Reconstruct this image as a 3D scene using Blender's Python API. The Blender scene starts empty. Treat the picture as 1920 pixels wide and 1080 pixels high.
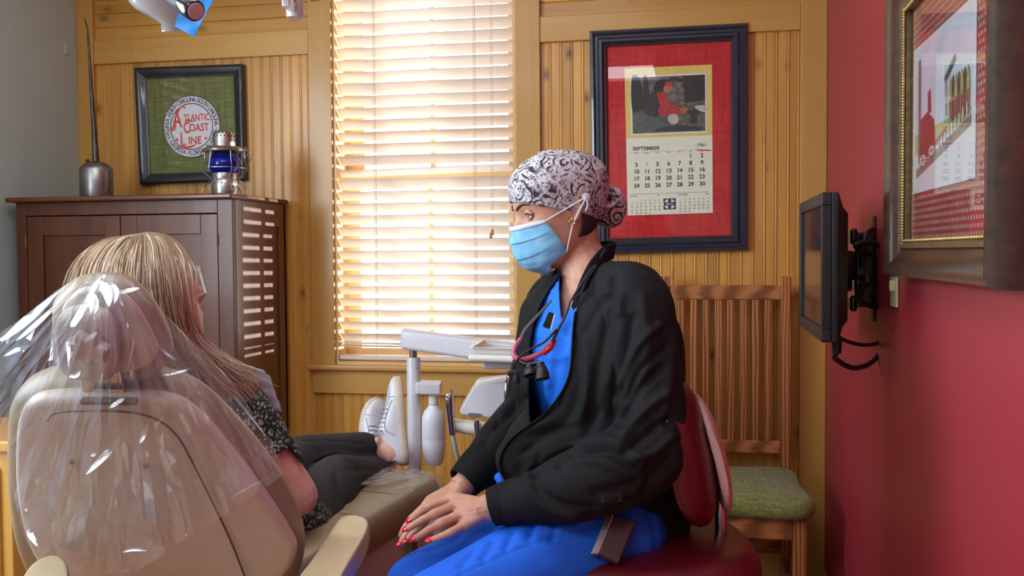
import bpy, bmesh, math, random
import numpy as np
from mathutils import Vector, Matrix, noise
random.seed(7)
R = math.radians
V = Vector
scene = bpy.context.scene
col = scene.collection

# ------------------------------------------------------------------ camera
FPX = 1800.0                       # focal length in pixels of the 1920 x 1080 frame
CAM = V((0.0, 0.0, 1.22))
YAW, PITCH, ROLL = R(11.1), R(2.15), R(0.4)
cam_data = bpy.data.cameras.new('camera')
cam_data.sensor_width = 36.0
cam_data.lens = 36.0 * FPX / 1920.0
cam_data.clip_start = 0.05
cam_ob = bpy.data.objects.new('camera', cam_data)
cam_ob.location = CAM
cam_ob.rotation_euler = (Matrix.Rotation(YAW, 3, 'Z') @ Matrix.Rotation(math.pi / 2 - PITCH, 3, 'X') @ Matrix.Rotation(-ROLL, 3, 'Z')).to_euler()
col.objects.link(cam_ob)
scene.camera = cam_ob
_m = cam_ob.rotation_euler.to_matrix()
RV, UV_, FV = _m @ V((1, 0, 0)), _m @ V((0, 1, 0)), _m @ V((0, 0, -1))

# ------------------------------------------------------------------ world, lamps, exposure
scene.view_settings.view_transform = 'Standard'
scene.view_settings.look = 'None'
scene.view_settings.gamma = 1.0
scene.view_settings.use_curve_mapping = False
scene.view_settings.exposure = 0.1
scene.cycles.use_denoising = True
scene.cycles.max_bounces = 10
scene.cycles.transparent_max_bounces = 16
scene.cycles.sample_clamp_indirect = 6.0
scene.cycles.caustics_reflective = False
scene.cycles.caustics_refractive = False

world = bpy.data.worlds.new('daylight')
scene.world = world
world.use_nodes = True
bg = world.node_tree.nodes['Background']
bg.inputs['Color'].default_value = (0.86, 0.93, 1.0, 1)
bg.inputs['Strength'].default_value = 3.6


def area_light(name, loc, direction, sx, sy, power, color, spread=180):
    d = bpy.data.lights.new(name, 'AREA')
    d.shape = 'RECTANGLE'
    d.size, d.size_y = sx, sy
    d.energy = power
    d.color = color
    d.spread = R(spread)
    o = bpy.data.objects.new(name, d)
    o.location = loc
    o.rotation_euler = V(direction).to_track_quat('-Z', 'Y').to_euler()
    col.objects.link(o)
    return o


area_light('added_side_daylight', (-2.40, 0.95, 1.62), (1, 0.12, -0.12), 1.35, 1.3, 56, (0.74, 0.87, 1.0))  # area lamp added inside the unseen side window for cool light from the left
area_light('added_ceiling_light', (-0.95, 1.3, 2.62), (0, 0, -1), 1.2, 0.6, 14, (0.90, 0.95, 1.0))  # added overhead light, its source is out of view
area_light('added_ceiling_light', (-0.95, -0.7, 2.62), (0, 0, -1), 1.2, 0.6, 30, (0.90, 0.95, 1.0))  # added overhead fill for surfaces that face the camera
# low sun from the right outside, raking through the blind onto the wardrobe
sun_d = bpy.data.lights.new('low_sun', 'SUN')
sun_d.energy = 13.0
sun_d.angle = R(0.6)
sun_d.color = (0.92, 0.95, 1.0)
sun_o = bpy.data.objects.new('low_sun', sun_d)
sun_o.rotation_euler = V((-0.862, -0.507, 0.01)).to_track_quat('-Z', 'Y').to_euler()
col.objects.link(sun_o)

# ------------------------------------------------------------------ pixel to place
def _dir(px, py):
    return FV + RV * ((px - 960.0) / FPX) + UV_ * ((540.0 - py) / FPX)
def at(px, py, d):
    return CAM + _dir(px, py) * d
def ony(px, py, Y):
    q = _dir(px, py); return CAM + q * ((Y - CAM.y) / q.y)
def onx(px, py, X):
    q = _dir(px, py); return CAM + q * ((X - CAM.x) / q.x)
def onz(px, py, Z):
    q = _dir(px, py); return CAM + q * ((Z - CAM.z) / q.z)

# ------------------------------------------------------------------ materials
MATS = {}
def new_mat(name):
    m = bpy.data.materials.new(name); m.use_nodes = True
    nt = m.node_tree
    b = nt.nodes['Principled BSDF']
    MATS[name] = m
    return m, nt, b
def N(nt, t, **kw):
    n = nt.nodes.new(t)
    for k, v in kw.items():
        if k in n.inputs: n.inputs[k].default_value = v
        else: setattr(n, k, v)
    return n
def L(nt, a, b): nt.links.new(a, b)
def rgba(c): return (c[0], c[1], c[2], 1.0)
def srgb(r, g, b):
    f = lambda c: ((c / 255 + 0.055) / 1.055) ** 2.4 if c > 10 else c / 255 / 12.92
    return (f(r), f(g), f(b))
def ramp(nt, stops):
    n = nt.nodes.new('ShaderNodeValToRGB')
    e = n.color_ramp.elements
    while len(e) > 1: e.remove(e[-1])
    e[0].position, e[0].color = stops[0][0], rgba(stops[0][1])
    for p, c in stops[1:]:
        x = e.new(p); x.color = rgba(c)
    return n
def coords(nt, scale=(1, 1, 1), rnd=True):
    tc = N(nt, 'ShaderNodeTexCoord')
    mp = N(nt, 'ShaderNodeMapping')
    mp.inputs['Scale'].default_value = scale
    src = tc.outputs['Object']
    if rnd:
        oi = N(nt, 'ShaderNodeObjectInfo')
        ml = N(nt, 'ShaderNodeVectorMath', operation='SCALE'); ml.inputs[0].default_value = (7.1, 3.3, 11.7)
        L(nt, oi.outputs['Random'], ml.inputs['Scale'])
        ad = N(nt, 'ShaderNodeVectorMath', operation='ADD')
        L(nt, src, ad.inputs[0]); L(nt, ml.outputs[0], ad.inputs[1]); src = ad.outputs[0]
    L(nt, src, mp.inputs['Vector'])
    return mp.outputs['Vector']
def bump(nt, b, height, strength=0.2, dist=0.002):
    n = N(nt, 'ShaderNodeBump'); n.inputs['Strength'].default_value = strength; n.inputs['Distance'].default_value = dist
    L(nt, height, n.inputs['Height']); L(nt, n.outputs['Normal'], b.inputs['Normal'])
def plain(name, c, rough=0.5, metal=0.0, spec=0.5, var=0.06, scale=40, bmp=0.0, coat=0.0, bdist=0.001):
    """a painted, moulded or metal surface with slight mottling"""
    m, nt, b = new_mat(name)
    b.inputs['Roughness'].default_value = rough
    b.inputs['Metallic'].default_value = metal
    b.inputs['Specular IOR Level'].default_value = spec
    b.inputs['Coat Weight'].default_value = coat
    no = N(nt, 'ShaderNodeTexNoise', Scale=scale, Detail=4.0)
    L(nt, coords(nt), no.inputs['Vector'])
    r = ramp(nt, [(0.3, [x * (1 - var) for x in c]), (0.7, [min(1, x * (1 + var)) for x in c])])
    L(nt, no.outputs['Fac'], r.inputs['Fac']); L(nt, r.outputs['Color'], b.inputs['Base Color'])
    if bmp: bump(nt, b, no.outputs['Fac'], bmp, bdist)
    return m
def wood(name, c1, c2, axis=2, rough=0.35, grain=22, knots=0.0, dark=(0.10, 0.035, 0.012), coat=0.2, contrast=1.0, rings=False):
    m, nt, b = new_mat(name)
    sc = [grain] * 3; sc[axis] = grain * 0.06
    vec = coords(nt, sc)
    no = N(nt, 'ShaderNodeTexNoise', Scale=1.0, Detail=6.0, Roughness=0.6, Distortion=0.6)
    L(nt, vec, no.inputs['Vector'])
    fac = no.outputs['Fac']
    if rings:
        sc2 = [grain * 1.2] * 3; sc2[axis] = grain * 0.16
        wv = N(nt, 'ShaderNodeTexWave', Scale=0.8, Distortion=7.0, Detail=2.0)
        wv.inputs['Detail Scale'].default_value = 0.6
        L(nt, coords(nt, sc2), wv.inputs['Vector'])
        mx0 = N(nt, 'ShaderNodeMix', data_type='FLOAT'); mx0.inputs[0].default_value = 0.55
        L(nt, fac, mx0.inputs[2]); L(nt, wv.outputs['Fac'], mx0.inputs[3]); fac = mx0.outputs[0]
    r = ramp(nt, [(0.28, c2), (0.72, c1)])
    L(nt, fac, r.inputs['Fac'])
    colr = r.outputs['Color']
    # each board has its own tone
    oi = N(nt, 'ShaderNodeObjectInfo')
    hsv = N(nt, 'ShaderNodeHueSaturation')
    mr = N(nt, 'ShaderNodeMapRange'); mr.inputs['To Min'].default_value = 1 - 0.16 * contrast; mr.inputs['To Max'].default_value = 1 + 0.12 * contrast
    L(nt, oi.outputs['Random'], mr.inputs['Value']); L(nt, mr.outputs['Result'], hsv.inputs['Value'])
    L(nt, colr, hsv.inputs['Color']); colr = hsv.outputs['Color']
    if knots:
        sk = [9.0] * 3; sk[axis] = 5.2
        vo = N(nt, 'ShaderNodeTexVoronoi', Scale=1.0); vo.inputs['Randomness'].default_value = 1.0
        L(nt, coords(nt, sk), vo.inputs['Vector'])
        rk = ramp(nt, [(0.03, (1, 1, 1)), (knots, (0.35, 0.35, 0.35)), (knots * 1.9, (0, 0, 0))])
        L(nt, vo.outputs['Distance'], rk.inputs['Fac'])
        mx = N(nt, 'ShaderNodeMix', data_type='RGBA')
        L(nt, rk.outputs['Color'], mx.inputs[0]); L(nt, colr, mx.inputs[6]); mx.inputs[7].default_value = rgba(dark)
        colr = mx.outputs[2]
    L(nt, colr, b.inputs['Base Color'])
    b.inputs['Roughness'].default_value = rough
    b.inputs['Coat Weight'].default_value = coat; b.inputs['Coat Roughness'].default_value = 0.15
    bump(nt, b, no.outputs['Fac'], 0.12, 0.001)
    return m
def weave(name, c1, c2, scale=700, rough=0.9, streak=True, bmp=0.4, ax='xz', sheen=0.2):
    """woven cloth: crossing threads with slubs"""
    m, nt, b = new_mat(name)
    vec = coords(nt, (1, 1, 1), False)
    sp = N(nt, 'ShaderNodeSeparateXYZ'); L(nt, vec, sp.inputs[0])
    outs = []
    for k, a in enumerate(ax):
        mu = N(nt, 'ShaderNodeMath', operation='MULTIPLY'); mu.inputs[1].default_value = scale
        L(nt, sp.outputs['XYZ'.index(a.upper())], mu.inputs[0])
        si = N(nt, 'ShaderNodeMath', operation='SINE'); L(nt, mu.outputs[0], si.inputs[0]); outs.append(si.outputs[0])
    pr = N(nt, 'ShaderNodeMath', operation='MULTIPLY'); L(nt, outs[0], pr.inputs[0]); L(nt, outs[1], pr.inputs[1])
    sc = {'xz': (160, 160, 12), 'xy': (160, 14, 160), 'yz': (160, 160, 12)}[ax]
    n1 = N(nt, 'ShaderNodeTexNoise', Scale=1.0, Detail=3.0); L(nt, coords(nt, sc, False), n1.inputs['Vector'])
    n2 = N(nt, 'ShaderNodeTexNoise', Scale=1.0, Detail=3.0)
    L(nt, coords(nt, {'xz': (14, 160, 220), 'xy': (14, 160, 160), 'yz': (160, 14, 220)}[ax], False), n2.inputs['Vector'])
    ad = N(nt, 'ShaderNodeMath', operation='ADD'); L(nt, n1.outputs['Fac'], ad.inputs[0]); L(nt, n2.outputs['Fac'], ad.inputs[1])
    m2 = N(nt, 'ShaderNodeMath', operation='MULTIPLY_ADD'); L(nt, pr.outputs[0], m2.inputs[0]); m2.inputs[1].default_value = 0.18; L(nt, ad.outputs[0], m2.inputs[2])
    r = ramp(nt, [(0.78, c2), (1.22, c1)])
    mr = N(nt, 'ShaderNodeMath', operation='MULTIPLY'); mr.inputs[1].default_value = 1.0
    L(nt, m2.outputs[0], mr.inputs[0])
    # ramp accepts 0..1, rescale
    mp = N(nt, 'ShaderNodeMapRange'); mp.inputs['From Min'].default_value = 0.6; mp.inputs['From Max'].default_value = 1.4
    L(nt, mr.outputs[0], mp.inputs['Value'])
    r.color_ramp.elements[0].position = 0.15; r.color_ramp.elements[1].position = 0.85
    L(nt, mp.outputs['Result'], r.inputs['Fac']); L(nt, r.outputs['Color'], b.inputs['Base Color'])
    b.inputs['Roughness'].default_value = rough
    b.inputs['Sheen Weight'].default_value = sheen
    bump(nt, b, pr.outputs[0], bmp, 0.0006)
    return m

def thin_fresnel(nt, ior):
    """Fresnel weight that treats both faces of a thin pane alike"""
    ge = N(nt, 'ShaderNodeNewGeometry'); ma = N(nt, 'ShaderNodeMath', operation='MULTIPLY_ADD')
    L(nt, ge.outputs['Backfacing'], ma.inputs[0]); ma.inputs[1].default_value = 1 / ior - ior; ma.inputs[2].default_value = ior
    fr = N(nt, 'ShaderNodeFresnel'); L(nt, ma.outputs[0], fr.inputs['IOR'])
    return fr
# ------------------------------------------------------------------ mesh builder
def tag(o, label, cat, group=None, kind=None):
    if label: o['label'] = label
    if cat: o['category'] = cat
    if group: o['group'] = group
    if kind: o['kind'] = kind
    return o
def thing(name, label, cat, loc=(0, 0, 0), group=None):
    o = bpy.data.objects.new(name, None)
    o.empty_display_size = 0.05
    o.location = loc
    col.objects.link(o)
    return tag(o, label, cat, group)
def adopt(o, parent):
    if parent is None: return o
    o.parent = parent
    if parent.type == 'EMPTY':
        o.matrix_parent_inverse = Matrix.Translation(-V(parent.location))
    return o
def link_mesh(name, me, m, parent=None, loc=None):
    o = bpy.data.objects.new(name, me)
    if m and not me.materials: me.materials.append(m)
    col.objects.link(o)
    if loc is not None: o.location = loc
    return adopt(o, parent)
def frame_of(t, hint=None):
    t = V(t).normalized()
    h = V(hint) if hint is not None else (V((0, 0, 1)) if abs(t.z) < 0.9 else V((1, 0, 0)))
    a = h.cross(t)
    if a.length < 1e-5: a = V((1, 0, 0)).cross(t)
    a.normalize()
    return a, t.cross(a).normalized()
def catmull(pts, n):
    """smooth curve through tuples/vectors of any length, n samples per span"""
    P = [np.array(p, float) for p in pts]
    out = []
    for i in range(len(P) - 1):
        p0 = P[i - 1] if i > 0 else 2 * P[0] - P[1]
        p1, p2 = P[i], P[i + 1]
        p3 = P[i + 2] if i + 2 < len(P) else 2 * P[-1] - P[-2]
        for k in range(n):
            t = k / n
            out.append(0.5 * ((2 * p1) + (-p0 + p2) * t + (2 * p0 - 5 * p1 + 4 * p2 - p3) * t * t + (-p0 + 3 * p1 - 3 * p2 + p3) * t ** 3))
    out.append(P[-1])
    return out
def smooth_closed(pts, n):
    P = [np.array(p, float) for p in pts]; m = len(P); out = []
    for i in range(m):
        p0, p1, p2, p3 = P[i - 1], P[i], P[(i + 1) % m], P[(i + 2) % m]
        for k in range(n):
            t = k / n
            out.append(0.5 * ((2 * p1) + (-p0 + p2) * t + (2 * p0 - 5 * p1 + 4 * p2 - p3) * t * t + (-p0 + 3 * p1 - 3 * p2 + p3) * t ** 3))
    return out
class MB:
    def __init__(s): s.v = []; s.f = []
    def add(s, vs, fs):
        o = len(s.v); s.v += [tuple(v) for v in vs]; s.f += [tuple(i + o for i in f) for f in fs]; return s
    def box(s, x0, x1, y0, y1, z0, z1):
        vs = [(x, y, z) for z in (z0, z1) for y in (y0, y1) for x in (x0, x1)]
        return s.add(vs, [(0, 2, 3, 1), (4, 5, 7, 6), (0, 1, 5, 4), (2, 6, 7, 3), (0, 4, 6, 2), (1, 3, 7, 5)])
    def obox(s, c, ax, ay, az):
        c, ax, ay, az = V(c), V(ax), V(ay), V(az)
        vs = [c + ax * i + ay * j + az * k for k in (-1, 1) for j in (-1, 1) for i in (-1, 1)]
        return s.add(vs, [(0, 2, 3, 1), (4, 5, 7, 6), (0, 1, 5, 4), (2, 6, 7, 3), (0, 4, 6, 2), (1, 3, 7, 5)])
    def hexa(s, a, b):
        """solid between two 4-point loops"""
        return s.loft([a, b])
    def loft(s, rings, cap0=True, cap1=True, closed=True):
        n = len(rings[0]); o = len(s.v)
        for r in rings: s.v += [tuple(p) for p in r]
        for i in range(len(rings) - 1):
            for j in range(n if closed else n - 1):
                k = (j + 1) % n
                s.f.append((o + i * n + j, o + i * n + k, o + (i + 1) * n + k, o + (i + 1) * n + j))
        if closed and cap0: s.f.append(tuple(o + j for j in reversed(range(n))))
        if closed and cap1: s.f.append(tuple(o + (len(rings) - 1) * n + j for j in range(n)))
        return s
    def tube(s, pts, r, n=8, smooth=0, flat=1.0, hint=None, cap=True):
        if not hasattr(r, '__len__'): r = [r] * len(pts)
        if smooth:
            q = catmull([tuple(p) + (rr,) for p, rr in zip(pts, r)], smooth)
            pts = [V(p[:3]) for p in q]; r = [p[3] for p in q]
        pts = [V(p) for p in pts]
        rings = []; a = None
        for i, p in enumerate(pts):
            t = (pts[min(i + 1, len(pts) - 1)] - pts[max(i - 1, 0)])
            if t.length < 1e-9: t = V((0, 0, 1))
            t.normalize()
            if a is None: a, b = frame_of(t, hint)
            else:
                a = (a - t * a.dot(t))
                a = a.normalized() if a.length > 1e-6 else frame_of(t)[0]
                b = t.cross(a)
            rings.append([p + a * (math.cos(2 * math.pi * k / n) * r[i]) + b * (math.sin(2 * math.pi * k / n) * r[i] * flat) for k in range(n)])
        return s.loft(rings, cap, cap)
    def lathe(s, prof, c, n=24, axis=(0, 0, 1), sx=1.0, sy=1.0):
        t = V(axis).normalized(); a, b = frame_of(t); c = V(c)
        rings = [[c + t * h + (a * math.cos(2 * math.pi * k / n) * sx + b * math.sin(2 * math.pi * k / n) * sy) * max(r, 1e-4) for k in range(n)] for r, h in prof]
        return s.loft(rings)
    def prism(s, poly, o, ex, ey, ez):
        """2-D outline in plane (o, ex, ey) extruded by ez"""
        o, ex, ey, ez = V(o), V(ex), V(ey), V(ez)
        a = [o + ex * x + ey * y for x, y in poly]
        return s.loft([a, [p + ez for p in a]])
    def grid(s, rows, closed=False):
        n = len(rows[0]); o = len(s.v)
        for r in rows: s.v += [tuple(p) for p in r]
        for i in range(len(rows) - 1):
            for j in range(n if closed else n - 1):
                k = (j + 1) % n
                s.f.append((o + i * n + j, o + i * n + k, o + (i + 1) * n + k, o + (i + 1) * n + j))
        return s
    def ball(s, c, rx, ry=None, rz=None, nu=16, nv=10, frame=None):
        ry = ry or rx; rz = rz or rx; c = V(c)
        ex, ey, ez = frame or (V((1, 0, 0)), V((0, 1, 0)), V((0, 0, 1)))
        rings = []
        for i in range(nv + 1):
            th = math.pi * (i / nv) * 0.998 + 0.001 * math.pi
            rings.append([c + ex * (rx * math.sin(th) * math.cos(2 * math.pi * k / nu)) + ey * (ry * math.sin(th) * math.sin(2 * math.pi * k / nu)) - ez * (rz * math.cos(th)) for k in range(nu)])
        return s.loft(rings)
    def pad(s, outline, nrm, thick, rnd, steps=5, dome=0.0, n=6):
        """cushion: closed outline (world points, mid plane) with rounded edges; faces swell by dome"""
        nrm = V(nrm).normalized()
        P = [V(p) for p in (smooth_closed(outline, n) if n > 1 else outline)]
        c = sum(P, V()) / len(P)
        mean = sum((p - c).length for p in P) / len(P)
        rings = []
        def ring(inset, h): 
            k = 1 - inset / mean
            return [c + (p - c) * k + nrm * h for p in P]
        hs = thick / 2
        for q in (0.15, 0.45, 0.75):
            rings.append(ring(mean * (1 - q), -hs - dome * (1 - q * q)))
        for i in range(steps + 1):
            a = math.pi / 2 * i / steps
            rings.append(ring(rnd * (1 - math.sin(a)), -(hs - rnd) - rnd * math.cos(a)))
        for i in range(steps + 1):
            a = math.pi / 2 * i / steps
            rings.append(ring(rnd * (1 - math.cos(a)), (hs - rnd) + rnd * math.sin(a)))
        for q in (0.75, 0.45, 0.15):
            rings.append(ring(mean * (1 - q), hs + dome * (1 - q * q)))
        return s.loft(rings)
    def mesh(s, name, smooth=None):
        me = bpy.data.meshes.new(name)
        me.from_pydata(s.v, [], s.f)
        bm = bmesh.new(); bm.from_mesh(me)
        bmesh.ops.recalc_face_normals(bm, faces=bm.faces)
        bm.to_mesh(me); bm.free()
        if smooth is not None:
            me.shade_smooth()
            me.set_sharp_from_angle(angle=R(smooth))
        return me
    def build(s, name, m, parent=None, smooth=None, bevel=0, seg=2, sub=0, solid=0, loc=None, kind=None, label=None):
        me = s.mesh(name, smooth)
        o = link_mesh(name, me, m, parent, loc)
        if solid:
            md = o.modifiers.new('solid', 'SOLIDIFY'); md.thickness = solid; md.offset = 0
        if bevel:
            md = o.modifiers.new('bevel', 'BEVEL'); md.width = bevel; md.segments = seg; md.limit_method = 'ANGLE'; md.angle_limit = R(35)
            if smooth is None:
                me.shade_smooth(); md.harden_normals = False
                o.modifiers.new('wn', 'WEIGHTED_NORMAL').keep_sharp = True
        if sub:
            md = o.modifiers.new('sub', 'SUBSURF'); md.levels = sub; md.render_levels = sub
        if kind: o['kind'] = kind
        if label: o['label'] = label
        return o
def baked(ob):
    dg = bpy.context.evaluated_depsgraph_get()
    dg.update()
    me = bpy.data.meshes.new_from_object(ob.evaluated_get(dg))
    return me
def drop(ob):
    me = ob.data
    bpy.data.objects.remove(ob, do_unlink=True)
def text_geo(s, size, align='CENTER', bold=0.0, shear=0.0, sx=1.0):
    """flat letters as (2-D vertices, faces)"""
    cu = bpy.data.curves.new('t', 'FONT'); cu.body = s; cu.size = size; cu.align_x = align; cu.align_y = 'CENTER'
    cu.resolution_u = 3; cu.offset = bold; cu.shear = shear
    ob = bpy.data.objects.new('t', cu); col.objects.link(ob)
    me = baked(ob)
    vs = [(v.co.x * sx, v.co.y) for v in me.vertices]; fs = [tuple(p.vertices) for p in me.polygons]
    bpy.data.objects.remove(ob, do_unlink=True); bpy.data.curves.remove(cu); bpy.data.meshes.remove(me)
    return vs, fs
def put_text(mb, s, size, o, ex, ey, bold=0.0, align='CENTER', sx=1.0, shear=0.0):
    vs, fs = text_geo(s, size, align, bold, shear, sx)
    mb.add([V(o) + V(ex) * x + V(ey) * y for x, y in vs], fs)
class Quad:
    """a picture plane given by four corners (tl, tr, br, bl); uv with v downward"""
    def __init__(s, tl, tr, br, bl):
        s.c = [V(tl), V(tr), V(br), V(bl)]
        s.n = (s.c[1] - s.c[0]).cross(s.c[3] - s.c[0]).normalized()
        s.w = ((s.c[1] - s.c[0]).length + (s.c[2] - s.c[3]).length) / 2
        s.h = ((s.c[3] - s.c[0]).length + (s.c[2] - s.c[1]).length) / 2
    def p(s, u, v, off=0.0):
        a, b, c, d = s.c
        return (a * (1 - u) + b * u) * (1 - v) + (d * (1 - u) + c * u) * v - s.n * off * s.side
    side = 1
    def axes(s):
        return (s.c[1] - s.c[0]).normalized(), (s.c[0] - s.c[3]).normalized()
    def poly(s, mb, pts, off):
        mb.add([s.p(u, v, off) for u, v in pts], [tuple(range(len(pts)))])
    def sheet(s, mb, u0, u1, v0, v1, off, th=0.001):
        q = [(u0, v0), (u1, v0), (u1, v1), (u0, v1)]
        mb.loft([[s.p(u, v, off) for u, v in q], [s.p(u, v, off + th) for u, v in q]])
def frame_bars(q, width, prof, m, parent, name='frame_rail'):
    """four mitred rails; prof = list of (inset 0..1 of width, height off the wall)"""
    W, H = q.w, q.h
    out = []
    cs = [(0, 0), (1, 0), (1, 1), (0, 1)]
    ins = [(1, 1), (-1, 1), (-1, -1), (1, -1)]
    for i in range(4):
        j = (i + 1) % 4
        rings = []
        for k in (i, j):
            ring = []
            for t, h in prof:
                ring.append(q.p(cs[k][0] + ins[k][0] * t * width / W, cs[k][1] + ins[k][1] * t * width / H, h))
            rings.append(ring)
        mb = MB().loft(rings)
        out.append(mb.build(name, m, parent, smooth=40))
    return out
# ------------------------------------------------------------------ materials of the place
PINE1, PINE2 = srgb(222, 169, 82), srgb(194, 135, 53)
M_plank = wood('pine_plank', PINE1, PINE2, axis=2, knots=0.10, contrast=1.0)
M_plank_h = wood('pine_plank_level', PINE1, PINE2, axis=0, knots=0.10, contrast=0.9)
M_trim = wood('trim_maple_up', srgb(210, 163, 84), srgb(198, 147, 68), axis=2, grain=14, contrast=0.5)
M_trim_h = wood('trim_maple_level', srgb(210, 163, 84), srgb(198, 147, 68), axis=0, grain=14, contrast=0.5)
M_trim_y = wood('trim_maple_side', srgb(210, 163, 84), srgb(198, 147, 68), axis=1, grain=14, contrast=0.5)
M_groove = plain('wall_board_backing', srgb(140, 88, 36), 0.8)
M_grey = plain('grey_green_wall_paint', srgb(192, 212, 212), 0.75, var=0.03, scale=160, bmp=0.12)
M_red = plain('red_wall_paint', srgb(162, 48, 62), 0.42, var=0.04, scale=160, bmp=0.10)
M_ceil = plain('white_ceiling_paint', srgb(232, 230, 224), 0.9, var=0.02)
M_floor = wood('floor_wood', srgb(170, 108, 56), srgb(128, 76, 36), axis=0, grain=12, rough=0.4, contrast=1.2)

YW, YR, ZC = 3.45, -1.7, 2.68
XR, XL = ony(1548.5, 480, 3.45).x, ony(157, 480, 3.45).x
def X(px, Y=YW): return ony(px, 480, Y).x
def Z(py, px=800, Y=YW): return ony(px, py, Y).z
def struct(o): o['kind'] = 'structure'; return o

# floor, ceiling, side and rear walls
fl = struct(MB().box(XL - .1, XR + .1, YR - .1, YW + .2, -0.12, -0.012).build('floor', M_groove))
k = 0
y = YW
plank = MB().box(-1.6, 1.6, -0.0615, 0.0615, -0.012, 0.0).mesh('floor_plank')
y = YW - 0.062
while y > YR:
    o = link_mesh('floor_plank', plank, M_floor, fl, loc=((XL + XR) / 2, y, 0)); y -= 0.125
struct(MB().box(XL - .1, XR + .1, YR - .1, YW + .2, ZC, ZC + 0.1).build('ceiling', M_ceil))
# opening in the left wall for the unseen window added as light source
wy0, wy1, wz0, wz1 = 0.25, 1.65, 0.95, 2.30
wl = MB()
wl.box(XL - .1, XL, wy1, YW + .1, 0, ZC); wl.box(XL - .1, XL, YR - .1, wy0, 0, ZC)
wl.box(XL - .1, XL, wy0, wy1, 0, wz0); wl.box(XL - .1, XL, wy0, wy1, wz1, ZC)
wall_left = struct(wl.build('wall_left', M_grey))
MB().box(XL, XL + .006, 3.36, 3.385, Z(111, 130), Z(91, 130)).build('cover_plate', M_grey, wall_left, bevel=.002)
struct(MB().box(XR, XR + .1, YR - .1, YW + .1, 0, ZC).build('wall_right', M_red))
struct(MB().box(XL - .1, XR + .1, YR - .1, YR, 0, ZC).build('wall_rear', M_grey))

# back wall with its window opening
ox0, ox1 = X(628), X(970)
oz0, oz1 = Z(684, 760), 2.33
wb = MB()
YB = YW + 0.012
wb.box(XL, ox0, YB, YB + .14, 0, ZC); wb.box(ox1, XR, YB, YB + .14, 0, ZC)
wb.box(ox0, ox1, YB, YB + .14, 0, oz0); wb.box(ox0, ox1, YB, YB + .14, oz1, ZC)
wall_back = struct(wb.build('wall_back', M_groove))

# beaded boards: flat face, groove, half-round bead, groove
PW = 0.0395
def bead_profile(w):
    b0 = w - 0.0098
    pts = [(0.0008, 0), (b0 - 0.0022, 0), (b0 - 0.0006, 0.0022), (b0 + 0.0006, 0.0022)]
    for a in range(0, 181, 36):
        pts.append((b0 + 0.0042 - 0.0036 * math.cos(R(a)), 0.0022 - 0.0026 * math.sin(R(a))))
    pts += [(w - 0.001, 0.0022), (w, 0.0026), (w, 0.011), (0.0, 0.011), (0, 0.003)]
    return pts
_bp = {}
def beadboard(x0, x1, z0, z1):
    x = x0
    while x < x1 - 0.006:
        w = min(PW, x1 - x)
        key = (round(w, 4), round(z1 - z0, 4))
        if key not in _bp:
            if w > 0.03:
                _bp[key] = MB().prism(bead_profile(w), (0, 0, 0), (1, 0, 0), (0, 1, 0), (0, 0, z1 - z0)).mesh('plank', 30)
            else:
                _bp[key] = MB().box(0, w, 0, .011, 0, z1 - z0).mesh('plank')
        link_mesh('plank', _bp[key], M_plank, wall_back, loc=(x, YW, z0))
        x += w
def shiplap(x0, x1, z0, z1):
    z = z0
    h = 0.0535
    while z < z1:
        hh = min(h, z1 - z)
        if hh < 0.01: break
        me = MB().prism([(0, .004), (.003, 0), (hh - .003, 0), (hh, .004), (hh, .011), (0, .011)], (0, 0, 0), (0, 0, 1), (0, 1, 0), (x1 - x0, 0, 0)).mesh('plank', 30)
        link_mesh('plank', me, M_plank_h, wall_back, loc=(x0, YW, z))
        z += h
zb1, zb0 = Z(57, 570), Z(102.5, 580)       # band above the beaded boards
cl0, cl1 = X(586), X(629)                   # window casing, left
cr0, cr1 = X(970), X(1016)                  # window casing, right
pc0, pc1 = XL, X(188)
pr0, pr1 = X(1499), XR
base = 0.16
ap0, ap1 = Z(736, 620), Z(692, 620)         # apron under the sill
YT = YW - 0.018
TR = [0]
def trim(x0, x1, y0, y1, z0, z1, m, bev=0.003):
    TR[0] += 1
    o = MB().box(0, x1 - x0, 0, y1 - y0, 0, z1 - z0).build('trim_%d' % TR[0], m, bevel=bev, loc=(x0, y0, z0))
    return struct(o)
for a, b in ((pc1, cl0), (cr1, pr0)):
    beadboard(a, b, base - .004, zb0 + .004)
    shiplap(a, b, zb1 - .001, ZC)
    trim(a, b, YT + .003, YB, zb0, zb1, M_trim_h)
beadboard(cl0, cr1, base - .004, ap0 + .004)
trim(cl0, cr1, YT, YB, ap0, ap1, M_trim_h)
trim(pc0, pc1, YT, YB, 0, ZC, M_trim)
trim(pr0, pr1, YT, YB, 0, ZC, M_trim)
trim(cl0, cl1, YT, YB, ap1 + .02, ZC, M_trim)
trim(cr0, cr1, YT, YB, ap1 + .02, ZC, M_trim)
trim(cl0 - .012, cr1 + .012, YW - .045, YB, ap1, ap1 + .022, M_trim_h, .006)      # stool of the window
trim(cl1, cr0, YT, YB, oz1, ZC, M_trim_h)
struct(MB().box(0, pr0 - pc1, 0, .016, 0, base).build('baseboard_back', M_trim_h, bevel=.004, loc=(pc1, YT + .002, 0)))
struct(MB().tube([(pc1, YT, .02), (pr0, YT, .02)], .026, 10).build('trim_%d' % (TR[0] + 1), M_trim_h, smooth=40))
struct(MB().box(0, .016, 0, YW - YR - .03, 0, .12).build('baseboard_right', M_trim_y, bevel=.004, loc=(XR - .016, YR, 0)))
struct(MB().box(0, .016, 0, YW - YR - .03, 0, .12).build('baseboard_left', M_trim_y, bevel=.004, loc=(XL, YR, 0)))

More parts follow.
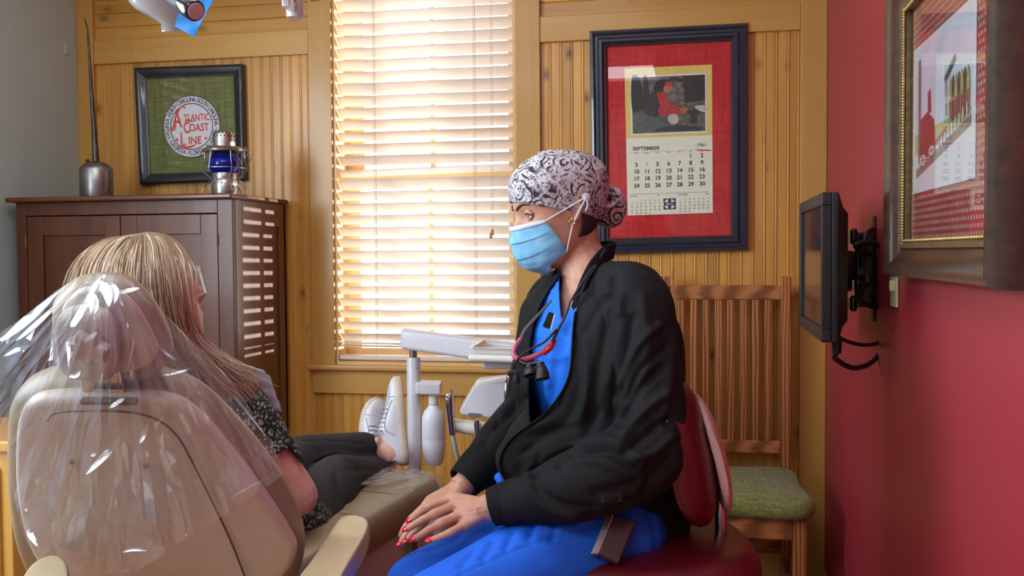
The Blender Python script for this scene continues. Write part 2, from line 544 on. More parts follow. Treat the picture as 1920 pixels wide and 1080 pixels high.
# ------------------------------------------------------------------ the window
M_glass, nt, b = new_mat('window_glass')
b.inputs['Base Color'].default_value = (1, 1, 1, 1); b.inputs['Roughness'].default_value = 0.0
tr = N(nt, 'ShaderNodeBsdfTransparent'); gl = N(nt, 'ShaderNodeBsdfGlossy'); gl.inputs['Roughness'].default_value = 0.02
fr = thin_fresnel(nt, 1.45)
mx = N(nt, 'ShaderNodeMixShader'); L(nt, fr.outputs[0], mx.inputs[0]); L(nt, tr.outputs[0], mx.inputs[1]); L(nt, gl.outputs[0], mx.inputs[2])
L(nt, mx.outputs[0], nt.nodes['Material Output'].inputs['Surface'])
M_sash = wood('sash_wood', srgb(230, 196, 136), srgb(216, 176, 112), axis=2, grain=14, contrast=0.2)
def make_window(name, build, panes):
    w = struct(build.build(name, M_sash))
    for pb in panes: pb.build('pane', M_glass, w)
    return w
ys = YW + .085
wf = MB()
jx0, jx1 = ox0 + .001, ox1 - .001
wf.box(ox0 - .001, ox0 + .012, YW - .005, YW + .15, oz0, oz1)          # jambs
wf.box(ox1 - .012, ox1 + .001, YW - .005, YW + .15, oz0, oz1)
wf.box(ox0 + .012, ox1 - .012, YW - .004, YW + .149, oz1 - .012, oz1)
wf.box(ox0 + .012, ox1 - .012, YW - .02, YW + .149, oz0 - .006, oz0 + .012)
zmid = Z(322)
sash = []
panes = []
for (z0, z1, yy, xa, xb) in ((oz0 + .0125, zmid + .02, ys, ox0 + .0125, ox1 - .0125), (zmid - .02, oz1 - .0125, ys + .035, ox0 + .0125, ox1 - .0125)):
    st = .06 if yy == ys else .068
    wf.box(xa, xa + st, yy, yy + .03, z0, z1); wf.box(xb - st * .6, xb, yy, yy + .03, z0, z1)
    wf.box(xa + st, xb - st * .6, yy + .0005, yy + .0295, z0, z0 + .04); wf.box(xa + st, xb - st * .6, yy + .0005, yy + .0295, z1 - .04, z1)
    xm = (xa + st + xb - st * .6) / 2 - .012
    wf.box(xm - .01, xm + .01, yy + .005, yy + .026, z0 + .04, z1 - .04)
    zm = (z0 + z1) / 2
    for (pa, pb) in ((xa + st, xm - .01), (xm + .01, xb - st * .6)):
        panes.append(MB().box(pa, pb, yy + .013, yy + .017, z0 + .04, z1 - .04))
make_window('window_1', wf, panes)
# unseen side window, added as the source of cool light from the left
w2 = MB()
for (a, b_) in ((wy0, wy0 + .05), (wy1 - .05, wy1), ((wy0 + wy1) / 2 - .02, (wy0 + wy1) / 2 + .02)):
    w2.box(XL - .09, XL - .04, a, b_, wz0, wz1)
for (a, b_) in ((wz0, wz0 + .05), (wz1 - .05, wz1)):
    w2.box(XL - .09, XL - .04, wy0, wy1, a, b_)
make_window('unseen_side_window', w2, [MB().box(XL - .07, XL - .065, wy0 + .05, wy1 - .05, wz0 + .05, wz1 - .05)])

# ------------------------------------------------------------------ wooden blind
M_slat, nt, b = new_mat('blind_slat_wood')
no = N(nt, 'ShaderNodeTexNoise', Scale=1.0, Detail=5.0); L(nt, coords(nt, (1.6, 60, 60)), no.inputs['Vector'])
r = ramp(nt, [(0.3, srgb(238, 224, 210)), (0.7, srgb(246, 234, 222))]); L(nt, no.outputs['Fac'], r.inputs['Fac'])
L(nt, r.outputs['Color'], b.inputs['Base Color']); b.inputs['Roughness'].default_value = 0.35
tl = N(nt, 'ShaderNodeBsdfTranslucent'); tl.inputs['Color'].default_value = rgba(srgb(255, 244, 230))
mx = N(nt, 'ShaderNodeMixShader'); mx.inputs[0].default_value = 0.20
L(nt, b.outputs[0], mx.inputs[1]); L(nt, tl.outputs[0], mx.inputs[2]); L(nt, mx.outputs[0], nt.nodes['Material Output'].inputs['Surface'])
M_cord = plain('blind_cord', srgb(220, 190, 150), 0.7)
bx0, bx1 = ox0 + .016, ox1 - .016
BW = bx1 - bx0
YBL = YW + .018
blind = thing('window_blind', 'wooden slatted blind lowered over the bright back window', 'blind', ((bx0 + bx1) / 2, YBL, oz0 + .016))
def slat_mesh(w, d=.05, t=.0028, crown=.0035):
    top = []; bot = []
    for i in range(7):
        s_ = i / 6 * 2 - 1
        h = crown * (1 - s_ * s_)
        top.append((s_ * d / 2, h + t / 2)); bot.append((s_ * d / 2, h - t / 2))
    prof = top + bot[::-1]
    return MB().prism(prof, (-w / 2, 0, 0), (0, 1, 0), (0, 0, 1), (w, 0, 0)).mesh('slat', 50)
sm = slat_mesh(BW)
pitch = 0.0446
tops = []
zs = Z(634)
i = 0
while True:
    z = zs + i * pitch
    if z > oz1 - .06: break
    tilt = 37 + random.uniform(-1.2, 1.2)
    roll = random.uniform(-.15, .15)
    if i == 14: tilt = 24; roll = -1.0          # the sagging slat at the meeting rail
    if i == 13: tilt = 48; roll = -.2
    if i == 21: tilt = 50
    o = link_mesh('slat', sm, M_slat, blind, loc=((bx0 + bx1) / 2, YBL, z))
    # room edge up: rotate about x so that the -y edge rises
    o.rotation_euler = (-R(tilt), R(roll), 0)
    tops.append(z); i += 1
for j, (dz, tl_) in enumerate(((-.026, 12), (-.037, 4))):
    o = link_mesh('slat', sm, M_slat, blind, loc=((bx0 + bx1) / 2, YBL, zs + dz)); o.rotation_euler = (-R(tl_), R(.4), 0)
zr = oz0 + .017
o = MB().box(-BW / 2, BW / 2, -.026, .026, 0, .016).build('bottom_rail', M_slat, blind, bevel=.003, loc=((bx0 + bx1) / 2, YBL, zr))
MB().box(bx0, bx1, YBL - .03, YBL + .03, oz1 - .055, oz1 - .013).build('head_rail', M_slat, blind, bevel=.003)
for px in (708, 893):
    xx = X(px, YBL)
    for dy in (-.0275, .0275):
        MB().tube([(xx, YBL + dy, zr + .01), (xx, YBL + dy, oz1 - .03)], .0009, 5).build('ladder_cord', M_cord, blind)
    zz_ = []
    for z in tops: zz_ += [(xx + .009, YBL - .030, z - .006), (xx + .006, YBL - .0305, z + .010)]
    MB().tube(zz_, .0013, 5).build('lift_cord', M_cord, blind)
xx = X(923, YBL - .03)
M_tassel = wood('tassel_wood', srgb(196, 150, 80), srgb(160, 112, 52))
for dx, zt in ((0, Z(438, 923)), (.006, Z(432, 923))):
    MB().tube([(xx + dx, YBL - .034, oz1 - .06), (xx + dx, YBL - .034, zt)], .0008, 5).build('pull_cord', M_cord, blind)
    MB().lathe([(.002, .004), (.005, 0), (.0045, -.008), (.0075, -.016), (.002, -.02)], (xx + dx - .004, YBL - .034, zt), 12).build('tassel', M_tassel, blind, smooth=50)
MB().box(X(800), X(818), YW + .078, YW + .086, zmid + .012, zmid + .022).build('sash_latch', plain('latch_brass', srgb(220, 215, 200), .3, 1.0), None, bevel=.002)
tag(bpy.data.objects['sash_latch'], 'small metal latch on the window meeting rail behind the blind', 'latch')
# dark bracket high on the left casing
zz = Z(1, 601)
br = tag(MB().box(X(593), X(610), YT - .018, YT, zz - .004, zz + .05).build('curtain_bracket', plain('bracket_bronze', srgb(70, 52, 40), .4, .8), None, bevel=.002),
         'dark bronze bracket screwed high on the left window casing', 'bracket')
# ------------------------------------------------------------------ wardrobe
WALN1, WALN2 = srgb(106, 56, 27), srgb(68, 32, 14)
M_walnut = wood('walnut_up', WALN1, WALN2, axis=2, rough=0.42, grain=16, coat=0.15, contrast=0.5)
M_walnut_h = wood('walnut_level', WALN1, WALN2, axis=0, rough=0.36, grain=16, coat=0.3, contrast=0.5)
M_varnish = wood('walnut_varnished', WALN1, WALN2, axis=2, rough=0.2, grain=16, coat=1.0, contrast=0.5)
M_varnish.node_tree.nodes['Principled BSDF'].inputs['Coat Roughness'].default_value = 0.45
M_hinge = plain('old_brass', srgb(120, 96, 62), 0.45, 0.9)
CF, CB = 3.0, YW - .03
cx0, cx1 = ony(32, 480, CF).x, ony(437, 480, CF).x
ctz = ony(440, 362, CF - .02).z
cab = thing('wardrobe', 'dark walnut two-door wardrobe standing against the pine wall', 'wardrobe', ((cx0 + cx1) / 2, (CF + CB) / 2, 0))
tk = .022
MB().box(cx0 - .022, cx1 + .012, CF - .03, CB + .008, ctz - .018, ctz).build('cabinet_top', M_walnut_h, cab, bevel=.006, seg=3)
zb = ctz - .018
fd = CF + .022
body = MB()
body.box(cx0, cx0 + .03, fd, CB, .0, zb); body.box(cx0, cx1, CB - .015, CB, .06, zb); body.box(cx0, cx1, fd, CB, .07, .09)
body.build('carcass', M_walnut, cab, bevel=.002)
# panelled right side
sd = MB()
sd.box(cx1 - .028, cx1, fd, fd + .05, 0, zb).box(cx1 - .028, cx1, CB - .055, CB, 0, zb)
sd.box(cx1 - .028, cx1, fd + .05, CB - .055, zb - .085, zb).box(cx1 - .028, cx1, fd + .05, CB - .055, .06, .16)
sd.build('side_frame', M_varnish, cab, bevel=.002)
MB().box(cx1 - .02, cx1 - .007, fd + .048, CB - .053, .15, zb - .08).build('side_panel', M_varnish, cab)
# face frame and doors
d0, dm, d1 = ony(50, 480, CF).x, ony(226, 480, CF).x, ony(409, 480, CF).x
dz1, dz0 = ony(240, 402, CF).z, .13
ff = MB()
ff.box(cx0, d0, CF, fd, 0, zb).box(d1, cx1, CF, fd, 0, zb).box(d0, d1, CF, fd, dz1, zb).box(d0, d1, CF, fd, .05, dz0)
ff.build('face_frame', M_walnut, cab, bevel=.002)
for (a, b_, hx) in ((d0 + .002, dm - .0015, d0), (dm + .0015, d1 - .002, d1)):
    st = .062
    dr = MB()
    dr.box(a, a + st, CF + .002, fd, dz0 + .002, dz1 - .003).box(b_ - st, b_, CF + .002, fd, dz0 + .002, dz1 - .003)
    dr.box(a + st, b_ - st, CF + .002, fd, dz1 - .07, dz1 - .003).box(a + st, b_ - st, CF + .002, fd, dz0 + .002, dz0 + .09)
    do = dr.build('door', M_walnut, cab, bevel=.002)
    MB().box(a + st - .003, b_ - st + .003, CF + .011, CF + .017, dz0 + .08, dz1 - .065).build('door_panel', M_walnut, do)
    for hz in (dz1 - .09, (dz0 + dz1) / 2, dz0 + .1):
        MB().tube([(hx, CF - .001, hz - .02), (hx, CF - .001, hz + .02)], .004, 8).build('hinge', M_hinge, do, smooth=40)
    kx = b_ - .02 if hx == d0 else a + .02
    MB().lathe([(.004, 0), (.005, .012), (.013, .018), (.011, .026), (.001, .028)], (kx, CF + .002, .78), 14, (0, -1, 0)).build('door_knob', M_hinge, do, smooth=50)

# ------------------------------------------------------------------ oil can on the wardrobe
M_tin = plain('worn_tin', srgb(150, 148, 146), 0.34, 0.95, var=0.28, scale=22, bmp=0.1)
M_tin_d = plain('dark_tin', srgb(86, 82, 80), 0.38, 0.9, var=0.3, scale=22)
yo = 3.2
p = ony(181, 360, yo); s_ = (ony(209, 360, yo).x - p.x)
oc = thing('oil_can', 'old tin oil can with a very long tapering spout on the wardrobe', 'oil can', (p.x, yo, ctz))
rb = (ony(205, 340, yo).x - ony(152, 340, yo).x) / 2
zt = ony(180, 318, yo).z - ctz
ztop = ony(180, 303, yo).z - ctz
MB().lathe([(rb * .97, 0), (rb, .004), (rb, zt), (rb * .93, zt + .008), (rb * .72, (zt + ztop) / 2 + .006), (rb * .35, ztop), (.001, ztop + .002)], (p.x, yo, ctz), 32).build('body', M_tin, oc, smooth=40)
MB().lathe([(rb * 1.02, 0), (rb * 1.03, .003), (rb * 1.01, .006)], (p.x, yo, ctz), 32).build('base_rim', M_tin_d, oc, smooth=40)
sp = []
for (px, py, r_) in ((180, 304, .0125), (177, 250, .0095), (172, 180, .0068), (168, 110, .0045), (165, 70, .0036), (163.5, 52, .003), (158.5, 35, .0022)):
    q = ony(px, py, yo); sp.append((q, r_))
MB().tube([a for a, _ in sp], [b_ for _, b_ in sp], 12, smooth=4).build('spout', M_tin_d, oc, smooth=40)
q = ony(164, 302, yo - .01)
MB().lathe([(.004, -.008), (.0065, 0), (.0075, .002), (.0075, .006), (.001, .007)], q, 14).build('filler_cap', M_tin_d, oc, smooth=50)
h0, h1 = ony(205, 322, yo), ony(205, 352, yo)
MB().tube([h0 - V((.004, 0, 0)), h0 + V((.008, 0, .002)), (h0 + h1) / 2 + V((.012, 0, 0)), h1 + V((.008, 0, 0)), h1 - V((.004, 0, 0))], .003, 8, smooth=4).build('handle', M_tin_d, oc, smooth=40)

# ------------------------------------------------------------------ railway lantern
yl = 3.1
c = ony(422, 359, yl)
def lz(py): return ony(422, py, yl).z - ctz
def lr(px): return abs(ony(px, 300, yl).x - ony(422, 300, yl).x)
ln = thing('railway_lantern', 'tin railway lantern with a blue glass globe and wire guard', 'lantern', (c.x, yl, ctz))
L0 = V((c.x, yl, ctz))
M_pol = plain('lantern_tin', srgb(178, 174, 168), 0.3, 0.95, var=0.12, scale=60)
# perforated dome
dome = MB().lathe([(lr(441), lz(283)), (lr(441), lz(258)), (lr(440), lz(250)), (lr(434), lz(246)), (.012, lz(244.5)), (.001, lz(244.5))], L0, 32).build('vent_dome', M_pol, ln, smooth=40)
M_hole = plain('dark_vent', srgb(30, 28, 28), 0.8)
hl = MB()
for row in range(2):
    for k in range(18):
        a = 2 * math.pi * (k + .5 * row) / 18
        n_ = V((math.cos(a), math.sin(a), 0)); u_ = V((-math.sin(a), math.cos(a), 0))
        cc = L0 + n_ * (lr(441) + .0004) + V((0, 0, lz(256 - row * 5)))
        r_ = .0028
        hl.add([cc + u_ * r_ * math.cos(t) + V((0, 0, r_ * math.sin(t))) for t in [i * math.pi / 4 for i in range(8)]], [tuple(range(8))])
hl.build('vent_hole', M_hole, dome, kind='stuff')
MB().lathe([(lr(436), lz(281)), (lr(452), lz(276)), (lr(459), lz(281)), (lr(458), lz(285)), (lr(448), lz(284)), (lr(438), lz(288))], L0, 32).build('brim', M_pol, ln, smooth=40)
m_, nt, b = new_mat('blue_glass')
b.inputs['Base Color'].default_value = (0.004, 0.02, 0.42, 1); b.inputs['Roughness'].default_value = 0.06; b.inputs['Transmission Weight'].default_value = 0.55; b.inputs['IOR'].default_value = 1.45
M_blueglass = m_
prof = [(lr(442), lz(326))]
for k in range(1, 10):
    t = k / 10
    prof.append((lr(422) + (lr(442) + (lr(451) - lr(442)) * math.sin(math.pi * min(1, t * 1.05))), lz(326 + (288 - 326) * t)))
prof.append((lr(442), lz(288)))
MB().lathe(prof, L0, 32).build('globe', M_blueglass, ln, smooth=60)
MB().lathe([(lr(444), 0.004), (lr(445), .012), (lr(445), lz(340)), (lr(443), lz(336)), (lr(444), lz(330)), (lr(443), lz(325)), (.001, lz(325))], L0, 32).build('fuel_pot', M_pol, ln, smooth=30)
hl = MB()
for k in range(24):
    a = 2 * math.pi * k / 24
    hl.ball(L0 + V((math.cos(a) * lr(445), math.sin(a) * lr(445), lz(344))), .0022, nu=6, nv=4)
hl.build('rivet_band', M_hole, ln, kind='stuff')
ringp = [L0 + V((math.cos(2 * math.pi * k / 28) * lr(459), math.sin(2 * math.pi * k / 28) * lr(459), lz(316))) for k in range(29)]
MB().tube(ringp, .0016, 6).build('guard_ring', M_pol, ln, smooth=60)
for k in range(6):
    a = 2 * math.pi * (k + .25) / 6
    n_ = V((math.cos(a), math.sin(a), 0))
    pts = [(lr(455), 284), (lr(457), 300), (lr(460), 316), (lr(455), 325), (lr(446), 335), (lr(455), 346), (lr(462), 360.2)]
    MB().tube([L0 + n_ * r_ + V((0, 0, max(lz(py), .0015))) for r_, py in pts], .0017, 6, smooth=4).build('guard_wire', M_pol, ln, smooth=60)
for sx in (-1, 1):
    e = L0 + V((sx * lr(460), 0, lz(286)))
    MB().tube([e + V((0, 0, -.012)), e + V((sx * .004, 0, .018)), e + V((sx * .014, 0, -.004)), e + V((sx * .002, 0, -.02)), e + V((-sx * .004, 0, .006))], .0018, 6).build('bail_ear', M_pol, ln, smooth=60)
bl = [L0 + V((math.cos(t) * lr(467), .014 * math.sin(t) + .03, lz(287) - .05 * math.sin(t))) for t in [math.pi * i / 16 for i in range(17)]]
MB().tube(bl, .0016, 6).build('bail_handle', M_pol, ln, smooth=60)

# ------------------------------------------------------------------ round railway emblem in a black frame
M_blackframe = plain('black_frame', srgb(34, 36, 40), 0.35, 0.0, var=0.15, coat=0.4)
M_olive = weave('olive_cloth', srgb(134, 138, 80), srgb(96, 102, 52), 1500)
M_white = plain('white_print', srgb(232, 231, 236), 0.5, var=0.02)
M_ink = plain('black_ink', srgb(38, 36, 40), 0.6)
M_redink = plain('red_ink', srgb(222, 62, 44), 0.6)
m_, nt, b = new_mat('picture_glass')
tr = N(nt, 'ShaderNodeBsdfTransparent'); gl = N(nt, 'ShaderNodeBsdfGlossy'); gl.inputs['Roughness'].default_value = 0.01
fr = thin_fresnel(nt, 1.3)
mx = N(nt, 'ShaderNodeMixShader'); L(nt, fr.outputs[0], mx.inputs[0]); L(nt, tr.outputs[0], mx.inputs[1]); L(nt, gl.outputs[0], mx.inputs[2])
L(nt, mx.outputs[0], nt.nodes['Material Output'].inputs['Surface'])
M_picglass = m_
def wq(pts, Y): return Quad(*[ony(a, b_, Y) for a, b_ in pts])
q = wq([(257, 129), (459, 122), (465, 339), (268, 347)], YW - .003)
em = thing('framed_emblem', 'square black frame with a round red and white railway emblem on green cloth', 'picture', q.p(.5, 1.0))
FW = .041
frame_bars(q, FW, [(0, 0), (0, .022), (.12, .026), (.3, .026), (.75, .014), (1, .012), (1, 0)], M_blackframe, em)
mb = MB(); q.sheet(mb, .06, .94, .06, .94, .004, .002); mb.build('cloth_mat', M_olive, em)
ec = ony(360, 237.5, YW - .0095)
ex, ey = V((1, 0, .02)).normalized(), V((-.02, 0, 1)).normalized()
nrm = V((0, -1, 0))
er = (ony(413, 237, YW).x - ony(307, 237, YW).x) / 2
def disc(r0, r1, off, m, name, par, n=64):
    mb = MB()
    if r0 <= 0:
        mb.add([ec + nrm * off + ex * r1 * math.cos(2 * math.pi * k / n) + ey * r1 * math.sin(2 * math.pi * k / n) for k in range(n)], [tuple(range(n))])
    else:
        rows = [[ec + nrm * off + ex * r * math.cos(2 * math.pi * k / n) + ey * r * math.sin(2 * math.pi * k / n) for k in range(n)] for r in (r0, r1)]
        mb.grid(rows, closed=True)
    return mb.build(name, m, par)
ed = MB().lathe([(er, 0), (er, .0035), (.001, .0036)], ec, 64, (0, -1, 0)).build('emblem_disc', M_white, em, smooth=30)
ec = ec + nrm * .0037
disc(er * .975, er, .0003, M_ink, 'outer_ring', ed)
disc(er * .725, er * .755, .0003, M_ink, 'inner_ring', ed)
let = MB()
S = '-NORTH CAROLINA-SOUTH CAROLINA-ALABAMA-FLORIDA-GEORGIA-VIRGINIA'
# clockwise from the left; upper half reads outward, lower names read along the rim as well
widths = {'I': .5, '-': .7, ' ': .6, 'L': .85, 'N': 1.05, 'O': 1.08, 'G': 1.05, 'U': 1.0, 'A': 1.0}
def arc_text(txt, a0, a1, rad, size, outward=True):
    w = [widths.get(ch, .95) for ch in txt]; tot = sum(w); acc = 0
    for ch, wi in zip(txt, w):
        a = a0 + (a1 - a0) * (acc + wi / 2) / tot; acc += wi
        if ch == ' ': continue
        er_ = ex * math.cos(a) + ey * math.sin(a); et = ex * math.sin(a) - ey * math.cos(a)
        if not outward: er_, et = -er_, -et
        cpos = ec + nrm * .0005 + (ex * math.cos(a) + ey * math.sin(a)) * rad
        put_text(let, ch, size, cpos, et, er_, bold=.00035, sx=.78)
arc_text('-NORTH CAROLINA-SOUTH CAROLINA-', R(158), R(-4), er * .865, er * .205)
arc_text('VIRGINIA', R(205), R(160), er * .865, er * .205)
arc_text('-GEORGIA-FLORIDA-ALABAMA-', R(206), R(356), er * .865, er * .205, outward=False)
let.build('rim_lettering', M_ink, ed)
rl = MB()
def T(s, size, x, y, bold=.0009, sx=.8): put_text(rl, s, size, ec + nrm * .0006 + ex * (x * er) + ey * (y * er), ex, ey, bold=bold, sx=sx)
T('A', er * .74, -.50, .22, .0010, .70); T('TLANTIC', er * .32, .20, .27, .0006, .70)
T('C', er * .52, -.17, -.04, .0010, .66); T('OAST', er * .34, .26, -.05, .0008, .80)
T('L', er * .60, -.32, -.42, .0012, .7); T('INE', er * .34, .10, -.46, .0008, .90)
def swash(pts, w):
    P = catmull([(a, b_, c_) for (a, b_), c_ in zip(pts, w)], 6)
    left = []; right = []
    for i, pp in enumerate(P):
        d_ = P[min(i + 1, len(P) - 1)] - P[max(i - 1, 0)]; l = math.hypot(d_[0], d_[1]) or 1
        nx, ny = -d_[1] / l, d_[0] / l
        left.append((pp[0] + nx * pp[2], pp[1] + ny * pp[2])); right.append((pp[0] - nx * pp[2], pp[1] - ny * pp[2]))
    to = lambda t: ec + nrm * .0007 + ex * (t[0] * er) + ey * (t[1] * er)
    rl.grid([[to(a) for a in left], [to(a) for a in right]])
swash([(-.20, .60), (-.27, .66), (-.38, .60), (-.52, .44)], [.035, .03, .025, .05])
swash([(-.72, .0), (-.66, -.08), (-.58, -.02), (-.56, .12)], [.035, .03, .025, .03])
swash([(-.24, .18), (-.10, .22), (.02, .16), (.16, .20)], [.01, .03, .02, .01])
swash([(-.48, -.62), (-.2, -.66), (0, -.64), (.14, -.56)], [.03, .035, .03, .01])
for x in (-.53, .49): rl.add([ec + nrm * .0007 + ex * er * (x + .045 * math.cos(t)) + ey * er * (-.40 + .045 * math.sin(t)) for t in [i * math.pi / 6 for i in range(12)]], [tuple(range(12))])
rl.build('red_lettering', M_redink, ed)
mb = MB(); q.sheet(mb, .1, .9, .1, .9, .0135, .0015); mb.build('glass', M_picglass, em)

# ------------------------------------------------------------------ framed calendar
M_blueframe = plain('blue_black_frame', srgb(46, 50, 64), 0.3, 0.1, var=0.2, scale=30, coat=0.6)
M_liner = plain('silver_liner', srgb(96, 96, 96), 0.4, 0.6, var=0.35, scale=120)
M_redcloth = weave('red_cloth', srgb(222, 50, 46), srgb(178, 28, 32), 1500)
M_yellowpaper = plain('yellow_card', srgb(226, 204, 108), 0.6, var=0.04)
M_paper = plain('aged_paper', srgb(236, 238, 212), 0.7, var=0.03)
q = wq([(1106, 60), (1402, 44.5), (1402, 470), (1112, 478)], YW - .004)
ca = thing('framed_calendar', 'dark blue frame with a 1961 wall calendar on red cloth', 'picture', q.p(.5, 1.0))
frame_bars(q, .055, [(0, 0), (0, .016), (.08, .024), (.22, .026), (.36, .018), (.5, .019), (.62, .027), (.78, .028), (1, .016), (1, 0)], M_blueframe, ca)
q2 = wq([(1133, 85), (1375, 73.5), (1374, 445.5), (1138, 451)], YW - .004)
frame_bars(q2, .008, [(0, 0), (0, .016), (.5, .018), (1, .013), (1, 0)], M_liner, ca, 'liner_rail')
mb = MB(); q2.sheet(mb, .005, .995, .005, .995, .004, .002); mb.build('cloth_mat', M_redcloth, ca)
c = wq([(1171, 128.5), (1335, 121), (1336.5, 399), (1177, 404)], YW - .0105)
def sheet(u0, u1, v0, v1, off, m, name, par, th=.0006):
    mb = MB(); c.sheet(mb, u0, u1, v0, v1, off, th); return mb.build(name, m, par)
head = sheet(0, 1, 0, .485, 0, M_yellowpaper, 'calendar_header', ca)
pad_ = sheet(0, 1, .475, 1, 0.0007, M_paper, 'calendar_sheet', ca)
sheet(.065, .935, .055, .455, .0007, M_white, 'picture_border', head)
# the printed picture: a generic seated figure in a red shirt before a grey wall
def pic_mat(name, c1, c2, scale):
    m, nt, b = new_mat(name); no = N(nt, 'ShaderNodeTexNoise', Scale=scale, Detail=6.0, Roughness=.65); L(nt, coords(nt, (1, 1, 1), False), no.inputs['Vector'])
    r = ramp(nt, [(.35, c1), (.65, c2)]); L(nt, no.outputs['Fac'], r.inputs['Fac']); L(nt, r.outputs['Color'], b.inputs['Base Color']); b.inputs['Roughness'].default_value = .5
    return m
PM = {k: pic_mat('print_' + k, srgb(*a), srgb(*b_), s__) for k, a, b_, s__ in (
    ('wall', (70, 62, 56), (128, 120, 108), 60), ('dark', (22, 20, 24), (50, 44, 42), 60), ('ground', (62, 58, 46), (112, 104, 84), 70),
    ('hair', (22, 14, 14), (46, 26, 24), 120), ('shirt', (150, 20, 30), (206, 40, 48), 90), ('skin', (150, 84, 62), (196, 120, 92), 90),
    ('vest', (38, 26, 32), (70, 44, 48), 90), ('fleece', (170, 160, 150), (210, 204, 194), 120), ('skirt', (62, 66, 62), (96, 98, 88), 90))}
pic = MB(); c.poly(pic, [(.08, .065), (.92, .065), (.92, .445), (.08, .445)], .0015); po = pic.build('printed_picture', PM['wall'], head)
LAY = [.0016]
def blob(pts, key, smooth_=True, nm='picture_patch'):
    LAY[0] += .00004
    P = smooth_closed(pts, 4) if smooth_ else pts
    mb = MB(); c.poly(mb, [(.08 + a * .84, .065 + b_ * .38) for a, b_ in P], LAY[0]); mb.build(nm, PM[key], po)
blob([(.70, 0), (1, 0), (1, .48), (.72, .48)], 'dark', False)
blob([(0, 0), (.10, 0), (.16, .3), (.2, .6), (.1, .66), (0, .6)], 'dark')
blob([(.16, .02), (.22, .02), (.24, .5), (.18, .56)], 'dark')
blob([(.55, .02), (.7, .06), (.7, .12), (.52, .08)], 'dark')
blob([(0, .62), (.4, .55), (1, .45), (1, 1), (0, 1)], 'ground', False)
blob([(.02, .72), (.25, .62), (.5, .7), (.62, .84), (.5, .96), (.1, .97)], 'skirt')
blob([(.17, .62), (.20, .40), (.28, .28), (.42, .26), (.46, .42), (.42, .66), (.3, .72)], 'vest')
blob([(.34, .26), (.42, .26), (.5, .42), (.66, .56), (.74, .60), (.72, .66), (.6, .68), (.44, .70), (.36, .66), (.38, .5)], 'shirt')
blob([(.46, .40), (.56, .48), (.7, .56), (.66, .62), (.5, .54)], 'vest')
blob([(.44, .38), (.5, .44), (.66, .57), (.6, .6), (.48, .52)], 'shirt')
blob([(.46, .16), (.55, .14), (.55, .22), (.52, .28), (.44, .28)], 'skin')
blob([(.30, .2), (.34, .09), (.44, .05), (.52, .08), (.50, .14), (.44, .18), (.42, .27), (.32, .27)], 'hair')
blob([(.46, .10), (.54, .12), (.55, .17), (.47, .17)], 'shirt')
blob([(.66, .58), (.76, .58), (.76, .66), (.68, .67)], 'skin')
blob([(.5, .70), (.6, .68), (.64, .80), (.56, .86), (.5, .8)], 'fleece')
blob([(.74, .64), (.92, .60), (.96, .64), (.9, .72), (.88, .86), (.78, .84), (.8, .72)], 'dark')
blob([(.86, .56), (1, .55), (1, .66), (.92, .64)], 'fleece')
blob([(.3, .96), (.6, .88), (.95, .94), (.8, .99)], 'dark')
ex, ey = c.axes()
tx = MB()
def CT(s, size, u, v, bold=.0002, sx=1.0, align='CENTER', mb=None): put_text(mb or tx, s, size * c.h, c.p(u, v, .0016), ex, ey, bold=bold * 0.6, sx=sx, align=align)
CT('SEPTEMBER', .034, .075, .548, .0008, 1.08, 'LEFT'); CT('1961', .034, .935, .540, .0004, 1.0, 'RIGHT')
cols = [.115, .24, .365, .495, .62, .75, .88]
for k, dname in enumerate(('SUN', 'MON', 'TUE', 'WED', 'THU', 'FRI', 'SAT')): CT(dname, .0115, cols[k], .580)
day = 1
for r_ in range(5):
    for k in range(7):
        if r_ == 0 and k < 5: continue
        if day != 4: CT(str(day), .0385, cols[k], .610 + .0478 * r_ - .008 * (k / 6 - .5) * 0, .0011, 1.0)
        day += 1
def mini(u0, name, yr, start, n):
    CT(name, .0125, u0, .870, .0003, 1.1, 'LEFT'); CT(yr, .0125, u0 + .36, .870, .0002, 1.0, 'RIGHT')
    d_ = 1; r_ = 0; k = start
    while d_ <= n:
        CT(str(d_), .0165, u0 + .025 + k * .0535, .902 + r_ * .0212, .0002); d_ += 1; k += 1
        if k == 7: k = 0; r_ += 1
mini(.03, 'AUGUST', '1961', 2, 31); mini(.60, 'OCTOBER', '1961', 0, 31)
c.poly(tx, [(.04, .8555), (.96, .8555), (.96, .8575), (.04, .8575)], .0016); c.poly(tx, [(.04, .5705), (.96, .5705), (.96, .572), (.04, .572)], .0016)
tx.build('printed_dates', M_ink, pad_)
t4 = MB(); CT('4', .0385, cols[1], .658, .0011, 1.0, mb=t4); t4.build('faded_date', plain('pale_ink', srgb(190, 192, 172), .7), pad_)
mk = MB(); c.poly(mk, [(.815, .566), (.99, .574), (.99, .582), (.83, .578)], .0019); mk.build('red_pen_mark', M_redink, pad_)
lg = MB(); c.poly(lg, [(.425, .893), (.572, .893), (.572, .968), (.425, .968)], .0017); lo = lg.build('logo_square', M_ink, pad_)
lw = MB()
cc = (.4985, .9305)
def lp(a, b_): return (cc[0] + a * .0735, cc[1] + b_ * .0375)
for qx, qy in ((1, 1), (-1, 1), (1, -1), (-1, -1)):
    pts = [lp(qx * .24, qy * .32)] + [lp(qx * .92 * math.cos(t), qy * .92 * math.sin(t)) for t in np.linspace(R(22), R(74), 7)]
    c.poly(lw, pts, .0019)
c.poly(lw, [lp(-1, -.24), lp(-.92, -.24), lp(-.92, .24), lp(-1, .24)], .0019)
put_text(lw, 'Santa Fe', .0165 * c.h, c.p(cc[0], cc[1], .0020), ex, ey, bold=.0002, sx=.85)
lw.build('logo_lettering', M_white, lo)
